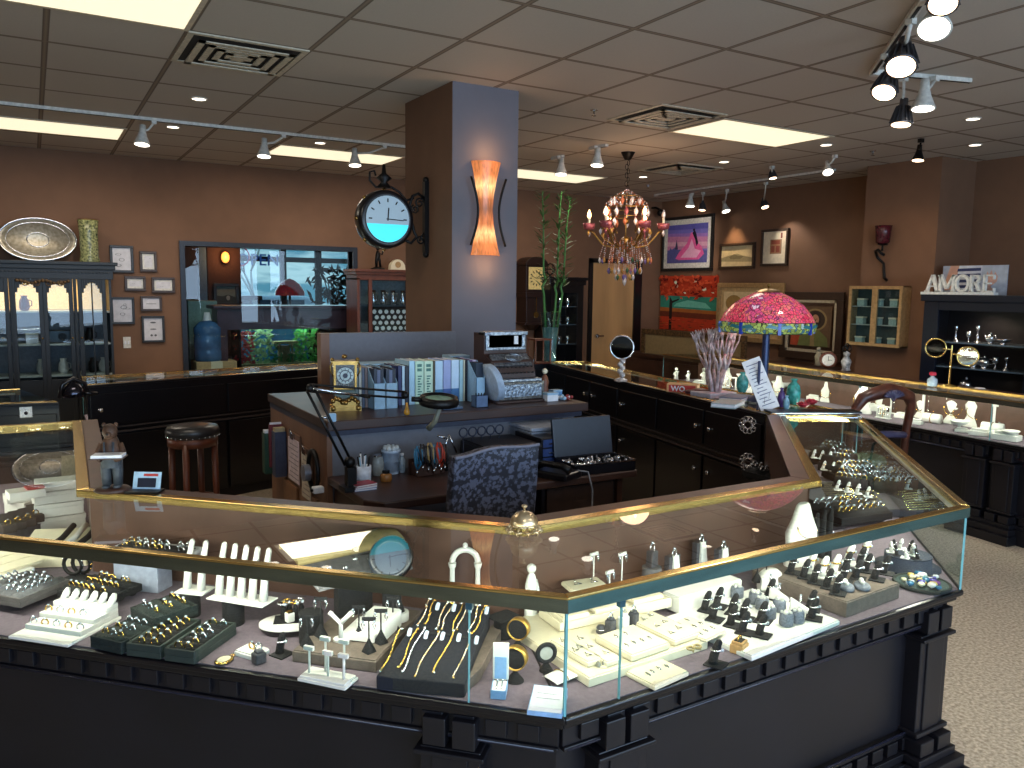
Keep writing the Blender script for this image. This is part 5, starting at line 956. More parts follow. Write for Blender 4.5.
b = B(); b.lathe([(rr*.9,0),(rr,.02),(rr,hh*.25),(rr*.96,hh*.3),(rr,hh*.35),(rr,hh*.6),(rr*.96,hh*.65),(rr,hh*.7),(rr,hh*.85),(rr*.6,hh),(.03,hh*1.03)], seg=28); b.build('bottle_body', mat('cooler_blue', (66,106,150), .1, var=.15, scale=8), t)
t2 = thing('paper_cup', 'white cup upside down on the blue water bottle', 'cup', tuple(Vector(t.location)+Vector((0,0,hh*1.03)))); B().lathe([(.045,0),(.03,.09),(0,.09)], seg=16).build('cup_body', paper, t2); B().torus((0,0,.003), .045, .004).build('rim', paper, t2)
zc = t.location[2]; t = thing('cardboard_box', 'tan cardboard box under the blue water bottle', 'box', (bx(192,Ym),Ym-.1,zc-.28)); B().box(0,.42,0,.35,0,.278).build('carton', mat('cardboard', (196,164,120), .8), t, bev=.005); B().box(.15,.27,-.002,.35,.1,.279).build('tape', cream, t)
t = thing('cooler_stand', 'plain stand holding the cardboard box in the next room', 'stand', (bx(190,Ym),Ym-.12,0)); B().box(0,.5,0,.4,0,zc-.281).build('stand_body', black, t); B().box(-.01,.51,-.01,.41,zc-.281,zc-.2801).build('top', iron, t)
t = thing('water_dispenser', 'pale green cooler housing behind the blue bottle', 'dispenser', (bx(187,Ym+.6),Ym+.6,0)); B().box(0,.32,0,.3,0,bz(301,Ym+.6)).build('housing', mat('pale_aqua', (126,158,150), .5), t, bev=.01); B().box(.1,.2,-.03,0,.9,.96).build('tap', chrome, t)
Ya = 9.75; ax0, ax1 = bx(241,Ya,345), bx(318,Ya,345); az0, az1 = bz(366,Ya), bz(327,Ya)
t = thing('aquarium', 'lit fish tank with green plants and red coral below the mantel', 'aquarium', (ax0,Ya,az0)); W, Hh = ax1-ax0, az1-az0
tank = mat('tank_blue', (40,110,140), .3, c2=(8,40,70), scale=3, emit=(30,110,150), es=.15)
B().box(0,W,.42,.44,0,Hh).build('backdrop', tank, t); b = B(); b.add([(0,0,0),(W,0,0),(W,0,Hh),(0,0,Hh)], [(0,1,2,3)]); b.build('front_pane', cglass, t)
b = B(); b.box(-.02,W+.02,-.01,.45,-.03,0); b.box(-.02,W+.02,-.01,.45,Hh,Hh+.04); b.box(-.02,0,-.01,.45,0,Hh); b.build('tank_frame', iron, t)
B().box(0,W,.0,.42,0,.03).build('gravel', mat('tank_gravel', (150,140,90), .8, c2=(70,60,40), scale=80), t)
r = random.Random(4)
def plant(x, h, w, col, n, nm):
    b = B()
    for k in range(n):
        p = Vector((x+r.uniform(-w,w), .1+r.uniform(-.05,.15), .03+h*r.random())); u = Vector((r.uniform(-1,1),.2,r.uniform(-.2,1))).normalized()*.04; v = u.cross(Vector((0,1,0))).normalized()*.015; b.add([p-u,p+v,p+u,p-v], [(0,1,2,3)])
    b.build(nm, mat('tank_%d_%d_%d'%col, col, .6, emit=col, es=.06, var=.25), t)
plant(W*.08, Hh*.8, .09, (150,40,44), 120, 'red_coral'); plant(W*.28, Hh*.9, .14, (130,160,110), 130, 'pale_weed'); plant(W*.88, Hh*.9, .14, (70,150,60), 150, 'green_weed'); plant(W*.6, Hh*.5, .2, (60,110,60), 80, 'low_weed')
b = B(); b.box(W*.5,W*.52,.1,.14,.03,Hh*.55); b.box(W*.68,W*.7,.1,.14,.03,Hh*.55); b.box(W*.44,W*.76,.08,.2,Hh*.55,Hh*.62); b.box(W*.54,W*.66,.12,.2,.03,Hh*.5); b.build('stone_arch', mat('tank_stone', (170,160,110), .7), t)
t = thing('aquarium_stand', 'dark stand under the fish tank', 'stand', (ax0,Ya,0)); B().box(-.05,W+.05,0,.45,0,az0-.04).build('stand_body', iron, t); B().box(0,W,-.015,0,.1,az0-.12).build('door', black, t)
arealight('tank_lamp', ((ax0+ax1)/2,Ya+.15,az1-.01), ((ax0+ax1)/2,Ya+.2,0), 1.0, .2, 4, (.8,1,.9))
arealight('next_room_daylight', (3.6,YB-.2,1.8), (3.0,10,1.0), 3, 1.5, 50, (.6,.9,1))
# ------------------------------------------------------------------ chandelier
CXh, CYh = 4.75, 5.98
t = thing('chandelier', 'ornate crystal chandelier with coloured drops and candle bulbs hanging by the bamboo', 'chandelier', (CXh,CYh,CEIL))
B().lathe([(.0,-.07),(.03,-.065),(.06,-.01),(.065,0)], seg=18).build('canopy', iron, t)
b = B(); zz = -.07
for k in range(8): b.torus((.01*(-1)**k, 0, zz-.022), .016, .003, 'y' if k % 2 else 'x', 12, 5, sy=1.5); zz -= .038
b.build('chain', iron, t)
b = B(); b.tube([(0,0,-.36),(0,0,-.95)], .008, 8); b.sph((0,0,-.62), .03, 10, 8); b.sph((0,0,-.80), .045, 10, 8)
for rz_, rr_ in ((-.40,.14),(-.50,.20),(-.58,.16)): b.torus((0,0,rz_), rr_, .005, seg=24, ms=5)
b.build('stem', brassd, t)
glow = emis('candle_glow', (255,190,120), 14)
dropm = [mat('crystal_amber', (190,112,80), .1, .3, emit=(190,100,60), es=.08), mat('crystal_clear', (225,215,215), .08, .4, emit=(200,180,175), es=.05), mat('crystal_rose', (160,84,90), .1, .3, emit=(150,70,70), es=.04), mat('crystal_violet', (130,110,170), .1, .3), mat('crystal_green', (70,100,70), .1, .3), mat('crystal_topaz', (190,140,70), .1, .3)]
for k in range(6):
    a = k*PI/3+.35; c, s = math.cos(a), math.sin(a); b = B(); R_ = .34
    b.tube([(c*r_, s*r_, z) for r_, z in ((.02,-.80),(.10,-.86),(.2,-.84),(.27,-.76),(.30,-.72),(R_,-.70))], .009, 8); b.tube([(c*r_, s*r_, z) for r_, z in ((.02,-.9),(.12,-.83),(.2,-.78),(.24,-.72),(.20,-.68),(.17,-.72))], .006, 6); arm = b.build('arm', brassd, t)
    B().lathe([(.0,-.70),(.05,-.69),(.06,-.64),(.052,-.64),(0,-.68)], (c*R_,s*R_,0), 14).build('bobeche', dropm[2], arm); B().cyl((c*R_,s*R_,-.69), .012, .10, 10).build('candle', cream, arm)
    lit = k not in (5,)
    B().lathe([(.008,-.59),(.018,-.57),(.014,-.54),(.0,-.51)], (c*R_,s*R_,0), 10).build('bulb', glow if lit else dropm[1], arm)
drops = []
for i in range(4):
    b = B(); b.lathe([(0,-.05),(.011,-.032),(.012,-.022),(.004,-.006),(0,0)], seg=6); o = b.build('crystal_drop', dropm[i], None); drops.append(o.data); bpy.data.objects.remove(o)
for m_ in dropm[4:]: me = drops[0].copy(); me.materials.clear(); me.materials.append(m_); drops.append(me)
r = random.Random(11); nd = 0
def drop(x, y, z, i, s=1):
    global nd
    if nd >= 100: return
    nd += 1; o = bpy.data.objects.new('crystal_drop', drops[i]); C.objects.link(o); o.parent = t; o.location = (x,y,z); o.scale = (s,s,s)
for k in range(14): a = 2*PI*k/14; drop(.20*math.cos(a), .20*math.sin(a), -.50, (1,2,1,0)[k%4], 1.8)
for k in range(10): a = 2*PI*k/10; drop(.14*math.cos(a), .14*math.sin(a), -.40, (0,1,1)[k%3], 1.7)
for k in range(10): a = 2*PI*k/10+.2; drop(.16*math.cos(a), .16*math.sin(a), -.59, (0,1)[k%2], 1.6)
for k in range(6):
    a = k*PI/3+.35
    for j in range(3): a2 = a+(j-1)*.16; drop(.345*math.cos(a2), .345*math.sin(a2), -.70, (1,2,5)[j], 1.2)
for k in range(16): a = 2*PI*k/16; drop(.24*math.cos(a), .24*math.sin(a), -.95, (3,4,1,5,0)[k%5], 1.2)
for k in range(12): a = 2*PI*k/12; drop(.15*math.cos(a), .15*math.sin(a), -1.04, (4,3,5,1)[k%4], 1.3)
for k in range(8): a = 2*PI*k/8; drop(.08*math.cos(a), .08*math.sin(a), -1.10, (4,3,5,1)[k%4], 1.3)
drop(0,0,-1.12,1,1.9)
b = B()
for R2, z0, z1, n in ((.24,-.78,-.95,16),(.15,-.80,-1.04,12),(.08,-.82,-1.10,8)):
    for k in range(n):
        a = 2*PI*k/n
        m_ = int((z0-z1)/.016)
        for j in range(m_+1): b.sph((R2*math.cos(a)*(.8+.2*j/m_), R2*math.sin(a)*(.8+.2*j/m_), z0+(z1-z0)*j/m_), .0055, 5, 3, mi=(k+j//4)%2)
for k in range(14):
    a = 2*PI*k/14
    for j in range(9): u = j/8; b.sph((math.cos(a)*(.02+.18*math.sin(u*PI/2)), math.sin(a)*(.02+.18*math.sin(u*PI/2)), -.34-.16*u), .007, 5, 3, mi=(j+k)%2)
o = b.build('bead_strands', [dropm[1], dropm[0]], t); o['kind'] = 'stuff'
l = bpy.data.lights.new('chandelier_glow', 'POINT'); l.energy = 6; l.color = (1,.65,.4); l.shadow_soft_size = .15; o = bpy.data.objects.new('chandelier_glow', l); C.objects.link(o); o.location = (CXh-.1,CYh-.35,CEIL-.62)
# ------------------------------------------------------------------ track lights
trw = mat('track_white', (214,210,200), .4); fin = mat('finned_grey', (96,94,98), .4, .6); bulb = emis('lamp_face', (255,246,228), 5); bulbw = emis('lamp_face_warm', (255,220,180), 5)
def track(lab, p, q, group=None, m=trw):
    p, q = Vector(p), Vector(q); t = thing('light_track', lab, 'light track', (p.x,p.y,CEIL-.03), ang(p,q), group); l = (q-p).length; B().box(0,l,-.018,.018,.008,.03).build('rail', m, t); b = B(); b.box(0,l,-.008,.008,.006,.008); b.build('slot', iron, t); B().box(-.01,.06,-.02,.02,.0,.03).build('end_cap', m, t); return t
def thead(px, py, tgt, lab, kind='white', s=1.0, drop_=.20, power=14, col=(1,.93,.82), xy=None, up=None):
    """spot lamp whose face is seen at px,py hanging drop_ below the ceiling"""
    f = G(px, py, CEIL-drop_); tv = Vector((tgt[0]-f.x,tgt[1]-f.y,0)).normalized(); aim = (Vector((0,0,-1))+tv*.28-Vector((f.x,f.y,0)).normalized()*.42).normalized(); top = Vector(xy+(CEIL-.025,)) if xy else Vector((f.x-aim.x*.1, f.y-aim.y*.1, CEIL-.025))
    t = thing('track_spotlight', lab, 'spotlight', top); L_ = f-top
    n = f-aim*.10*s
    m = {'white':trw,'fin':fin,'black':iron}[kind]
    b = B(); b.cb(0,0,-.02,.035,.035,.03); b.tube([(0,0,-.01),(n-top).lerp(Vector((0,0,-.05)),.5), n-top], .009*max(s,.8), 8); b.build('yoke', trw if kind != 'black' else iron, t)
    M_ = Matrix.Translation(n-top) @ aim.to_track_quat('Z','Y').to_matrix().to_4x4(); b = B(); b.T = M_
    k = s
    b.lathe([(.0,-.05*k),(.022*k,-.045*k),(.024*k,0),(.034*k,.04*k),(.056*k,.095*k),(.060*k,.105*k),(.052*k,.105*k)], seg=20)
    if kind == 'fin':
        for i in range(16):
            a = 2*PI*i/16; b.T = M_ @ Matrix.Rotation(a,4,'Z'); b.add([(.026*k,-.0015,.0),(.04*k,-.0015,.0),(.066*k,-.0015,.095*k),(.05*k,-.0015,.095*k),(.026*k,.0015,.0),(.04*k,.0015,.0),(.066*k,.0015,.095*k),(.05*k,.0015,.095*k)], [(0,1,2,3),(7,6,5,4),(0,4,5,1),(1,5,6,2),(2,6,7,3),(3,7,4,0)])
    b.build('lamp_housing', m, t); b = B(); b.T = M_; b.lathe([(.0,.1062*k),(.050*k,.1060*k),(.052*k,.1055*k)], seg=20); b.build('lamp_face', bulb if kind == 'white' else bulbw, t)
    if power: spotlight('spot', f+aim*.03, tgt, power, col, 75, .7, .03)
    return t
a = G(0,108,CEIL); ytr = 6.83
track('long white light track along the ceiling left of the column', (-3.2,ytr,0), (3.9,ytr,0))
thead(142,144,(.5,8.6,1.4),'white spotlight left of the recessed lights, above the frame cluster', xy=(.86,ytr), power=34)
thead(264,156,(1.9,8.9,1.5),'white spotlight above the interior window', xy=(1.84,ytr), power=30)
thead(355,165,(3.3,8.7,1.6),'white spotlight above the hanging clock', xy=(2.72,ytr), power=30)
track('short white track plate over the bamboo right of the column', G(553,157,CEIL), G(563,155,CEIL)); track('short white track plate left of the chandelier canopy', G(591,147,CEIL), G(607,144,CEIL))
thead(561,174,(5.6,8.8,1.4),'dim white spotlight seen against the panel right of the column', xy=tuple(G(558,157,CEIL-.025))[:2], power=16)
thead(597,165,(5.9,8.8,1.3),'white spotlight left of the chandelier', xy=tuple(G(595,147,CEIL-.025))[:2], power=22)
xt = 7.07
tp = lambda x, y: tuple(G(x, y, CEIL-.025))[:2]
track('white light track running above the paintings', (xt,8.3,0), (xt,5.55,0))
thead(690,206,(7.7,8.5,2.2),'white spotlight above the violet dusk picture', xy=tp(692,194), power=16, drop_=.22)
thead(702,210,(7.6,8.2,1.3),'grey finned spotlight close right of the first one above the pictures', 'fin', xy=tp(703,193), power=8, drop_=.24, s=.8)
thead(726,211,(7.7,7.5,1.4),'bright spotlight above the sepia landscape', 'white', xy=tp(727,190), power=22, drop_=.24, col=(1,.72,.4), s=.95)
thead(765,207,(7.7,6.6,2.1),'small warm spotlight above the doorway print', 'fin', xy=tp(766,183), power=12, drop_=.26, s=.8)
thead(773,178,(7.6,5.9,1.6),'small finned spotlight right of the lit panel over the paintings', 'fin', xy=tp(772,167), power=8, drop_=.12, s=.7)
thead(828,172,(6.0,4.2,.9),'white spotlight nearest the pillar end of the painting track', 'white', xy=tp(835,156), power=20, drop_=.16, s=.85)
p = G(925,-6,CEIL); q = G(873,70,CEIL); q2 = G(970,79,CEIL)
track('long white track entering at the top edge above the right case', p, q)
track('short white crossing track at the end of the long one', q, q2)
thead(934,28,(2.6,1.9,.7),'large white spotlight with a bright face at the top of the track', 'white', drop_=.17, s=1.15, power=26, xy=tuple(G(934,-2,CEIL-.025))[:2])
thead(943,3,(2.0,1.6,.7),'warm lit spotlight cut by the top edge of the photo', 'fin', drop_=.12, s=1.0, power=16, xy=tuple(G(940,-14,CEIL-.025))[:2])
thead(901,66,(3.0,2.2,.7),'large grey finned spotlight under the long track', 'fin', drop_=.20, s=1.2, power=22, col=(1,.85,.7), xy=tuple(G(911,20,CEIL-.025))[:2])
thead(884,92,(3.4,2.9,.8),'grey finned spotlight at the corner of the two tracks', 'fin', drop_=.20, s=1.1, power=18, col=(1,.85,.7), xy=tuple(G(886,55,CEIL-.025))[:2])
thead(923,108,(5.4,3.6,.8),'white spotlight tilted left on the crossing track', 'white', drop_=.22, s=1.1, power=26, xy=tuple(G(935,78,CEIL-.025))[:2])
thead(901,124,(5.5,4.2,.8),'grey finned spotlight hanging lowest on a long stem', 'fin', drop_=.28, s=1.0, power=16, xy=tuple(G(904,78,CEIL-.025))[:2])
thead(918,160,(7.1,4.9,1.6),'black spotlight with warm face beside the pillar top', 'black', drop_=.16, s=.85, power=12, col=(1,.75,.5), xy=tuple(G(921,140,CEIL-.025))[:2])
dl = None
for k, (px, py, lab) in enumerate([(199,99,'small recessed downlight near the left ceiling vent'),(173,127,'small recessed downlight beside the leftmost track spotlight'),(320,143,'small recessed downlight above the interior window'),(643,177,'small recessed downlight right of the chandelier canopy'),(724,162,'small recessed downlight beyond the far ceiling vent'),(826,145,'small recessed downlight left of the black spotlight'),(973,119,'small recessed downlight right of the white tracks'),(975,145,'faint recessed downlight above the dark cabinet corner')]):
    p = G(px, py, CEIL-.003)
    if dl is None: dl = thing('downlight', lab, 'downlight', p); B().torus((0,0,.002), .05, .007, seg=20, ms=6).build('trim_ring', trw, dl); B().cyl((0,0,-.001), .044, .002, 18).build('lamp_face', emis('downlight_face', (255,240,215), 5), dl)
    else: dup(dl, p, 0, lab)
for k, (px, py, lab) in enumerate([(594,110,'fire sprinkler left of the middle ceiling vent'),(873,151,'fire sprinkler left of the black spotlight'),(648,185,'fire sprinkler near the right wall corner')]):
    p = G(px, py, CEIL); t = thing('sprinkler', lab, 'sprinkler', p); B().lathe([(.0,-.03),(.006,-.028),(.006,-.006),(.025,-.004),(.028,0)], seg=12).build('sprinkler_body', chrome, t); B().cyl((0,0,-.04), .018, .002, 10).build('deflector', chrome, t)
p = AY(663,208,8.7); t = thing('security_camera', 'small black dome camera in the far right corner under the ceiling', 'security camera', (7.55,8.75,CEIL-.18)); B().sph((0,0,0), .05, 14, 10).build('dome', iron, t); b = B(); b.tube([(0,0,.04),(.0,.1,.08),(.0,.18,.08)], .015, 8); b.build('bracket', iron, t)
# ------------------------------------------------------------------ things on the island counters (z = .93)
ZC = ZT+.004
def onc(px, py, z=ZC): p = G(px, py, z); return (p.x, p.y, z)
# stained glass lamp
LX, LY = 3.86, 3.46
t = thing('stained_glass_lamp', 'large stained glass table lamp with a pink red dragonfly shade on a blue stem', 'lamp', (LX,LY,ZC))
b = B(); b.lathe([(.10,0),(.09,.02),(.04,.04),(.022,.07),(.022,.45),(.028,.5)], seg=20); b.build('base', mat('blue_bronze', (40,58,92), .35, .4), t)
b = B(); b.tube([(0,0,.48),(0,0,.70)], .008, 8); b.sph((0,0,.71), .012, 8, 6); b.lathe([(.085,.667),(.06,.682),(.015,.69)], seg=16); b.build('finial_cap', brassd, t)
sg = bpy.data.materials.new('stained_glass_upper'); sg.use_nodes = True; nt = sg.node_tree; N = nt.nodes; L = nt.links; bs = N['Principled BSDF']; bs.inputs['Roughness'].default_value = .2
tc = N.new('ShaderNodeTexCoord'); sp = N.new('ShaderNodeSeparateXYZ'); L.new(tc.outputs['Object'], sp.inputs[0])
vo = N.new('ShaderNodeTexVoronoi'); vo.inputs['Scale'].default_value = 46; L.new(tc.outputs['Object'], vo.inputs[0]); vd = N.new('ShaderNodeTexVoronoi'); vd.feature = 'DISTANCE_TO_EDGE'; vd.inputs['Scale'].default_value = 46; L.new(tc.outputs['Object'], vd.inputs[0])
hs = N.new('ShaderNodeSeparateColor'); L.new(vo.outputs['Color'], hs.inputs[0]); r1 = N.new('ShaderNodeValToRGB'); e = r1.color_ramp.elements; r1.color_ramp.interpolation = 'CONSTANT'
e[0].position = 0; e[0].color = lin((204,56,84)); e[1].position = .88; e[1].color = lin((226,190,210))
for pos, c in ((.25,(220,78,104)),(.46,(214,110,106)),(.58,(206,80,124)),(.76,(150,60,104))): q_ = e.new(pos); q_.color = lin(c)
ns = N.new('ShaderNodeTexNoise'); ns.inputs['Scale'].default_value = 5; L.new(tc.outputs['Object'], ns.inputs[0]); rv = N.new('ShaderNodeMath'); rv.operation = 'MULTIPLY_ADD'; rv.inputs[1].default_value = .45; L.new(hs.outputs[0], rv.inputs[0]); nn = N.new('ShaderNodeMath'); nn.operation = 'MULTIPLY_ADD'; nn.inputs[1].default_value = 1.6; nn.inputs[2].default_value = -.52; L.new(ns.outputs[0], nn.inputs[0]); L.new(nn.outputs[0], rv.inputs[2]); L.new(rv.outputs[0], r1.inputs[0]); r2 = N.new('ShaderNodeValToRGB'); e = r2.color_ramp.elements; r2.color_ramp.interpolation = 'CONSTANT'; e[0].color = lin((120,136,70)); e[1].position = .74; e[1].color = lin((70,110,120))
q_ = e.new(.35); q_.color = lin((150,170,90)); q_ = e.new(.95); q_.color = lin((150,176,170)); L.new(hs.outputs[1], r2.inputs[0])
st = N.new('ShaderNodeMath'); st.operation = 'LESS_THAN'; st.inputs[1].default_value = .487; L.new(sp.outputs['Z'], st.inputs[0])
mx = N.new('ShaderNodeMixRGB'); L.new(st.outputs[0], mx.inputs[0]); L.new(r1.outputs[0], mx.inputs[1]); L.new(r2.outputs[0], mx.inputs[2])
ln = N.new('ShaderNodeMath'); ln.operation = 'LESS_THAN'; ln.inputs[1].default_value = .045; L.new(vd.outputs[0], ln.inputs[0]); m2 = N.new('ShaderNodeMixRGB'); m2.inputs[2].default_value = lin((34,26,34)); L.new(ln.outputs[0], m2.inputs[0]); L.new(mx.outputs[0], m2.inputs[1])
L.new(m2.outputs[0], bs.inputs['Base Color']); L.new(m2.outputs[0], bs.inputs['Emission Color']); bs.inputs['Emission Strength'].default_value = .42
b = B(); R_ = .285; pf = [(R_*.94,.425),(R_*.985,.435),(R_*1.01,.455),(R_*.985,.487),(R_*.90,.535),(R_*.74,.588),(R_*.52,.633),(R_*.28,.665),(.02,.678)]; b.lathe(pf, seg=40); b.f.pop(); b.m.pop(); b.s.pop(); b.f.pop(); b.m.pop(); b.s.pop()
b.build('lamp_shade', sg, t)
b = B(); b.torus((0,0,.488), R_*.975, .003, seg=40, ms=5); b.torus((0,0,.425), R_*.935, .003, seg=40, ms=5); b.build('shade_band', iron, t)
for k in range(8):
    a = 2*PI*k/8+.2; c, s = math.cos(a), math.sin(a); b = B(); b.T = Matrix.Rotation(a,4,'Z'); b.box(R_*.97,R_*1.02,-.009,.009,.42,.488); d = b.build('dragonfly_body', mat('cobalt_glass', (40,60,150), .2, emit=(30,50,140), es=.3), t)
    b = B(); b.T = Matrix.Rotation(a,4,'Z')
    for s_ in (-1,1): b.add([(R_*1.02,s_*.010,.470),(R_*1.0,s_*.06,.480),(R_*.99,s_*.08,.464),(R_*1.02,s_*.010,.452)], [(0,1,2,3)])
    b.build('dragonfly_wing', mat('wing_teal', (50,110,120), .2, emit=(40,100,110), es=.2), d)
l = bpy.data.lights.new('lamp_glow', 'POINT'); l.energy = 5; l.color = (1,.8,.6); l.shadow_soft_size = .04; o = bpy.data.objects.new('lamp_glow', l); C.objects.link(o); o.location = (LX,LY,ZC+.5)
# branch sculpture
p = onc(715,396); t = thing('branch_sculpture', 'pale bare coral-like branch sculpture on the black counter', 'sculpture', p); r = random.Random(21); b = B()
def br2(b, p, d, l, w, n):
    q = p+d*l; b.tube([p, p.lerp(q,.5)+Vector((r.uniform(-1,1),r.uniform(-1,1),0))*l*.08, q], [w,w*.9,w*.7], 6)
    if n == 0: return
    for k in range(2 if n != 3 else 3): br2(b, q, (d+Vector((r.uniform(-.52,.52),r.uniform(-.5,.5),r.uniform(.1,.6)))).normalized(), l*.78, w*.68, n-1)
for k in range(6): a = k*1.05; br2(b, Vector((.025*math.cos(a),.025*math.sin(a),.03)), Vector((.27*math.cos(a),.25*math.sin(a),1)).normalized(), .145, .014, 3)
b.build('branches', mat('driftwood', (222,208,210), .7, c2=(140,120,120), scale=30), t); B().box(-.13,.10,-.09,.09,0,.03).build('base', mat('pale_plinth', (190,186,200), .5), t, bev=.004)
for k, (px, py, lab, c) in enumerate([(735,400,'flat blue grey book lying right of the branch sculpture',(110,124,150)),(728,406,'glass topped pale book stack below the branch sculpture',(170,186,190))]):
    p = onc(px, py); t = thing('book', lab, 'book', p, .5); B().box(-.11,.11,-.07,.07,0,.006).build('cover', bookcol('%d_%d_%d'%c, c), t); B().box(-.108,.108,-.068,.068,.006,.022).build('pages', paper, t); B().box(-.11,.11,-.07,.07,.022,.026).build('top_cover', bookcol('%d_%d_%d'%c, c), t)
p = onc(686,392); t = thing('candy_box', 'red and white box printed with red letters WO beside the branch sculpture', 'box', p, -.9); B().box(-.12,.08,-.06,.06,0,.055).build('carton', mat('tan_carton', (214,170,120), .6), t, bev=.003); B().box(-.105,.07,-.062,-.06,.004,.05).build('red_panel', mat('print_red', (190,60,54), .5), t)
textmesh('WO', .05, .001, paper, 'lettering', t, (-.09,-.064,.01), bold=.001)
p = onc(700,395); t = thing('leather_glove', 'dark red leather pouch between the red box and the branches', 'pouch', p, -.6); b = B(); b.sph((0,0,.022), .07, 14, 8, sz=.32, sy=.6); b.build('pouch_body', mat('wine_leather', (84,32,34), .4), t, ); b = B(); b.sph((-.07,0,.02), .03, 10, 6, sz=.5); b.build('flap', mat('wine_leather', 0), t)
# table mirror
p = onc(621,381); t = thing('table_mirror', 'round dark faced table mirror on a twisted crystal stem', 'mirror', p, -.67); b = B(); b.lathe([(.05,0),(.045,.015),(.015,.025)], seg=16)
for k in range(5): b.sph((.008*(-1)**k,0,.045+.026*k), .022, 10, 6)
b.build('crystal_stem', mat('crystal_white', (210,210,215), .15, .3, scale=80, var=.2), t)
b = B(); b.T = Matrix.Translation((0,0,.25)) @ Matrix.Rotation(PI/2,4,'X'); b.torus((0,0,0), .085, .007, seg=30); b.build('rim', silver, t); b = B(); b.T = Matrix.Translation((0,.003,.25)) @ Matrix.Rotation(PI/2,4,'X'); b.cyl((0,0,0), .083, .006, 30); b.build('mirror_glass', mat('dark_mirror', (30,28,26), .05, .9), t)
# bamboo vase
t = thing('glass_vase', 'tall clear glass vase of water holding green lucky bamboo', 'vase', (4.12,6.26,ZC)); b = B(); b.lathe([(.06,0),(.065,.01),(.06,.12),(.085,.36),(.10,.46)], seg=24); b.f.pop(); b.m.pop(); b.s.pop(); b.build('vase_glass', glassmat('vase_glass', (200,226,232), .12), t); B().lathe([(.055,.01),(.056,.12),(.078,.32),(0,.32)], seg=20).build('water', mat('vase_water', (110,150,150), .1, var=.2, scale=9), t)
r = random.Random(2)
for k, (bx_, top, lean) in enumerate(((-.05,.98,-.06),(.02,1.0,.06),(.05,.95,.12))):
    o = thing('bamboo_stalk', ['leftmost thin lucky bamboo stalk in the tall glass vase','middle lucky bamboo stalk in the tall glass vase','right leaning lucky bamboo stalk in the tall glass vase'][k], 'bamboo', (4.12+bx_*.6,6.26,ZC+.012))
    b = B(); pts = [(0,0,0),(lean*.4,0,.3),(lean*.8,0,.62),(lean*.8-.02,0,.68),(lean*.8+.02,0,.74),(lean*.9,0,.8),(lean*1.1,0,top+.3),(lean*1.4,0,top+.55)]; b.tube(pts, [.012,.012,.011,.012,.012,.009,.007,.005], 8)
    for z in range(8): b.torus((lean*.4*z/3*.5,0,.08*z+.05), .012, .003, seg=10, ms=4) if z < 6 else None
    b.build('stem', mat('bamboo_green', (70,130,60), .4, var=.1), o); b = B()
    for j in range(95):
        z = r.uniform(.66,top+.55); cx = lean*(.8+.5*(z-.6)); a = r.uniform(0,6.28); l_ = r.uniform(.06,.14); d = Vector((math.cos(a),math.sin(a),r.uniform(-.1,.9))).normalized(); p0_ = Vector((cx,0,z)); v = d.cross(Vector((0,0,1))).normalized()*.011; b.add([p0_, p0_+d*l_*.5+v, p0_+d*l_, p0_+d*l_*.5-v], [(0,1,2,3)])
    b.build('foliage', mat('bamboo_leaf', (66,104,48), .5, var=.2), o)
t = thing('display_stand', 'small brown framed glass stand left of the bamboo vase', 'stand', (3.86,6.10,ZC)); b = B()
for x_ in (0,.16):
    for y_ in (0,.12): b.cb(x_,y_,0,.012,.012,.22)
b.box(-.01,.17,-.01,.13,.21,.225); b.box(-.01,.17,-.01,.13,0,.01); b.build('frame', cwood, t)
# bear holding a tray, card holder, bell
p = G(113,491,ZC); t = thing('bear_figurine', 'carved brown bear figurine in overalls standing with a tray', 'figurine', p, -.35); t.scale = (.88,.9,1)
bearb = mat('bear_brown', (98,66,46), .6, c2=(52,34,24), scale=40, bump=.4); over = mat('overall_grey', (72,78,84), .6, c2=(40,44,50), scale=40)
b = B(); b.lathe([(.05,0),(.055,.006),(.045,.014),(0,.016)], seg=16, sx=1.2); b.build('base', dwood, t)
b = B(); b.lathe([(.0,.085),(.034,.09),(.038,.11),(.035,.14),(.028,.165),(.02,.18),(0,.185)], seg=16, sy=.85)
b.sph((0,-.004,.195), .026, 14, 10, sz=1.05); b.sph((0,-.028,.19), .012, 10, 6, sz=.8); 
for s in (-1,1): b.sph((s*.02,0,.217), .008, 8, 6); b.tube([(s*.03,0,.155),(s*.042,-.008,.13),(s*.034,-.03,.112),(s*.026,-.045,.112)], [.012,.012,.010,.009], 8)
b.build('body', bearb, t)
b = B()
for s in (-1,1): b.tube([(s*.017,0,.10),(s*.02,-.002,.06),(s*.019,0,.02)], [.021,.018,.016], 10); b.sph((s*.019,-.012,.018), .015, 8, 6, sz=.5, sy=1.4); b.tube([(s*.014,-.032,.115),(s*.016,-.027,.165)], .004, 5)
b.lathe([(.034,.08),(.037,.095),(.039,.12),(.036,.125)], seg=16, sy=.86); b.build('overalls', over, t)
b = B(); b.sph((-.009,-.024,.203), .0028, 6, 4); b.sph((.009,-.024,.203), .0028, 6, 4); b.sph((0,-.040,.192), .004, 6, 4); b.build('eyes_and_nose', iron, t)
t2 = thing('card_tray', 'small tray of white cards held by the bear figurine', 'tray', tuple(Vector(p)+Vector((-.012,-.06,.122))), -.35); B().box(-.05,.05,-.03,.03,0,.003).build('tray_board', dwood, t2); B().box(-.045,.045,-.026,.026,.003,.012).build('card_stack', paper, t2)
p = G(146,491,ZC); t = thing('business_card_holder', 'small clear holder with a dark printed business card beside the bear', 'card holder', p, -.55); B().box(-.055,.055,-.035,.02,0,.006).build('base', iron, t)
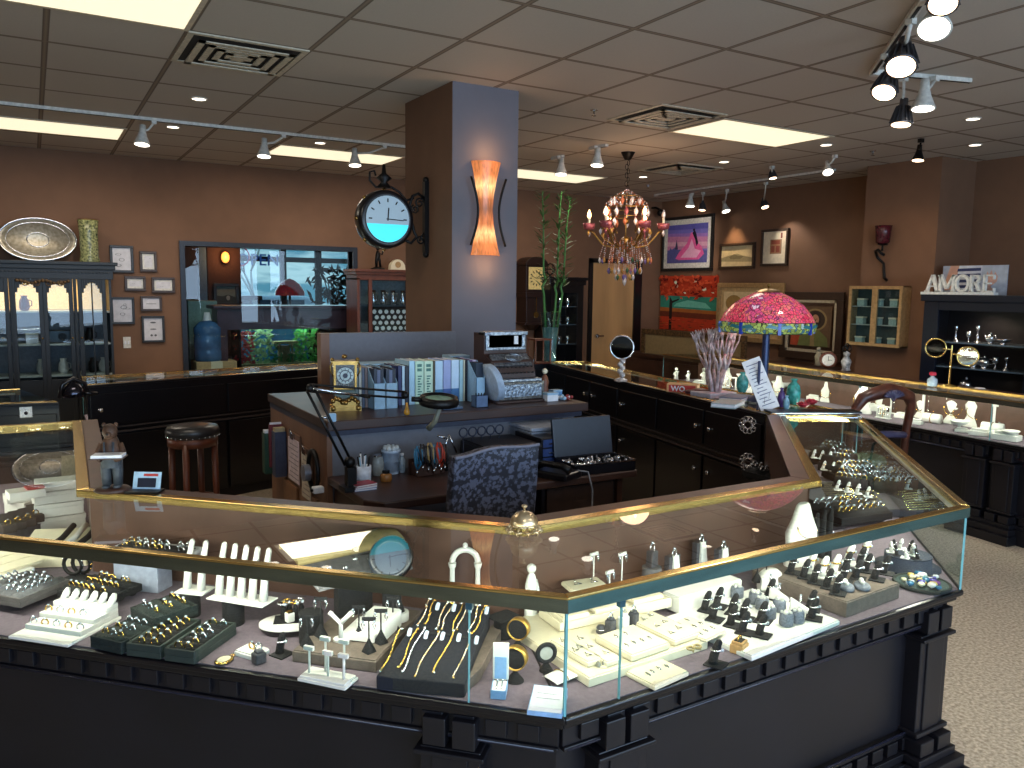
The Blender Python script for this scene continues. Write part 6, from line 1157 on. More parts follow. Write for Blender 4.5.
b = B(); b.T = Matrix.Rotation(-.3,4,'X'); b.box(-.045,.045,.0,.003,.006,.062); c_ = b.build('card', mat('card_blue', (176,206,226), .3), t); b = B(); b.T = Matrix.Rotation(-.3,4,'X'); b.box(-.03,.03,-.001,0,.012,.042); b.build('card_picture', mat('card_dark', (36,40,54), .3), c_); b = B(); b.T = Matrix.Rotation(-.3,4,'X'); b.box(-.012,.035,-.001,0,.048,.056); b.build('card_print', mat('print_red', 0), c_)
p = G(524,532,ZC); t = thing('service_bell', 'antique brass service bell on an openwork base on the glass case corner', 'bell', p)
bm_ = mat('bell_brass', (226,208,176), .28, .85, c2=(176,146,104), scale=40, bump=.3)
b = B(); n = 10
for k in range(n):
    a = 2*PI*k/n; b.torus((.040*math.cos(a),.040*math.sin(a),.010), .010, .0028, seg=10, ms=5); b.tube([(.044*math.cos(a),.044*math.sin(a),.0),(.05*math.cos(a),.05*math.sin(a),.004),(.036*math.cos(a),.036*math.sin(a),.022)], .003, 5)
b.torus((0,0,.022), .034, .004, seg=24); b.build('openwork_base', bm_, t)
B().lathe([(.038,.024),(.039,.028),(.035,.042),(.024,.054),(.010,.059),(.008,.060)], seg=28).build('dome', bm_, t); B().lathe([(.003,.058),(.003,.068),(.008,.072),(.008,.076),(0,.079)], seg=12).build('plunger', bm_, t)
# tilted sign on a dark easel, vases and small pieces on the same counter
p = onc(772,412); t = thing('counter_sign', 'tall tilted white printed sheet on a blue easel at the island corner', 'sign', (3.56,3.13,ZC), -.62)
b = B(); b.T = Matrix.Translation((0,0,.0)) @ Matrix.Rotation(.42,4,'Y') @ Matrix.Rotation(-.2,4,'X') ; b.T = Matrix.Rotation(-.38,4,'Y') @ Matrix.Rotation(-.25,4,'X')
MT = b.T.copy(); b.box(-.05,.055,-.004,.0,.01,.315); s_ = b.build('sheet', paper, t); b = B(); b.T = MT
for k in range(13): b.box(-.035+.01*(k%2),.04-.015*((k*7)%3),-.0048,-.004,.04+.02*k,.045+.02*k)
b.build('print_lines', mat('grey_ink', (120,124,150), .6), s_); b = B(); b.T = MT; b.tube([(-.02,-.006,.05),(.0,-.006,.09),(.015,-.006,.07),(.03,-.006,.10)], .001, 5); b.build('signature', iron, s_)
b = B(); b.tube([(-.03,.01,0),(-.06,.06,.0),(-.07,.03,.28)], .008, 8); b.tube([(-.07,.03,.1),(0,.09,0)], .008, 8); b.build('easel', mat('easel_blue', (56,72,110), .4), t)
for px, py, lab, r0, h, c, nm in [(793,404,'turquoise bulb vase right of the tilted sign',.042,.15,(60,150,140),'vase'),(781,407,'violet and blue glass bottle at the foot of the tilted sign',.022,.11,(70,50,110),'bottle'),(786,410,'aqua white glass bottle just right of the violet one',.018,.08,(130,180,200),'bottle'),(742,392,'turquoise square candle box behind the branches',.04,.13,(70,160,160),'candle_holder')]:
    p = onc(px, py); t = thing(nm, lab, nm.replace('_',' '), p); mm_ = mat('glaze_%d_%d_%d'%c, c, .2, var=.25, scale=30, bump=.2)
    B().lathe([(r0*.6,0),(r0*.95,h*.25),(r0,h*.5),(r0*.8,h*.75),(r0*.35,h*.9),(r0*.45,h),(r0*.35,h),(0,h*.85)], seg=20).build('body', mm_, t); B().torus((0,0,h), r0*.42, .004, seg=16).build('rim', mm_, t)
for px, py, lab, c in [(811,404,'small red beaded piece on the counter near the carved chair',(170,30,50)),(803,407,'small pale blue piece near the carved chair',(170,200,220))]:
    p = onc(px, py); t = thing('trinket_dish', lab, 'dish', p); B().lathe([(.02,0),(.035,.012),(.04,.022),(.03,.018),(0,.01)], seg=16).build('dish_body', mat('tr_%d'%c[0], c, .3), t); b = B()
    for k in range(5): b.sph((.016*math.cos(k*1.25),.016*math.sin(k*1.25),.022), .010, 8, 5)
    b.build('beads', mat('tr_%d'%c[0], 0), t)
p = onc(810,413); t = thing('black_board', 'long flat black board lying across the end of the right diagonal case', 'board', (3.60,3.04,ZC+.002), ang((3.5,3.12),(3.95,2.9))); B().box(-.12,.40,-.05,.06,0,.012).build('board_body', black, t, bev=.003); B().box(-.12,.40,-.053,-.05,.001,.004).build('edge_trim', chrome, t)
# brass star ornaments on the inner black counter
for k, (py, lab) in enumerate(((425,'upper silver filigree ornament hanging on the black inner counter'),(462,'lower silver filigree ornament hanging on the black inner counter'))):
    X_ = 3.43; d = _ray(748, py); pl = Vector((3.46,3.08)); 
    q = G(748, py, EYE+_ray(748,py).z*(Vector((3.47,3.14)).length/math.hypot(_ray(748,py).x,_ray(748,py).y)))
    t = thing('filigree_ornament', lab, 'ornament', q, math.radians(-60)); b = B()
    for i in range(10): a = 2*PI*i/10; b.torus((.034*math.cos(a),0,.034*math.sin(a)), .016, .0032, 'y', 10, 5)
    b.torus((0,0,0), .022, .004, 'y', 16); b.build('filigree', silver, t); b = B()
    for i in range(8): a = 2*PI*i/8; b.sph((.03*math.cos(a),-.004,.03*math.sin(a)), .007, 7, 5)
    b.build('beads', silver, t)
# glossy ornament on far-left counter
p = onc(74,397); t = thing('glossy_ornament', 'glossy black and silver ornament on the far left counter', 'ornament', p, .3); b = B(); b.lathe([(.06,0),(.07,.02),(.05,.06),(.02,.09),(0,.095)], seg=18); b.build('dome', mat('gloss_black_metal', (60,60,70), .1, .9), t); b = B(); b.tube([(-.08,0,.0),(-.06,0,.08),(0,0,.11),(.06,0,.08),(.09,0,.0)], .012, 8); b.tube([(.05,0,.02),(.13,0,.01)], .012, 8); b.build('arch_band', black, t)
t = thing('lock_plate', 'small silver lock plate on the far left black counter', 'lock', tuple(AY(26,412,5.19))); b = B(); b.box(-.03,.03,-.006,.0,-.03,.03); b.build('plate', silver, t); B().sph((0,-.008,-.005), .010, 8, 6).build('keyhole_boss', iron, t)
# carved wooden chair outside the island
t = thing('carved_chair', 'carved wooden armchair frame with a shell crest beyond the right glass case', 'chair', (4.78,3.30,0), math.radians(-10)); mh = mat('rosewood', (104,58,42), .35, c2=(60,30,24), scale=16)
hw = .235
b = B(); b.tube([(-hw,0,.42),(-hw-.005,-.01,.70),(-hw+.0,-.04,.86),(-hw+.04,-.055,.93),(-.12,-.06,.955),(0,-.065,.975),(.12,-.06,.955),(hw-.04,-.055,.93),(hw,-.04,.86),(hw+.005,-.01,.70),(hw,0,.42)], [.026,.026,.030,.040,.044,.050,.044,.040,.030,.026,.026], 10); fr_ = b.build('back_frame', mh, t)
b = B()
for k in range(9): a = PI*(.12+.76*k/8); b.tube([(0,-.115,.93),(.085*math.cos(a),-.118,.93+.055*math.sin(a))], [.005,.010], 6)
b.torus((0,-.115,.93), .014, .005, 'y', 12); b.build('shell_carving', mat('carving_blue_sheen', (74,70,96), .3), fr_)
b = B(); b.tube([(-hw,-.01,.66),(-.1,-.03,.675),(0,-.035,.68),(.1,-.03,.675),(hw,-.01,.66)], .024, 8); b.build('back_rail', mat('carving_blue_sheen', 0), t)
B().box(-.24,.24,-.03,.42,.42,.47).build('seat', mat('seat_leather', (50,40,44), .4), t, bev=.02)
for x_ in (-.22,.22):
    for y_ in (-.0,.38): b = B(); b.tube([(x_,y_,.42),(x_*1.04,y_-.02 if y_ < .1 else y_,.2),(x_*1.02,y_-.05 if y_ < .1 else y_+.02,0)], [.024,.02,.016], 8); b.build('leg', mh, t)
# double mirror and red piece on the perimeter case, shelf pieces behind
p = onc(948,392); t = thing('vanity_mirror', 'double round brass vanity mirror on a thin stem on the right wall case', 'mirror', (5.70,3.55,ZC), -1.1); t.location = tuple(G(949,386,ZC)); d0 = Vector(t.location)
b = B(); b.lathe([(.06,0),(.055,.008),(.008,.015),(.006,.30)], seg=16); b.tube([(0,0,.27),(-.06,0,.27)], .006, 6); b.tube([(0,0,.24),(.06,0,.23)], .006, 6); b.build('stand', brass, t)
for s, z, mm_ in ((-1,.275,mat('dark_mirror',0)),(1,.225,mat('bright_mirror', (200,200,200), .05, 1))):
    b = B(); b.T = Matrix.Translation((s*.105,0,z)) @ Matrix.Rotation(PI/2,4,'X'); b.torus((0,0,0), .068, .006, seg=28); d = b.build('rim', brass, t); b = B(); b.T = Matrix.Translation((s*.105,.003,z)) @ Matrix.Rotation(PI/2,4,'X'); b.cyl((0,0,0), .066, .005, 28); b.build('mirror_glass', mm_, d)
p = G(932,386,ZC); t = thing('bottle', 'small clear bottle with a pink red rose stopper on the right wall case', 'bottle', p); B().lathe([(.03,0),(.035,.01),(.035,.05),(.015,.065),(.012,.075)], seg=16).build('bottle_body', mat('clear_bottle', 0), t); b = B()
for k in range(7): b.sph((.012*math.cos(k),.012*math.sin(k),.09), .014, 8, 5)
b.build('rose_stopper', mat('rose_red', (196,40,70), .4), t)
p = G(828,365,ZC); p.x *= .955; p.y *= .955; t = thing('small_clock', 'small round dark rimmed clock in front of the bearded portrait', 'clock', p, -.87); b = B(); b.T = Matrix.Translation((0,0,.075)) @ Matrix.Rotation(PI/2,4,'X'); b.lathe([(.05,-.01),(.07,-.01),(.075,0),(.07,.015),(.05,.012)], seg=24); b.build('clock_rim', cwood, t); b = B(); b.T = Matrix.Translation((0,-.0105,.075)) @ Matrix.Rotation(PI/2,4,'X'); b.cyl((0,0,0), .052, .004, 24); d = b.build('dial', ov, t); b = B(); b.box(-.002,.002,-.017,-.0148,.07,.11); b.box(-.002,.03,-.017,-.0148,.073,.077); b.build('hands', iron, d)
p = G(846,367,ZC); p.x *= .955; p.y *= .955; t = thing('figurine', 'dark and white scrolled figurine right of the small round clock', 'figurine', p); B().lathe([(.04,0),(.03,.02),(.045,.08),(.02,.12),(.03,.15),(0,.17)], seg=16).build('vase_body', mat('bw_glaze', (200,196,196), .3, c2=(24,22,26), scale=22), t); b = B()
for k in range(4): b.torus((.03*math.cos(k*1.57),.0,.19+.02*(k%2)), .025, .005, 'y', 12)
b.build('scroll_top', iron, t)
p = G(818,362,ZC); p.x *= .955; p.y *= .955; t = thing('figurine', 'small pale figurine left of the small round clock', 'figurine', p); B().lathe([(.03,0),(.025,.04),(.035,.08),(.015,.12),(.0,.14)], seg=14).build('body', mat('stone_grey', (140,130,110), .6), t); B().sph((0,0,.15), .02, 10, 8).build('head', mat('stone_grey', 0), t)
# ------------------------------------------------------------------ jewellery inside the island cases (deck z = .65)
SH = {}
def shared(key, fn, mats):
    if key not in SH:
        b = B(); fn(b); o = b.build(key, mats); SH[key] = o.data; bpy.data.objects.remove(o)
    return SH[key]
def inst(name, key, loc, rz=0, lab=None, cat=None, group=None, parent=None, rot=None, sc=None):
    o = bpy.data.objects.new(name, SH[key]); C.objects.link(o); o.location = loc; o.rotation_euler = rot if rot else (0,0,rz)
    if sc: o.scale = (sc,)*3
    if parent: o.parent = parent
    if lab: tag(o, lab, cat, group)
    return o
def f_ring(b): b.torus((0,0,0), .0092, .0022, 'y', 12, 5, mi=0); b.sph((0,0,.0112), .0042, 7, 4, mi=1, sz=.7)
shared('gold_ring', f_ring, [gold, gem]); shared('silver_ring', f_ring, [silver, gem])
shared('plain_ring', lambda b: b.torus((0,0,0), .0095, .0026, 'y', 12, 5), [gold])
def f_pend(b): b.tube([(-.008,0,0),(.008,0,0),(0,.014,0)], .0011, 4, closed=True); b.sph((0,.016,.001), .002, 6, 4, mi=1); b.sph((0,-.001,.001), .0022, 6, 4, mi=1)
shared('pendant', f_pend, [mat('oxidised_silver', (120,118,112), .4, .7), silver])
def f_ear(b): b.tube([(0,0,0),(.003,0,-.006),(0,0,-.016),(-.003,0,-.006)], .0012, 4, closed=True); b.sph((0,0,0), .0026, 6, 4, mi=1)
shared('earring', f_ear, [silver, gem])
def px3(fl, fr, bl, z):
    a, c, d = G(*fl, z), G(*fr, z), G(*bl, z); w = (c-a).length; rz = math.atan2(c.y-a.y, c.x-a.x); n = Vector((-math.sin(rz), math.cos(rz), 0)); dp = (d-a).dot(n); sk = 0
    return a, rz, w, dp
def L2W(o, rz, x, y, z): c, s = math.cos(rz), math.sin(rz); return (o.x+x*c-y*s, o.y+x*s+y*c, z)
def ring_tray(lab, fl, fr, bl, z, h, shell, pad, nx, ny, kinds, rlab, z0=None, rim=.006, jit=.15, skip=.1, seed=1, name='ring_tray', sc=1.08):
    o, rz, w, d = px3(fl, fr, bl, z); r = random.Random(seed)
    t = thing(name, lab, 'tray', (o.x,o.y,z-h), rz)
    b = B(); b.box(0,w,0,d,0,h*.5); b.box(0,w,0,rim,h*.5,h); b.box(0,w,d-rim,d,h*.5,h); b.box(0,rim,rim,d-rim,h*.5,h); b.box(w-rim,w,rim,d-rim,h*.5,h); b.build('tray_shell', shell, t, bev=.0015)
    b = B(); n = ny
    for k in range(n): y = rim+(d-2*rim)*(k+.5)/n; b.tube([(rim,y,h*.55),(w-rim,y,h*.55)], [(d-2*rim)/n*.46]*2, 10)
    b.build('pad_rolls', pad, t)
    top = z-h+h*.55+(d-2*rim)/n*.46
    for i in range(nx):
        for j in range(ny):
            if r.random() < skip: continue
            x = rim+.008+(w-2*rim-.016)*(i+.5)/nx; y = rim+(d-2*rim)*(j+.5)/n
            k = kinds[r.randrange(len(kinds))]; inst('ring', k, L2W(o,rz,x+r.uniform(-1,1)*.002,y,top+.003), rz+PI/2*0+r.uniform(-jit,jit), rlab, 'ring', rlab.split(' in ')[0]+' '+lab.split(',')[0][:40], sc=sc)
    return t
def support(lab, px, py, ztop, r=.03, m=None, name='display_riser', sq=None):
    p = G(px, py, ztop); t = thing(name, lab, 'riser', (p.x,p.y,ZD))
    if sq: B().box(-sq[0]/2,sq[0]/2,-sq[1]/2,sq[1]/2,0,ztop-ZD-.003).build('block', m or blackv, t, bev=.003); B().box(-sq[0]/2-.002,sq[0]/2+.002,-sq[1]/2-.002,sq[1]/2+.002,ztop-ZD-.003,ztop-ZD).build('top', m or blackv, t); t.rotation_euler = (0,0,-.78)
    else: B().lathe([(r*.97,0),(r,.003),(r,ztop-ZD-.003)], seg=24).build('drum', m or blackv, t); B().cyl((0,0,ztop-ZD-.003), r*1.02, .003, 24).build('top', m or blackv, t)
    return t
G_, S_, P_ = 'gold_ring', 'silver_ring', 'plain_ring'
support('dark block raising the grey silver ring tray', 30,585, .675, sq=(.10,.08), m=grayv)
ring_tray('grey velvet tray of silver rings with a blue edged front, far left', (20,599),(70,579),(-6,582), .705, .028, mat('grey_tray', (92,86,84), .6), grayv, 6, 4, [S_], 'silver ring in the grey velvet tray at the far left', seed=3)
support('black drum raising the pair of black gold ring pads', 90,596, .675, .03)
ring_tray('raised black pad with three rows of gold rings, behind the white finger display', (57,590),(101,600),(88,572), .70, .022, blackv, blackv, 7, 3, [G_,G_,P_], 'gold ring in the raised black pad behind the white display', seed=4)
ring_tray('dark green slanted ring tray right of the white finger display', (90,636),(121,643),(112,614), .685, .032, greenv, greenv, 3, 3, [S_,S_,G_], 'large ring in the dark green slanted tray', seed=5, skip=.05)
ring_tray('dark green tray of rings standing behind the slanted green one', (130,607),(153,619),(165,589), .71, .03, greenv, greenv, 3, 3, [S_,G_], 'ring in the rear dark green tray', seed=6, skip=.05)
ring_tray('left of two narrow black ring trays side by side at the case front', (126,643),(160,647),(173,616), .685, .034, mat('tray_green_edge', (44,54,50), .6), blackv, 2, 6, [G_], 'gold ring in the left narrow black tray', seed=7)
ring_tray('right of two narrow black ring trays side by side at the case front', (164,648),(194,652),(200,618), .685, .034, mat('tray_green_edge', 0), blackv, 2, 6, [S_,G_], 'ring in the right narrow black tray', seed=8)
ring_tray('raised white framed tray with a row of rings, seen through the top glass', (109,548),(185,556),(126,539), .80, .022, mat('silver_frame', (214,212,212), .4), blackv, 9, 2, [S_,G_], 'ring in the raised white framed tray', seed=9, rim=.013)
support('pale blue grey box raising the white framed tray', 142,548, .778, sq=(.16,.07), m=mat('pale_slate_box', (158,164,182), .5))
# white stepped finger display
o, rz, w, d = px3((8,637),(68,646),(40,606), ZD+.006)
t = thing('ring_display', 'white stepped ring display with a back row of short fingers', 'ring display', (o.x,o.y,ZD+.001), rz)
B().box(0,w,0,d,0,.008).build('base', white, t, bev=.002)
for k in range(3): B().box(.006,w-.006,d*(.25+.25*k),d-.004,.008+.014*k,.008+.014*(k+1)).build('step', white, t, bev=.002)
for k in range(6): b = B(); x = .018+(w-.036)*k/5; b.tube([(x,d*.88,.045),(x+.006,d*.92,.066),(x+.010,d*.93,.078)], [.0105,.010,.006], 10); b.build('finger', white, t)
r = random.Random(2)
for k in range(9): x = .02+(w-.04)*((k%5)/4); inst('ring', G_ if k%2 else S_, L2W(o,rz,x,d*(.33 if k<5 else .6),ZD+(.028 if k<5 else .042)), rz+.3, 'gold and silver rings on the white stepped display', 'ring', 'rings on the white stepped display')
def cone_row(lab, fl, fr, bl, z, n, h, lean=(.012,.01), rlab=None):
    o, rz, w, d = px3(fl, fr, bl, z); t = thing('ring_cone_display', lab, 'ring display', (o.x,o.y,z-.004), rz); B().box(0,w,0,d,0,.004).build('base', white, t, bev=.001)
    for k in range(n): x = w*(k+.5)/n; b = B(); b.tube([(x-lean[0]*.3,d*.5,.004),(x,d*.5+lean[1]*.5,h*.5),(x+lean[0],d*.5+lean[1],h*.96),(x+lean[0],d*.5+lean[1],h)], [.0125,.0095,.0075,.004], 12); b.build('finger_cone', white, t)
    return t
cone_row('white plate with two tall ring fingers on a black drum', (174,592),(202,595),(182,583), .725, 2, .15)
support('black velvet drum under the two finger ring plate', 190,592, .720, .028)
cone_row('white plate with five tall ring fingers on a black drum', (206,598),(262,607),(218,588), .73, 5, .155)
support('black velvet drum under the five finger ring plate', 233,598, .725, .03)
for k, dx in enumerate((-.012,.012)):
    p = G(78,577,ZD+.05); o_ = thing('cuff_bracelet', ['wide studded leather cuff bracelet behind the gold ring pads','second banded cuff bracelet behind the gold ring pads'][k], 'bracelet', (p.x+dx,p.y+.02,ZD+.085), .9); b = B(); b.torus((0,0,0), .030, .006, 'x', 22, 6); b.build('leather_band', iron, o_); b = B()
    for i in range(14): a = 2*PI*i/14; b.sph((0,.034*math.cos(a),.034*math.sin(a)), .0035, 6, 4)
    b.build('studs', silver if k == 0 else gold, o_)
support('dark block raising the leather cuff bracelets', 78,577, ZD+.048, sq=(.07,.05))
# cream pads and white boxes in the left case end
o, rz, w, d = px3((-40,585),(44,559),(-46,556), .70)
t = thing('slat_board', 'cream slatted display board at the left edge under the brass rail', 'board', (o.x,o.y,.69), rz); 
for k in range(4): B().box(0,w,d*k/4,d*(k+.92)/4,0,.01).build('slat', cream, t, bev=.001)
support('white riser block under the cream slatted board', 0,570, .69, sq=(.16,.10), m=white)
for k, (px, py, h, sx, sy, rz_, lab) in enumerate([(60,531,.055,.17,.11,.1,'bottom white gift box in the left case stack'),(60,531,.05,.165,.105,.06,'second white gift box of the left case stack'),(60,531,.045,.17,.10,.12,'third white gift box of the left case stack'),(60,531,.035,.15,.09,.0,'top white gift box of the left case stack')]):
    p = G(px, py, ZD); z0 = ZD+.001+sum((.055,.05,.045,.035)[:k])+.002*k; t = thing('gift_box', lab, 'box', (p.x,p.y+.06,z0), rz_); B().cb(0,0,0,sx,sy,h*.7).build('box_base', white, t, bev=.002); B().cb(0,0,h*.7,sx+.004,sy+.004,h*.3).build('lid', white, t, bev=.002)
for k, (px, py, z0, sz, lab) in enumerate([(26,497,.80,.05,'white jewellery box with a red cushion edge, left of the gift box stack'),(22,500,.72,.06,'flat white box under the red cushioned one')]):
    p = G(px, py, z0); t = thing('jewellery_box', lab, 'box', (p.x,p.y,z0 if k == 0 else z0), .2); B().cb(0,0,0,.12,.08,.03).build('box_base', white, t, bev=.002); B().cb(.03,0,.03,.06,.06,.008).build('cushion', mat('red_cushion', (170,50,54), .6) if k == 0 else cream, t, bev=.003)
support('white block carrying the flat white boxes', 22,500, .719, sq=(.10,.08), m=white)
for k, (px, py) in enumerate([(8,524),(18,521),(28,518),(36,514)]):
    p = G(px, py, ZD+.08); t = thing('ring_box', 'open dark ring boxes in a row at the left edge of the left case', 'ring box', (p.x,p.y,ZD+.05), .3, 'open dark ring boxes'); B().cb(0,0,0,.045,.045,.03).build('box_base', mat('dark_taupe_box', (70,62,56), .6), t, bev=.003); b = B(); b.T = Matrix.Translation((0,.022,.03)) @ Matrix.Rotation(-.3,4,'X'); b.box(-.0225,.0225,0,.006,0,.035); b.build('lid', mat('dark_taupe_box', 0), t)
    inst('ring', G_, (p.x,p.y,ZD+.086), .3, 'gold rings in the open dark ring boxes', 'ring', 'rings in the open dark ring boxes')
p = G(20,522,ZD+.05); t = thing('display_riser', 'grey shelf block under the row of open ring boxes', 'riser', (p.x+.0,p.y,ZD), .3); B().cb(0,0,0,.24,.07,.046).build('block', grayv, t, bev=.003); B().cb(0,0,.046,.242,.072,.003).build('top', grayv, t)
o, rz, w, d = px3((12,552),(86,549),(30,535), ZD+.06)
t = thing('wedge_pad', 'cream wedge pad with black bracelet bars behind the brass rail', 'pad', (o.x,o.y,ZD+.001), rz); b = B(); b.add([(0,0,0),(w,0,0),(w,d,0),(0,d,0),(0,0,.03),(w,0,.03),(w,d,.08),(0,d,.08)], [(0,3,2,1),(4,5,6,7),(0,1,5,4),(1,2,6,5),(2,3,7,6),(3,0,4,7)]); b.build('wedge', cream, t, bev=.002)
for k in range(3): b = B(); x = w*(.55+.18*k); b.tube([(x-.03,d*.15,.052),(x,d*.5,.075),(x+.01,d*.9,.095)], .010, 8); b.build('bracelet_bar', [blackv,white,blackv][k], t)
# flat pad with ring, oval pendant, dark cube, black finger stand
def pad(lab, fl, fr, bl, z, h, m, name='display_pad', z0=None, slope=0, cat='pad'):
    o, rz, w, d = px3(fl, fr, bl, z); t = thing(name, lab, cat, (o.x,o.y,z-h), rz)
    b = B(); b.add([(0,0,0),(w,0,0),(w,d,0),(0,d,0),(0,0,h-.003),(w,0,h-.003),(w,d,h-.003+slope),(0,d,h-.003+slope)], [(0,3,2,1),(4,5,6,7),(0,1,5,4),(1,2,6,5),(2,3,7,6),(3,0,4,7)]); b.build('pad_body', m, t, bev=.002)
    b = B(); e = .003; b.add([(e,e,h-.003),(w-e,e,h-.003),(w-e,d-e,h-.003+slope),(e,d-e,h-.003+slope),(e,e,h),(w-e,e,h),(w-e,d-e,h+slope),(e,d-e,h+slope)], [(0,3,2,1),(4,5,6,7),(0,1,5,4),(1,2,6,5),(2,3,7,6),(3,0,4,7)]); b.build('top_sheet', m, t)
    return t, o, rz, w, d
t, o, rz, w, d = pad('small square white pad with one ring near the case front', (234,650),(254,656),(243,640), ZD+.016, .015, white); inst('ring', G_, L2W(o,rz,w/2,d/2,ZD+.024), rz, 'single gold ring on the small square white pad', 'ring')
p = G(224,662,ZD); t = thing('pocket_watch', 'oval gold rimmed pale pendant watch lying flat on the case deck', 'pocket watch', (p.x,p.y,ZD+.001), .6); B().lathe([(.0,0),(.022,.001),(.026,.004),(.022,.007),(0,.008)], seg=24, sy=.8).build('watch_case', gold, t); B().lathe([(.019,.0075),(.0,.009)], seg=24, sy=.8).build('dial', cream, t); B().torus((.031,0,.004), .006, .0012, seg=12, ms=4).build('bow', gold, t)
p = G(259,663,ZD); t = thing('ring_cube', 'small dark stone cube holding one ring beside the square white pad', 'ring stand', (p.x,p.y,ZD+.001), .3); B().cb(0,0,0,.03,.028,.028).build('cube', darkstone, t, bev=.004); B().cb(0,0,.028,.020,.018,.006).build('neck', darkstone, t, bev=.002); inst('ring', S_, (p.x,p.y,ZD+.042), .3, 'silver ring on the small dark stone cube', 'ring')
def f_fing(m):
    def f(b): b.cb(0,0,0,.046,.046,.003,mi=0); b.tube([(0,.008,.003),(0,.006,.02),(0,-.001,.045),(0,-.006,.058),(0,-.008,.062)], [.0115,.0105,.0095,.0075,.003], 12, mi=0)
    return f
finger_protos = {}
def finger(px, py, lab, group=None, m='black', z=ZD, rz=0, s=1.0, ring=S_, rlab=None, loc=None):
    p = Vector(loc) if loc else G(px, py, z)
    if m not in finger_protos:
        mm_ = {'black':blackv,'white':white,'grey':grayv}[m]; t = thing('ring_finger_stand', lab, 'ring stand', (p.x,p.y,z+.001), rz, group)
        B().cb(0,0,0,.046,.046,.003).build('base', mm_, t); b = B(); b.tube([(0,.008,.003),(0,.006,.02),(0,-.001,.045),(0,-.006,.058),(0,-.008,.062)], [.0115,.0105,.0095,.0075,.003], 12); b.build('finger', mm_, t); t.scale = (s,s,s); finger_protos[m] = t
    else: t = dup(finger_protos[m], (p.x,p.y,z+.001), rz, lab, group, sc=s); 
    if not group and 'group' in t: del t['group']
    if ring: inst('ring', ring, (p.x+.0*s, p.y+.0, z+.038*s), rz, rot=(PI/2-.15,0,rz), lab=rlab or 'ring on the '+' '.join(lab.split()[:12]), cat='ring', group='rings on '+(group or lab)[:40], sc=1.25*s)
    return t
finger(282,655,'black ring finger stand left of the white five stem earring stand', rz=.5)
# oval white dish with black finger block
o = G(291,622,.675); t = thing('oval_display', 'oval white dish display with a black pad and ring fingers', 'display', (o.x,o.y,ZD+.001), -.35); B().lathe([(.070,0),(.082,.008),(.086,.02)], seg=36, sy=.62).build('black_base', black, t); B().lathe([(.086,.018),(.086,.026),(.080,.030),(0,.030)], seg=36, sy=.62).build('white_top', white, t); B().box(-.045,.04,-.025,.03,.030,.033).build('black_pad', blackv, t)
for k, (x, y) in enumerate(((-.02,.01),(.012,.004),(.028,.012),(-.005,.02))): b = B(); b.tube([(x,y,.033),(x,y-.002,.06),(x,y-.004,.072)], [.010,.008,.004], 10); b.build('finger', blackv, t); inst('ring', (S_,G_)[k%2], tuple(o+Vector((x,y,.055))), 0, rot=(PI/2,0,.3), lab='rings on the black fingers of the oval white dish', cat='ring', group='rings on the oval dish', sc=1.3)
t2 = thing('pearl_cube', 'small white cube with gold edges on the oval dish', 'ring stand', tuple(o+Vector((-.008,-.018,.010))), .2); B().cb(0,0,0,.022,.02,.026).build('cube', white, t2, bev=.003); B().cb(0,0,.026,.015,.014,.004).build('gold_cap', gold, t2)
# grey platform with black earring stands
pad('long grey brown platform carrying black earring stands', (292,650),(376,661),(330,600), ZD+.032, .031, taupeb, name='display_platform', cat='platform')
ZP = ZD+.033
tproto = None
b_=0
def tstand(px, py, lab, m, z=ZD, h=.085, w_=.034, rz=-.5, group=None, ears=True, erl=None, tri=True, sc=1):
    p = G(px, py, z); t = thing('earring_stand', lab, 'earring stand', (p.x,p.y,z+.001), rz, group)
    if tri: B().lathe([(.019,0),(.018,.003),(.004,.03),(.003,.034)], seg=4).build('base', m, t)
    else: B().lathe([(.02,0),(.018,.004),(.004,.01)], seg=16).build('base', m, t)
    b = B(); b.tube([(0,0,.008),(0,0,h)], .0022, 6); b.build('stem', m, t); B().box(-w_/2,w_/2,-.003,.003,h-.004,h+.006).build('crossbar', m, t, bev=.001)
    if ears:
        for s in (-1,1): c, sn = math.cos(rz), math.sin(rz); x = s*w_*.42; inst('earring', 'earring', (p.x+x*c+.004*sn, p.y+x*sn-.004*c, z+h-.003), rz, erl or ('small earrings on the '+' '.join(lab.split()[:11])), 'earring', 'earrings on '+lab[:40], sc=1.3)
    return t
for k, (px, py, h) in enumerate([(307,646,.075),(321,636,.10),(359,639,.085),(369,652,.085),(381,643,.085),(393,630,.085)]):
    tstand(px, py, ['short black earring stand at the left end of the grey platform','taller black earring stand second on the grey platform','black earring stand in the middle of the grey platform','nearest black earring stand on the grey platform','black earring stand right of the nearest one on the grey platform','rear right black earring stand on the grey platform'][k], blackv, ZP, h)
t, o, rz, w, d = pad('low white square block behind the black earring stands', (341,632),(374,636),(352,615), ZP+.022, .02, white)
t, o, rz, w, d = pad('raised cream white block behind the white square block', (356,620),(385,624),(366,604), ZP+.05, .048, white)
p = G(400,620,ZP); t = thing('display_riser', 'round white drum with a black cone at the right of the grey platform', 'riser', (p.x,p.y,ZP+.001)); B().lathe([(.024,0),(.025,.003),(.025,.022),(.023,.025)], seg=24).build('drum', white, t); B().lathe([(.014,.025),(.004,.055),(.0,.058)], seg=16).build('cone', blackv, t)
p = G(341,640,ZP); t = thing('earring_tree', 'white Y shaped earring holder in the middle of the platform', 'earring stand', (p.x,p.y,ZP+.001), -.5); B().cyl((0,0,0), .02, .004, 18).build('base', white, t); b = B(); b.tube([(0,0,.004),(0,0,.045),(-.024,0,.07),(-.03,0,.075)], .006, 8); b.tube([(0,0,.045),(.024,0,.07),(.03,0,.075)], .006, 8); b.build('arms', white, t)
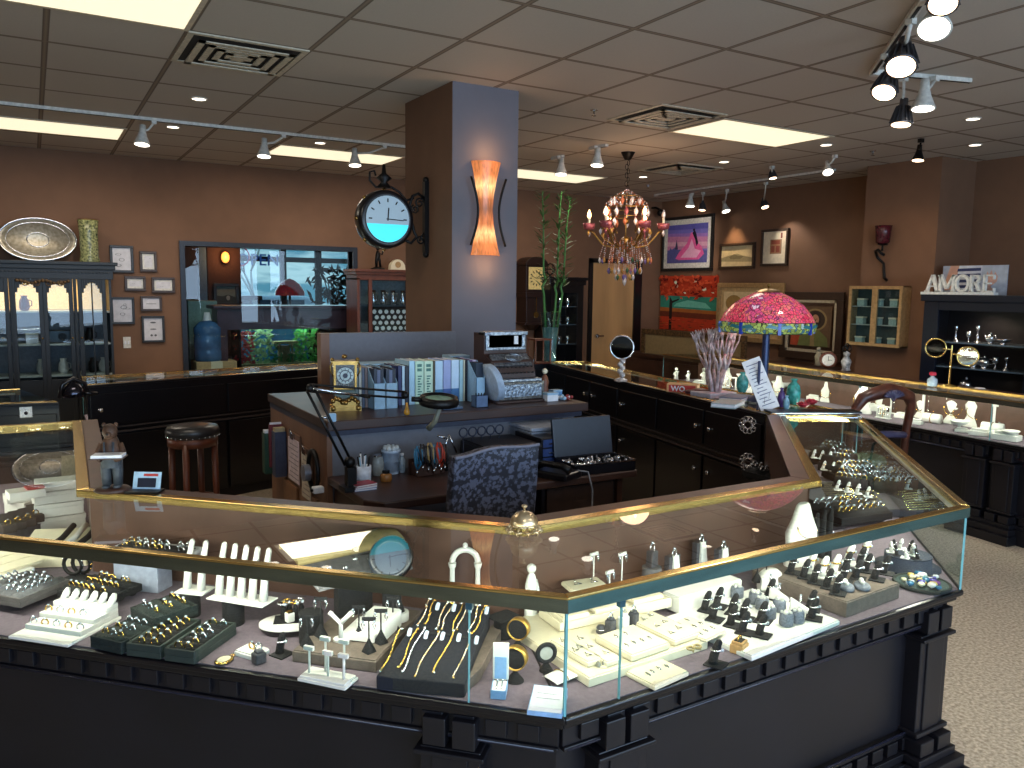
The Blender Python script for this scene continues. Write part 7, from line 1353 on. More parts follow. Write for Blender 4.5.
support('tall black velvet drum behind the oval dish', 311,612, .735, .032)
# white five stem stand
o, rz, w, d = px3((297,676),(345,686),(310,665), ZD+.014)
t = thing('earring_stand', 'white earring stand with five mushroom stems on a block near the case front', 'earring stand', (o.x,o.y,ZD+.001), rz); B().box(0,w,0,d,0,.008).build('base', white, t, bev=.002); B().box(.004,w-.004,.004,d-.004,.008,.014).build('base_step', white, t, bev=.002)
for x, y, h in ((.14,.4,.075),(.38,.75,.095),(.52,.45,.07),(.76,.8,.095),(.86,.4,.072)): b = B(); b.tube([(w*x,d*y,.012),(w*x+.001,d*y,h)], .0028, 8); b.T = Matrix.Translation((w*x,d*y,h)); b.cb(0,0,-.003,.026,.008,.010); b.build('stem', white, t)
# cream covered sloping board with earrings and the disc added for the clock's reflection
A_, B_, C_, D_ = G(279,545,.885), G(386,527,.885), G(405,539,.868), G(298,562,.868)
t = thing('scroll_board', 'cream padded roll along the top of a grey sloping earring board', 'board', (A_.x,A_.y,ZD+.001)); q = [v-Vector((A_.x,A_.y,ZD+.001)) for v in (A_,B_,C_,D_)]
b = B(); n = 8; vs = []
for i in range(n+1):
    u = i/n; z = .012*math.sin(u*PI); vs += [tuple(q[0].lerp(q[3],u)+Vector((0,0,z))), tuple(q[1].lerp(q[2],u)+Vector((0,0,z)))]
b.add(vs+[(v[0],v[1],v[2]-.012) for v in vs], [(2*i,2*i+1,2*i+3,2*i+2) for i in range(n)]+[(2*i+2*n+4-2,)*0 or (2*n+2+2*i,2*n+2+2*i+2,2*n+2+2*i+3,2*n+2+2*i+1) for i in range(n)]+[(0,2*n+2,2*n+3,1),(2*n,2*n+1,4*n+3,4*n+2)], True); b.build('cream_roll', mat('butter_cream', (168,148,100), .7), t)
dn = (q[3]-q[0]); e1_, e2_ = q[3]+dn*1.0+Vector((0,0,-.025)), q[3].lerp(q[2],.85)+dn*1.0+Vector((0,0,-.025))
e3_, e4_ = q[3]*1-Vector((0,0,.012)), q[2]*1-Vector((0,0,.012))
b = B(); b.add([tuple(e1_),tuple(e2_),tuple(e4_),tuple(e3_)]+[tuple(v-Vector((0,0,.006))) for v in (e1_,e2_,e4_,e3_)], [(0,1,2,3),(7,6,5,4),(0,4,5,1),(1,5,6,2),(2,6,7,3),(3,7,4,0)]); b.build('grey_board', grayv, t)
b = B(); m_ = (q[3]+q[2])/2; b.box(m_.x-.05,m_.x+.05,m_.y-.01,m_.y+.03,0,m_.z-.014); b.build('support_block', blackv, t)
for k in range(7):
    p_ = Vector((A_.x,A_.y,ZD+.001))+e3_.lerp(e4_,.1+.13*k).lerp(e1_.lerp(e2_,.1+.13*k), .25+.12*(k%3)); inst('earring', 'earring', p_+Vector((0,0,.004)), 0, 'small earrings pinned on the grey sloping board', 'earring', 'earrings on the grey board', rot=(1.2,0,.4), sc=1.8)
p = G(391,558,.865); t = thing('clock_reflection_disc', 'round black rimmed slate disc display standing at the right end of the grey board', 'display', (p.x,p.y,p.z-.062), -.45); b = B(); b.T = Matrix.Translation((0,0,.062)) @ Matrix.Rotation(PI/2-.35,4,'X'); M_ = b.T.copy(); b.lathe([(.042,-.008),(.056,-.008),(.061,0),(.055,.012),(.042,.008)], seg=32); b.build('rim', black, t)  # added disc, darkens the spot where the hanging clock's reflection falls
b = B(); b.T = M_; b.cyl((0,0,.006), .043, .004, 28); b.build('reflection_disc_face', mat('reflected_clock_face', (44,58,78), .35), t); b = B(); b.cb(0,.03,-(p.z-.062-ZD)+.001,.05,.04,p.z-.062-ZD-.0); b.build('stand', blackv, t)
# bracelet ramp
zf, zb = .685, .735
def zr(py): return zf+(zb-zf)*(676-py)/(676-603)
cs_ = [G(376,676,zf), G(465,684,zf), G(490,607,zb), G(430,600,zb)]
t = thing('bracelet_ramp', 'black velvet sloping bracelet ramp with white price tags', 'bracelet ramp', (cs_[0].x,cs_[0].y,ZD+.001)); q = [v-Vector((cs_[0].x,cs_[0].y,ZD+.001)) for v in cs_]
b = B(); b.add([(v.x,v.y,0) for v in q]+[tuple(v) for v in q], [(0,3,2,1),(4,5,6,7),(0,1,5,4),(1,2,6,5),(2,3,7,6),(3,0,4,7)]); b.build('ramp_body', mat('navy_black_velvet', (20,23,34), .8), t, bev=.003)
mid0, mid1 = q[0].lerp(q[3],.55), q[1].lerp(q[2],.55); b = B(); b.tube([tuple(mid0+Vector((0,0,.0))),tuple(mid1+Vector((0,0,.0)))], .005, 8); b.build('step_edge', blackv, t)
B().prism([(q[1].x+.002,q[1].y+.01),(q[1].x+.075,q[1].y+.06),(q[2].x+.075,q[2].y+.03),(q[2].x+.002,q[2].y)], 0, .03).build('side_platform', taupeb, t, bev=.002)
def zp(x, y): return (370+x/7.314, 580+y/7.314)
lows = [((75,680),(230,370)),((205,650),(350,370)),((235,680),(400,360)),((330,715),(500,390)),((470,690),(610,380)),((615,730),(740,400))]
ups = [((350,340),(440,150)),((400,330),(480,150)),((480,370),(570,170)),((525,370),(600,180)),((610,370),(670,180)),((640,375),(705,190)),((720,390),(800,195)),((755,390),(850,200))]
def on_ramp(px, py):
    p = G(px, py, zr(py)); return p+Vector((0,0,.004))
for k, (a, c) in enumerate(lows+ups):
    p0_, p1_ = on_ramp(*zp(*a)), on_ramp(*zp(*c)); o_ = thing('bracelet', (['first','second','third','fourth','fifth','sixth'][k]+' bracelet from the left on the lower half of the black ramp') if k < 6 else (['first','second','third','fourth','fifth','sixth','seventh','eighth'][k-6]+' bracelet from the left on the upper half of the black ramp'), 'bracelet', p0_)
    b = B(); L_ = p1_-p0_; n = max(6, int(L_.length/.004)); side = L_.cross(Vector((0,0,1))).normalized()
    for i in range(n+1): u = i/n; v = L_*u+side*.004*math.sin(u*5+k); b.sph(tuple(v), .0026, 6, 4, mi=(i+k)%2 if k not in (0,2,4) else 0)
    b.build('chain', [[gold, silver],[gold, gold],[silver, gold]][k%3], o_); b = B(); b.sph(tuple(L_), .005, 8, 5, mi=0); b.sph((0,0,0), .0035, 8, 5); b.build('clasp', gold if k%2 else silver, o_)
for k, (x, y) in enumerate([(283,420),(405,440),(525,450),(645,460),(775,480),(490,230),(610,240),(730,250),(850,260)]):
    p = on_ramp(*zp(x,y)); o_ = thing('price_tag', 'small folded pale price tags on the black bracelet ramp', 'tag', p+Vector((0,0,.0)), -.5, 'price tags on the bracelet ramp'); b = B(); b.add([(-.005,0,0),(.005,0,0),(.008,.018,.012),(0,.020,.014),(-.006,.03,.0)], [(0,1,2,3),(0,3,4)]); b.build('card', mat('tag_blue', (190,204,224), .5), o_); b = B(); b.sph((0,0,.001), .002, 6, 4); b.build('string_knot', paper, o_)
# around the case corner: open box, bangles, drum, pillow, card
p = G(498,700,ZD); t = thing('bracelet_box', 'open pale blue jewellery box holding drop earrings, lid standing up', 'box', (p.x,p.y,ZD+.001), -.62)
lb = mat('sky_blue_card', (146,184,226), .5)
b = B(); b.box(-.018,.018,0,.055,0,.012); b.box(-.018,-.016,0,.055,.012,.022); b.box(.016,.018,0,.055,.012,.022); b.box(-.018,.018,0,.002,.012,.022); b.build('box_base', lb, t, bev=.001); B().box(-.0155,.0155,.002,.054,.012,.019).build('insert', white, t)
b = B(); b.T = Matrix.Translation((0,.056,.02)); b.box(-.019,.019,0,.010,0,.09); b.build('lid', white, t, bev=.002); b = B(); b.box(-.014,.014,.054,.056,.024,.078); b.build('lid_lining', lb, t)
for s in (-1,1): b = B(); b.tube([(s*.006,.012,.020),(s*.006,.046,.022)], .0016, 6); b.sph((s*.006,.048,.023), .003, 6, 4); b.build('drop_earring', silver, t)
def bangle(px, py, lab, rz, gold_=True, s=1.0):
    p = G(px, py, ZD); t = thing('bangle_stand', lab, 'bangle stand', (p.x,p.y,ZD+.001), rz); B().lathe([(.022*s,0),(.021*s,.003),(.006*s,.022),(.005*s,.03*s)], seg=24).build('base', blackv, t)
    b = B(); b.T = Matrix.Translation((0,.006,.03*s+.028*s)) @ Matrix.Rotation(PI/2,4,'X'); b.cyl((0,0,0), .0255*s, .012, 28) if gold_ else b.torus((0,0,.006), .028*s, .006, seg=28); b.build('round_form', blackv, t)
    if gold_:
        o_ = thing('bangle', 'gold bangle around the '+' '.join(lab.split()[:12]), 'bangle', (p.x,p.y,ZD+.001+.058*s), rz); b = B(); b.T = Matrix.Rotation(PI/2,4,'X'); b.lathe([(.027*s,-.014),(.029*s,-.014),(.0297*s,0),(.029*s,.010),(.027*s,.010),(.027*s,-.014)], seg=32); b.build('band', mat('brushed_gold', (226,184,96), .35, .9, c2=(190,140,60), scale=120, bump=.4), o_); b = B(); b.sph((-.029*s,.0,0), .004, 8, 5); b.build('clasp', silver, o_)
    else: b = B(); b.T = Matrix.Translation((0,.002,.058*s)) @ Matrix.Rotation(PI/2,4,'X'); b.cyl((0,0,0), .021*s, .004, 24); b.build('mirror_face', mat('pale_mirror', (190,190,180), .2, .3), t)
bangle(515,681,'nearest round black bangle stand by the case corner',-.9)
bangle(518,650,'rear round black bangle stand behind the nearest one',-.9)
bangle(546,671,'small oval black stand with a pale mirror right of the bangles',-.3,False,.8)
p = G(512,640,ZD); t = thing('display_riser', 'black velvet drum with a square top behind the bangle stands', 'riser', (p.x-.01,p.y+.03,ZD+.001), .2); B().lathe([(.028,0),(.026,.055)], seg=24).build('drum', blackv, t); B().cb(0,0,.055,.075,.06,.004).build('square_top', blackv, t)
p = G(561,681,ZD); t = thing('bracelet_pillow', 'small white satin pillow with a thin gold bracelet', 'pillow', (p.x,p.y,ZD+.001), .15); n = 8; vs = []; fs = []
for i in range(n+1):
    for j in range(n+1):
        u, v = i/n*2-1, j/n*2-1; z = .011*(1-abs(u)**2.5)**.6*(1-abs(v)**2.5)**.6; k = 1-.08*(1-u*u)*0; vs.append((u*.038*(1-.10*(1-v*v)), v*.028*(1-.10*(1-u*u)), .012+z))
m = len(vs); vs += [(x,y,.024-z if .024-z > 0 else 0) for x,y,z in vs]
for i in range(n):
    for j in range(n): a = i*(n+1)+j; fs.append((a,a+n+1,a+n+2,a+1)); fs.append((a+m,a+m+1,a+m+n+2,a+m+n+1))
b = B(); b.add(vs, fs, True); b.build('cushion', white, t); b = B(); b.tube([(0,.026*math.cos(a),.013+.013*math.sin(a)) for a in [PI*k/12 for k in range(13)]], .0016, 5); b.build('thin_bracelet', gold, t)
o, rz, w, d = px3((527,711),(562,715),(533,690), ZD+.01); t = thing('sign_card', 'white card with two lines of small print in a clear holder at the case corner', 'sign', (o.x,o.y,ZD+.001), rz)
b = B(); b.add([(0,0,0),(w,0,0),(w,d,0),(0,d,0),(0,0,.010),(w,0,.010),(w,d*.98,.024),(0,d*.98,.024)], [(0,3,2,1),(4,5,6,7),(0,1,5,4),(1,2,6,5),(2,3,7,6),(3,0,4,7)]); b.build('holder', lb, t)
b = B(); sl = .014/(d*.98); b.add([(.002,.002,.0108),(w-.002,.002,.0108),(w-.002,d*.95,.0108+sl*d*.95),(.002,d*.95,.0108+sl*d*.95)], [(0,1,2,3)]); c_ = b.build('card', paper, t); b = B()
for row in range(2):
    y = d*(.66-.18*row); r = random.Random(row); x = w*.16
    while x < w*.84: l_ = r.uniform(.0012,.004); b.add([(x,y,.0112+sl*y),(x+l_,y,.0112+sl*y),(x+l_,y+.0026,.0112+sl*y),(x,y+.0026,.0112+sl*y)], [(0,1,2,3)]); x += l_+.0009
b.build('print_lines', mat('grey_ink', 0), c_)
# white arch and figurine near the inner side
def standz(px, pyb, z): return G(px, pyb, z)
p = G(465,590,.69)*.955; t = thing('arch_ornament', 'white arch shaped stand with a knob on top seen through the top glass', 'ornament', (p.x,p.y,ZD+.001), -.5); hz = ZH(465,537,p)-ZD; k = hz/.2
b = B(); b.box(-.05,.05,-.02,.02,0,.012); 
for s in (-1,1): b.lathe([(.012,.012),(.008,.02),(.007,.12*k),(.010,.125*k),(.012,.135*k)], (s*.037,0,0), 14)
b.build('pillars', white, t); b = B(); b.tube([(.037*math.cos(a),0,.137*k+.037*math.sin(a)) for a in [PI*i/14 for i in range(15)]], .009, 8); b.sph((0,0,.137*k+.05), .008, 10, 6); b.build('arch', white, t)
p = G(531,600,.66)*.94; t = thing('figurine', 'small white standing figurine between the arch and the cream pads', 'figurine', (p.x,p.y,ZD+.001), .2); hz = ZH(531,564,p)-ZD; b = B(); b.lathe([(.02,0),(.022,.01),(.018,hz*.45),(.020,hz*.65),(.012,hz*.8),(.006,hz*.85)], seg=16, sy=.8); b.build('body', white, t); B().sph((0,0,hz*.92), hz*.08, 12, 8).build('head', white, t); b = B(); b.tube([(-.018,0,hz*.7),(-.01,-.018,hz*.55),(.01,-.018,hz*.56),(.018,0,hz*.7)], .005, 6); b.build('arms', white, t)
# cream platform and pads in the middle case
pad('long cream platform under the cream earring pads, middle case', (589,678),(708,640),(527,615), ZD+.026, .025, cream, name='display_platform', cat='platform')
ZQ = ZD+.027
def ppad(lab, fl, fr, bl, z, h, pts, what='pendant', slope=.0, m=cream, z0=None, sc=1.0):
    t, o, rz, w, d = pad(lab, fl, fr, bl, z, h, m, slope=slope)
    for u, v in pts: inst(what, what, L2W(o,rz,w*u,d*v,z+.0015+slope*v), rz, 'small silver '+what+'s on the '+' '.join(lab.split()[:11]), what, what+'s on '+lab[:40], rot=(0,0,rz) if what == 'pendant' else (PI/2,0,rz), sc=sc)
    return t
ppad('left long cream pad of triangle pendants', (588,662),(603,657),(567,634), ZQ+.016, .015, [(.5,.15),(.3,.4),(.7,.45),(.5,.8)])
ppad('second long cream pad of triangle pendants', (607,662),(622,657),(586,631), ZQ+.016, .015, [(.6,.2),(.4,.5),(.6,.8)])
ppad('wide cream ring slot pad beside the two long pads', (632,655),(670,642),(607,632), ZQ+.02, .019, [(.2,.3),(.4,.32),(.6,.3),(.8,.3),(.3,.7),(.55,.7)], 'earring')
ppad('square cream pad of six pendants behind the wide one', (675,641),(700,632),(645,613), ZQ+.016, .015, [(.3,.2),(.7,.25),(.3,.5),(.7,.55),(.35,.8),(.7,.85)])
ppad('flat cream pad of small earrings at the right end of the cream platform', (706,640),(727,630),(684,617), ZQ+.008, .007, [(.2,.2),(.5,.22),(.8,.2),(.2,.5),(.5,.5),(.8,.5),(.3,.8),(.7,.8)], 'earring')
ppad('square cream earring pad lying in front of the cream platform', (655,686),(689,671),(640,665), ZD+.014, .013, [(.25,.45),(.4,.5),(.6,.5),(.8,.45)], 'earring', m=cream)
pad('low cream riser at the back of the cream platform', (560,622),(672,598),(545,606), ZQ+.03, .028, cream, name='display_platform', cat='platform')
for k, (a, c, d_) in enumerate([((563,618),(590,612),(552,608)),((596,610),(628,603),(586,600)),((634,601),(664,594),(622,592))]):
    ppad(['left cream pad on the rear riser','middle cream pad on the rear riser','right cream pad on the rear riser'][k], a, c, d_, ZQ+.045, .013, [(.25,.4),(.5,.5),(.75,.4)])
ppad('cream two slot pad seen through the top glass beside the figurine', (573,591),(610,586),(570,580), ZQ+.085, .012, [(.3,.5),(.75,.5)], sc=1.4); p = G(592,588,ZQ+.07); t = thing('display_riser', 'cream block raising the two slot pad beside the figurine', 'riser', (p.x,p.y,ZQ+.032), .1); B().cb(0,0,0,.08,.03,.036).build('block', cream, t); B().cb(0,0,.036,.082,.032,.004).build('top', cream, t)
for k, (px, py, sx, h, m_, lab) in enumerate([(613,636,.026,.045,darkstone,'dark grey upright ring box left of the white one'),(626,632,.028,.045,white,'white upright ring box between two dark ones'),(636,628,.024,.045,darkstone,'dark grey upright ring box right of the white one')]):
    p = G(px, py, ZQ); t = thing('ring_box', lab, 'ring box', (p.x,p.y+.012,ZQ+.001), .35); B().cb(0,0,0,sx,.024,h*.9).build('box_body', m_, t, bev=.004); B().cb(0,0,h*.9,sx*.7,.016,h*.12).build('slot_cushion', m_, t, bev=.002); inst('ring', S_, (p.x,p.y+.012,ZQ+h*1.1), .3, 'silver ring in the '+' '.join(lab.split()[:12]), 'ring')
p = G(601,633,ZQ); t = thing('ring_stand', 'small round dark ring stand left of the upright ring boxes', 'ring stand', (p.x,p.y,ZQ+.001)); B().lathe([(.013,0),(.014,.004),(.010,.02),(0,.022)], seg=16).build('cone', darkstone, t); B().torus((0,0,.012), .0135, .002, seg=16, ms=5).build('ring_band', silver, t)
p = G(597,664,ZQ); t = thing('crystal_cluster', 'small clear crystal cluster at the near end of the long pads', 'crystal', (p.x+.01,p.y-.01,ZQ+.001)); b = B(); r = random.Random(5)
for k in range(9): b.lathe([(.005,0),(.005,.008),(0,.014)], (r.uniform(-.016,.016),r.uniform(-.010,.010),0), 6)
b.build('crystals', mat('crystal_grey', (150,150,140), .1, .3), t); B().lathe([(.02,0),(.018,.002)], seg=12).build('base', cream, t)
p = G(694,650,ZQ); t = thing('ribbon_bow', 'small cream ribbon bow at the front of the cream platform', 'bow', (p.x,p.y,ZQ+.001)); b = B()
for s in (-1,1): b.torus((s*.012,0,.006), .009, .003, 'z', 12, 5); b.tube([(0,0,.004),(s*.014,-.012,.002)], .0025, 5)
b.build('loops', mat('butter_cream', 0), t); B().sph((0,0,.006), .004, 8, 5).build('knot', mat('butter_cream', 0), t)
for k, (px, py, h, lab) in enumerate([(593,598,.135,'taller white T earring stand seen through the top glass'),(621,600,.14,'white paddle earring stand right of the taller T one'),(609,600,.085,'short white T earring stand between the two taller ones')]):
    tstand(px, py, lab, white, ZD+.03, h, .034, .2, tri=False)
pad('narrow cream shelf under the white T earring stands', (578,606),(640,596),(576,596), ZD+.03, .028, cream, name='display_platform', cat='platform') if False else None
# white gift box and white platform
t, o, rz, w, d = pad('large glossy white gift box at the back of the white platform', (680,598),(742,579),(672,588), ZD+.062, .05, white, name='gift_box', cat='box')
t, o, rz, w, d = pad('big white platform crowded with ring stands, middle case', (752,656),(840,620),(679,612), ZD+.016, .015, white, name='display_platform', cat='platform')
ZW = ZD+.017
for k, (px, py) in enumerate([(707,611),(719,607),(715,620),(734,614),(733,626),(745,619),(745,633),(763,622),(762,636)]):
    finger(px, py, 'black ring finger stands standing on the big white platform', 'black finger stands on the white platform', z=ZW, rz=.45, rlab='silver rings on the black finger stands of the white platform')
grp = None
for k, (px, py, h) in enumerate([(737,597,.06),(755,603,.045),(762,609,.035),(769,618,.035),(779,611,.032),(786,625,.03),(797,622,.03)]):
    p = G(px, py, ZW)
    if grp is None:
        grp = thing('ring_drum', 'grey fluted drum ring holders on the right half of the white platform', 'ring stand', (p.x,p.y,ZW+.001), 0, 'grey drum ring holders'); B().lathe([(.019,0),(.020,.003),(.019,.03),(.015,.034)], seg=20).build('drum', mat('grey_blue_stone', (98,104,116), .5, var=.2, scale=200), grp); b = B()
        for i in range(9): b.sph((.010*math.cos(i*.7)*(i%2+.3),.010*math.sin(i*.7),.036), .005, 6, 4)
        b.build('stone_cluster', mat('pale_stones', (200,198,190), .3), grp)
    else: dup(grp, (p.x,p.y,ZW+.001), k)
for k, (px, py, lab) in enumerate([(779,600,'white sloping ring block behind the grey drums'),(800,612,'white sloping ring block at the right end of the white platform'),(770,590,'tall white ring block by the taupe platform edge')]):
    p = G(px, py, ZW); t = thing('ring_block', lab, 'ring stand', (p.x,p.y,ZW+.001), .5+.2*k); b = B(); b.add([(-.013,-.03,0),(.013,-.03,0),(.013,.03,0),(-.013,.03,0),(-.011,-.028,.008),(.011,-.028,.008),(.009,.028,.04),(-.009,.028,.04)], [(0,3,2,1),(4,5,6,7),(0,1,5,4),(1,2,6,5),(2,3,7,6),(3,0,4,7)]); b.build('block', white, t, bev=.003); inst('ring', S_, (p.x,p.y,ZW+.04), .5, 'silver ring on the '+' '.join(lab.split()[:12]), 'ring')
for k, (px, py, lab) in enumerate([(812,610,'black finger stand at the far right of the white platform'),(771,598,'black finger stand leaning behind the grey drums'),(814,619,'black finger stand by the right corner of the white platform')]): finger(px, py, lab, z=ZW, rz=.6)
p = G(739,652,ZD); t = thing('wooden_ring_box', 'small pale wooden box with a ring slot at the front of the case', 'ring box', (p.x,p.y,ZD+.001), .35); wd = mat('maple_box', (206,156,96), .5, var=.1, scale=60)
b = B(); b.cb(0,0,0,.042,.036,.024); b.build('box_base', wd, t, bev=.002); b = B(); b.cb(0,0,.024,.036,.030,.008); b.build('box_rim', wd, t, bev=.001); B().cb(0,0,.032,.026,.02,.002).build('slot', blackv, t); inst('ring', P_, (p.x,p.y,ZD+.036), .3, 'gold ring in the pale wooden box', 'ring')
finger(716,665,'lone black ring finger stand in front of the white platform', rz=.4, s=1.1)
# taupe platform with mixed stands
pad('large taupe platform with black and white ring stands, right of the white platform', (847,602),(900,583),(757,567), ZD+.05, .049, taupeb, name='display_platform', cat='platform')
ZX = ZD+.051
for k, (px, py) in enumerate([(793,573),(806,578),(816,583),(829,588),(838,594),(845,582),(858,579),(868,572),(877,580),(848,570),(862,565),(886,574)]):
    finger(px, py, 'black ring finger stands crowded on the taupe platform', 'black finger stands on the taupe platform', z=ZX, rz=.5, rlab='rings on the black finger stands of the taupe platform')
for k, (px, py) in enumerate([(812,572),(824,577),(836,575),(850,564),(866,558)]):
    finger(px, py, 'white ring finger stands among black ones on the taupe platform', 'white finger stands on the taupe platform', m='white', z=ZX, rz=.7, s=1.1, rlab='rings on the white finger stands of the taupe platform', ring=G_)
for k, (px, py, lab) in enumerate([(846,589,'grey oval ring cushion on the taupe platform, left one'),(862,588,'grey oval ring cushion at the front edge of the taupe platform')]):
    p = G(px, py, ZX); t = thing('ring_cushion', lab, 'ring stand', (p.x,p.y,ZX+.001), .9); B().lathe([(.022,0),(.024,.005),(.021,.012),(0,.014)], seg=20, sx=1.5).build('cushion', mat('grey_blue_stone', 0), t); b = B(); b.sph((.012,0,.02), .008, 8, 6); b.sph((-.006,0,.018), .007, 8, 6); b.build('stone', mat('pale_stones', 0), t)
# objects behind, seen through the top glass in the middle case
for k, (px, pyb, pyt, lab, kind) in enumerate([(651,590,545,'grey velvet drum with a dark ring block, seen through the top glass','drum'),(673,588,548,'white and grey ring bust beside the grey velvet drum','bust'),(700,576,534,'tallest white and grey ring bust under the top glass','bust'),(722,580,541,'white and grey ring bust right of the tallest one','bust')]):
    p = G(px, pyb, ZD+.03); hz = ZH(px, pyt, p)-ZD; t = thing('ring_bust' if kind == 'bust' else 'display_riser', lab, 'ring stand', (p.x,p.y,ZD+.001), .2)
    if kind == 'drum': B().lathe([(.030,0),(.030,hz*.6)], seg=24).build('drum', grayv, t); B().cb(0,0,hz*.6,.03,.026,hz*.3).build('ring_block', darkstone, t, bev=.004); inst('ring', S_, (p.x,p.y,ZD+hz*.96), .3, 'silver ring on the grey drum block', 'ring', sc=1.3)
    else: B().cb(0,.006,0,.056,.022,hz*.85).build('back', darkstone, t, bev=.003); b = B(); b.add([(-.020,-.024,0),(.020,-.024,0),(.013,-.008,hz*.85),(-.013,-.008,hz*.85),(-.020,-.005,0),(.020,-.005,0),(.013,.0,hz*.85),(-.013,.0,hz*.85)], [(0,1,2,3),(7,6,5,4),(0,4,5,1),(1,5,6,2),(2,6,7,3),(3,7,4,0)]); b.build('white_front', white, t); inst('ring', S_, (p.x,p.y,ZD+hz*.9), .3, 'silver ring on the '+' '.join(lab.split()[:12]), 'ring', sc=1.3)
for k, (px, py, lab) in enumerate([(757,562,'left black earring hook stand beside the white dome'),(766,560,'right black earring hook stand beside the white dome')]): tstand(px, py+20, lab, blackv, ZD+.03, .09, .02, .3)
p = G(770,580,ZD+.03); t = thing('white_dome', 'low white dome display under the top glass', 'display', (p.x,p.y,ZD+.001), .2); B().lathe([(.05,0),(.052,.03),(.046,.05),(.03,.062),(0,.066)], seg=24, sy=.7).build('dome', white, t); B().lathe([(.054,0),(.054,.004)], seg=24, sy=.7).build('base', blackv, t)
# white neck bust with black forms at the case bend
p = G(806,588,ZD); hz = ZH(806,490,(p.x+.05,p.y+.10))-ZD; hz = min(hz, .25)
t = thing('necklace_bust', 'tall white satin necklace bust with black slit forms at the case bend', 'necklace bust', (p.x+.075,p.y+.09,ZD+.001), .2)
b = B(); b.lathe([(.085,0),(.09,.02),(.08,hz*.45),(.085,hz*.62),(.055,hz*.8),(.036,hz*.97),(.026,hz)], seg=24, sy=.45); b.build('bust', white, t); b = B(); b.tube([(.06*math.sin(a),-.02-.015*math.cos(a),hz*.8-.06*(1+math.cos(a))*.5) for a in [-2.2+4.4*k/14 for k in range(15)]], .003, 5); b.build('necklace', gold, t)
for k in range(3):
    pp = G(822+7*k, 578-4*k, ZD); o_ = thing('necklace_form', ['left curved black necklace form right of the white bust','middle curved black necklace form right of the white bust','right curved black necklace form right of the white bust'][k], 'necklace form', (pp.x+.02,pp.y+.05,ZD+.001), .6); b = B(); b.tube([(0,0,0),(.0,.005,hz*.4),(-.012,.0,hz*.7),(-.03,-.005,hz*.86)], [.012,.014,.011,.004], 10); b.build('form', blackv, o_); b = B(); b.tube([(.013,-.008,hz*.3),(0,-.016,hz*.42),(-.014,-.012,hz*.5)], .0016, 5); b.build('necklace', silver, o_)
# round trays at the clear end corner
p = G(922,582,ZD+.012); t = thing('gem_tray', 'round dark green tray of coloured gemstones in the clear end corner', 'tray', (p.x,p.y,ZD+.001)); R_ = .085; B().lathe([(R_,0),(R_+.004,.006),(R_+.003,.012),(R_-.003,.012),(R_-.004,.008),(0,.008)], seg=40).build('tray_shell', greenv, t); B().cyl((0,0,.008), R_-.006, .001, 40).build('lining', mat('deep_green', (20,50,48), .7), t)
gc = [(230,226,220),(240,230,190),(70,60,150),(50,170,160),(210,180,90),(235,235,240),(40,110,150),(120,60,120),(230,226,220)]
r = random.Random(9)
for k in range(34):
    a, rr = r.uniform(0,6.28), R_*.85*math.sqrt(r.random()); c = gc[k%9]; key = 'gem_%d'%(k%9); s_ = r.uniform(.7,1.2)
    shared(key, lambda b: b.lathe([(0,0),(.008,.006),(.006,.010),(0,.010)], seg=8), [mat('gem_%d_%d_%d'%c, c, .12, spec=.8)])
    nm = {0:'white',1:'pale yellow',2:'violet',3:'turquoise',4:'golden',5:'clear',6:'blue',7:'purple',8:'white'}[k%9]
    inst('gemstone', key, (p.x+rr*math.cos(a),p.y+rr*math.sin(a),ZD+.0105), a, nm+' gemstones in the round dark green tray', 'gemstone', nm+' gemstones in the round tray', sc=s_*1.7)
p = G(908,556,ZD+.04); t = thing('round_riser', 'round dark blue drum riser carrying ring stands near the end corner', 'riser', (p.x,p.y,ZD+.001)); B().lathe([(.105,0),(.107,.003),(.107,.006),(.078,.007),(.076,.045),(0,.045)], seg=40).build('drum', mat('navy_velvet', (26,38,58), .8), t); B().cyl((0,0,.045), .077, .002, 36).build('top', mat('navy_velvet', 0), t)
for k in range(10):
    a = k*.63+.4; rr = .055 if k < 7 else .02; finger(0, 0, ['black ring fingers circling the top of the round dark blue riser','white ring fingers on the round dark blue riser'][k%2], ['black fingers on the round riser','white fingers on the round riser'][k%2], m='black' if k%2 == 0 else 'white', z=ZD+.047, loc=(p.x+rr*math.cos(a),p.y+rr*math.sin(a),0), s=.6, rz=a, rlab=['rings on the black fingers of the round riser','rings on the white fingers of the round riser'][k%2])
# ring trays and chains in the right diagonal case: local frame along the inner side
M2 = segM(O2, O3, 0); A2 = ang(O2, O3)
def seg2(u, v, z): q_ = inset(O2, O3, I2, I3, 0); pt_ = lerp(lerp(O2,O3,u), lerp(I2,I3,u), v); return Vector((pt_[0],pt_[1],z))
ring_tray('farthest small black ring tray in the right diagonal case', (809,452),(835,456),(802,443), .70, .045, blackv, blackv, 5, 2, [S_,G_], 'rings in the farthest small black tray', seed=31, sc=1.4)
ring_tray('black tray of evenly spaced rings below the farthest one', (818,462),(848,466),(809,452), .70, .045, blackv, blackv, 6, 2, [G_,S_], 'rings in the evenly spaced black tray', seed=32, sc=1.4)
ring_tray('black tray of gold rings in the middle of the right diagonal case', (832,484),(868,488),(820,464), .70, .045, blackv, blackv, 6, 4, [G_,S_], 'gold rings in the middle black tray of the right diagonal case', seed=33, sc=1.5, skip=.03)
ring_tray('dark green tray of rings beside the brass outer rail', (880,492),(928,490),(862,468), .69, .035, greenv, greenv, 8, 4, [S_,S_,G_], 'rings in the dark green tray beside the outer rail', seed=34, sc=1.5)
ring_tray('small black ring tray at the near bend of the right diagonal case', (842,519),(893,512),(834,502), .70, .03, blackv, blackv, 7, 3, [G_,S_], 'rings in the small black tray at the near bend', seed=35, sc=1.5)
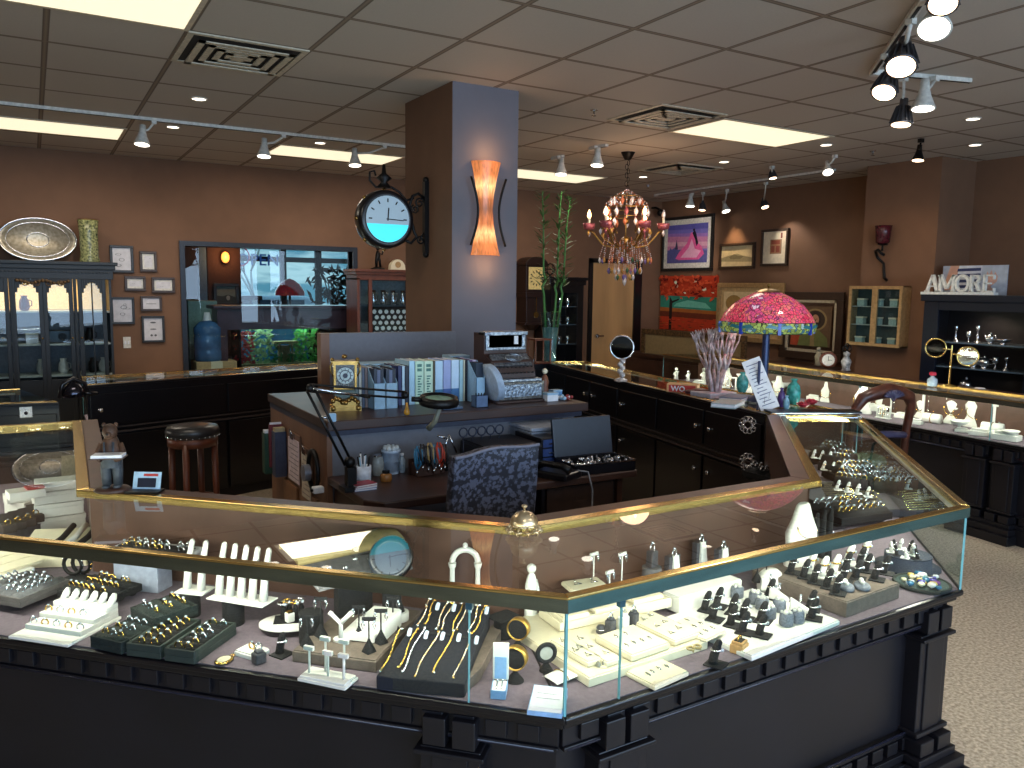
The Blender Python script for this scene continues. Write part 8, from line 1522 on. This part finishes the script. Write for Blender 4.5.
ring_tray('narrow black ring tray along the inner rail of the right diagonal case', (806,487),(824,484),(799,462), .70, .03, blackv, blackv, 3, 6, [S_], 'silver rings in the narrow tray along the inner rail', seed=36, sc=1.5)
def chain_fan(lab, u, v, n, l, spread, m, z, rzo, seed):
    o = seg2(u, v, z)
    for k in range(n):
        t = thing('chain', lab, 'necklace', (o.x,o.y,z), A2+rzo+spread*(k-(n-1)/2), lab[:48]); b = B(); y0 = .013*(k-(n-1)/2)
        b.tube([(0,y0,.0),(l*.5,y0+.003*(-1)**k,.001),(l*(.92+.08*(k%3)),y0,0)], .0018, 5); b.build('strand', m, t); b = B(); b.sph((l,y0,.001), .004, 7, 5); b.torus((l+.006,y0,.001), .004, .001, seg=8, ms=4); b.build('clasp', m, t)
for k, (px, py) in enumerate([(814,458),(822,459),(830,460),(824,470),(833,471),(842,473),(838,490),(848,492),(858,494),(868,497),(874,480),(884,484),(896,487),(908,489),(890,476),(878,472)]):
    finger(px, py, 'small white ring fingers rising between the ring trays of the right diagonal case', 'white fingers of the right diagonal case', m='white', z=ZD+.046, rz=.8, s=.75, rlab='rings on the small white fingers of the right diagonal case', ring=G_ if k%2 else S_)
def chains(lab, a0, a1, b0, b1, n, m, z):
    for k in range(n):
        u = k/(n-1); p_ = G(a0[0]+(a1[0]-a0[0])*u, a0[1]+(a1[1]-a0[1])*u, z); q_ = G(b0[0]+(b1[0]-b0[0])*u+3*(k%3), b0[1]+(b1[1]-b0[1])*u, z)
        t = thing('chain', lab, 'necklace', p_, 0, lab[:48]); v = q_-p_; b = B(); b.tube([(0,0,.0),v*.5+Vector((.002*(-1)**k,.002,.001)),v*.95], .0024, 5); b.build('strand', m, t); b = B(); b.sph(tuple(v), .0045, 7, 5); b.torus(tuple(v*1.03), .005, .0015, seg=8, ms=4); b.build('clasp', m, t)
o, rz, w, d = pad('dark slate board under the fanned gold chains', (838,512),(924,508),(815,482), ZD+.035, .034, mat('slate_board', (58,58,66), .7))[1:]
chains('fine gold chains laid side by side on the slate board', (818,483), (832,505), (866,484), (876,505), 12, mat('pale_gold', (232,214,160), .25, 1), ZD+.038)
chains('pale gold chains fanned toward the outer brass rail', (900,487), (906,510), (930,484), (946,508), 11, mat('pale_gold', 0), ZD+.038)
p = G(868,461,ZD+.03); t = thing('glass_dome', 'wide pale green glass dome in the far part of the right diagonal case', 'ornament', (p.x,p.y,ZD+.001)); B().lathe([(.09,0),(.095,.006),(.09,.01)], seg=24).build('base', blackv, t); B().lathe([(.088,.01),(.10,.03),(.085,.06),(.04,.075),(0,.078)], seg=24).build('dome', mat('sea_green_glass', (104,122,96), .1, var=.15, scale=20), t)
# ------------------------------------------------------------------ white displays in the perimeter cases
def bust(name, lab, loc, rz, kind, s=1.0, m=white):
    t = thing(name, lab, 'jewellery display', loc, rz)
    if kind == 'bust': b = B(); b.lathe([(.06*s,0),(.062*s,.01),(.045*s,.05*s),(.055*s,.10*s),(.03*s,.14*s),(.024*s,.18*s),(.018*s,.185*s)], seg=20, sy=.5); b.build('bust_body', m, t); b = B(); b.tube([(.045*s*math.sin(a),-.03*s,.11*s-.035*s*(1+math.cos(a))) for a in [-2+4*k/10 for k in range(11)]], .0025, 5); b.build('necklace', gold, t)
    elif kind in ('frame','rack'):
        b = B(); b.box(-.08*s,.08*s,-.03*s,.03*s,0,.008); b.build('base', m, t)
        for x in (-.075*s,.075*s): b = B(); b.cb(x,0,.008,.012*s,.012*s,.12*s); b.build('post', m, t)
        b = B(); b.box(-.085*s,.085*s,-.007*s,.007*s,.12*s,.134*s); b.build('top_bar', m, t)
        for k in range(5): b = B(); b.tube([(-.05*s+.025*s*k,-.01,.12*s),(-.05*s+.025*s*k,-.012,.05*s)], .002, 5); b.sph((-.05*s+.025*s*k,-.012,.045*s), .006*s, 7, 5); b.build('drop_earring', gold if k%2 else silver, t)
    elif kind == 'dish': B().lathe([(.03*s,0),(.012*s,.01),(.010*s,.05*s),(.06*s,.07*s),(.075*s,.09*s),(.07*s,.09*s),(.05*s,.075*s),(0,.07*s)], seg=24).build('dish_body', m, t); b = B(); b.torus((0,0,.09*s), .072*s, .004, seg=24); b.build('rim', m, t)
    elif kind == 'block': B().box(-.06*s,.06*s,-.035*s,.035*s,0,.03*s).build('block', m, t, bev=.004); b = B(); b.box(-.045*s,.045*s,-.025*s,.025*s,.03*s,.045*s); b.build('upper_step', m, t, bev=.003)
    elif kind == 'roll': b = B(); b.tube([(-.05*s,0,.03*s),(.05*s,0,.03*s)], .03*s, 14); b.build('roll', m, t); b = B(); b.tube([(0,.031*s*math.cos(a),.03*s+.031*s*math.sin(a)) for a in [2*PI*k/14 for k in range(14)]], .003, 5, closed=True); b.build('bracelet', gold, t)
    elif kind == 'figure': B().lathe([(.022*s,0),(.026*s,.01),(.018*s,.05*s),(.024*s,.08*s),(.010*s,.1*s)], seg=14).build('body', m, t); B().sph((0,0,.118*s), .018*s, 10, 8).build('head', m, t); b = B(); b.tube([(-.022*s,0,.08*s),(-.03*s,-.01,.06*s),(0,-.024*s,.055*s)], .006*s, 6); b.tube([(.022*s,0,.08*s),(.035*s,-.01,.1*s)], .006*s, 6); b.build('arms', m, t)
    return t
zc = ZD+.002
lst = [(862,413,'bust',1.1,'white necklace bust at the left of the carved chair frame opening'),(878,411,'block',1.1,'white block with a gold piece seen through the carved chair back'),(893,410,'bust',.9,'smaller white necklace bust seen through the carved chair back'),(903,418,'block',.8,'low white block at the right inside the carved chair back'),
 (921,412,'frame',.8,'small white earring frame just right of the carved chair'),(932,423,'roll',1.0,'white bracelet roll right of the small earring frame'),(945,420,'frame',1.3,'wide white earring frame behind the white bracelet roll'),(956,432,'dish',.7,'low white dish in the middle of the right wall case'),(967,424,'frame',1.2,'white earring frame behind the low white dish'),(975,436,'block',.9,'white stepped block in front of the second earring frame'),(982,420,'bust',1.25,'tall white cross shaped bust in the right wall case'),(992,434,'roll',1.1,'large white bracelet roll near the right edge'),(1000,424,'bust',1.3,'tallest white bust near the right edge of the photo'),(1006,440,'block',1.1,'pale block at the front near the right edge'),(1016,432,'frame',1.2,'white earring frame cut by the right edge'),
 (868,420,'rack',.6,'small white earring rack low inside the carved chair frame'),(914,424,'block',.7,'small white block at the front edge right of the carved chair'),(938,414,'bust',.9,'white bust at the back between two earring racks'),(960,414,'bust',1.0,'white bust at the back above the low white dish'),(971,442,'roll',.7,'small white roll at the front of the right wall case'),(988,444,'dish',.6,'small white dish at the front near the right edge'),(1012,418,'bust',1.0,'white bust at the back in the right bottom corner of the case'),(948,434,'block',.6,'small white block in front of the wide earring rack'),(884,418,'roll',.7,'small white roll inside the carved chair frame'),
 (848,400,'bust',.8,'white bust left of the carved chair'),(838,398,'block',.9,'row of white blocks left of the carved chair'),(826,391,'dish',1.1,'white footed dish in the far part of the right wall case'),(815,384,'dish',1.3,'large white scalloped dish behind the turquoise vase'),(806,380,'bust',.8,'small white bust behind the turquoise vase'),(835,386,'roll',.8,'white bracelet roll behind the white footed dish')]
for k, (px, py, kind, s, lab) in enumerate(lst):
    p = G(px, py, zc); Xf = 5.16+.085*p.y; s *= 1.2
    bust('jewellery_'+kind.replace('frame','rack'), lab, (max(min(p.x, Xf+.40), Xf+.09), p.y, zc), -1.35+.2*((k*7)%5-2)/2, kind, s)
lst = [(668,385,'figure',1.0,'white figurine at the far left of the far case'),(678,384,'figure',.8,'second small white figurine in the far case'),(688,386,'figure',1.1,'white figurine left of the branches in the far case'),(735,386,'frame',1.0,'white earring frame behind the branches in the far case'),(748,388,'block',1.2,'white block behind the branches in the far case'),(758,384,'bust',1.0,'white bust below the lamp shade in the far case'),(700,388,'block',1.0,'white block behind the branch trunk'),(722,384,'bust',.9,'white bust behind the right branches'),(790,380,'bust',1.0,'white bust between the sign and the turquoise vase')]
for k, (px, py, kind, s, lab) in enumerate(lst):
    p = AX(px, py, 5.85); yy = min(max(p.y, 5.1), 6.5); Xf = 5.55+(yy-5.0)*.156; bust('jewellery_'+kind.replace('frame','rack'), lab, (Xf+.12+.1*(k%3), yy, zc), -1.3, kind, s)
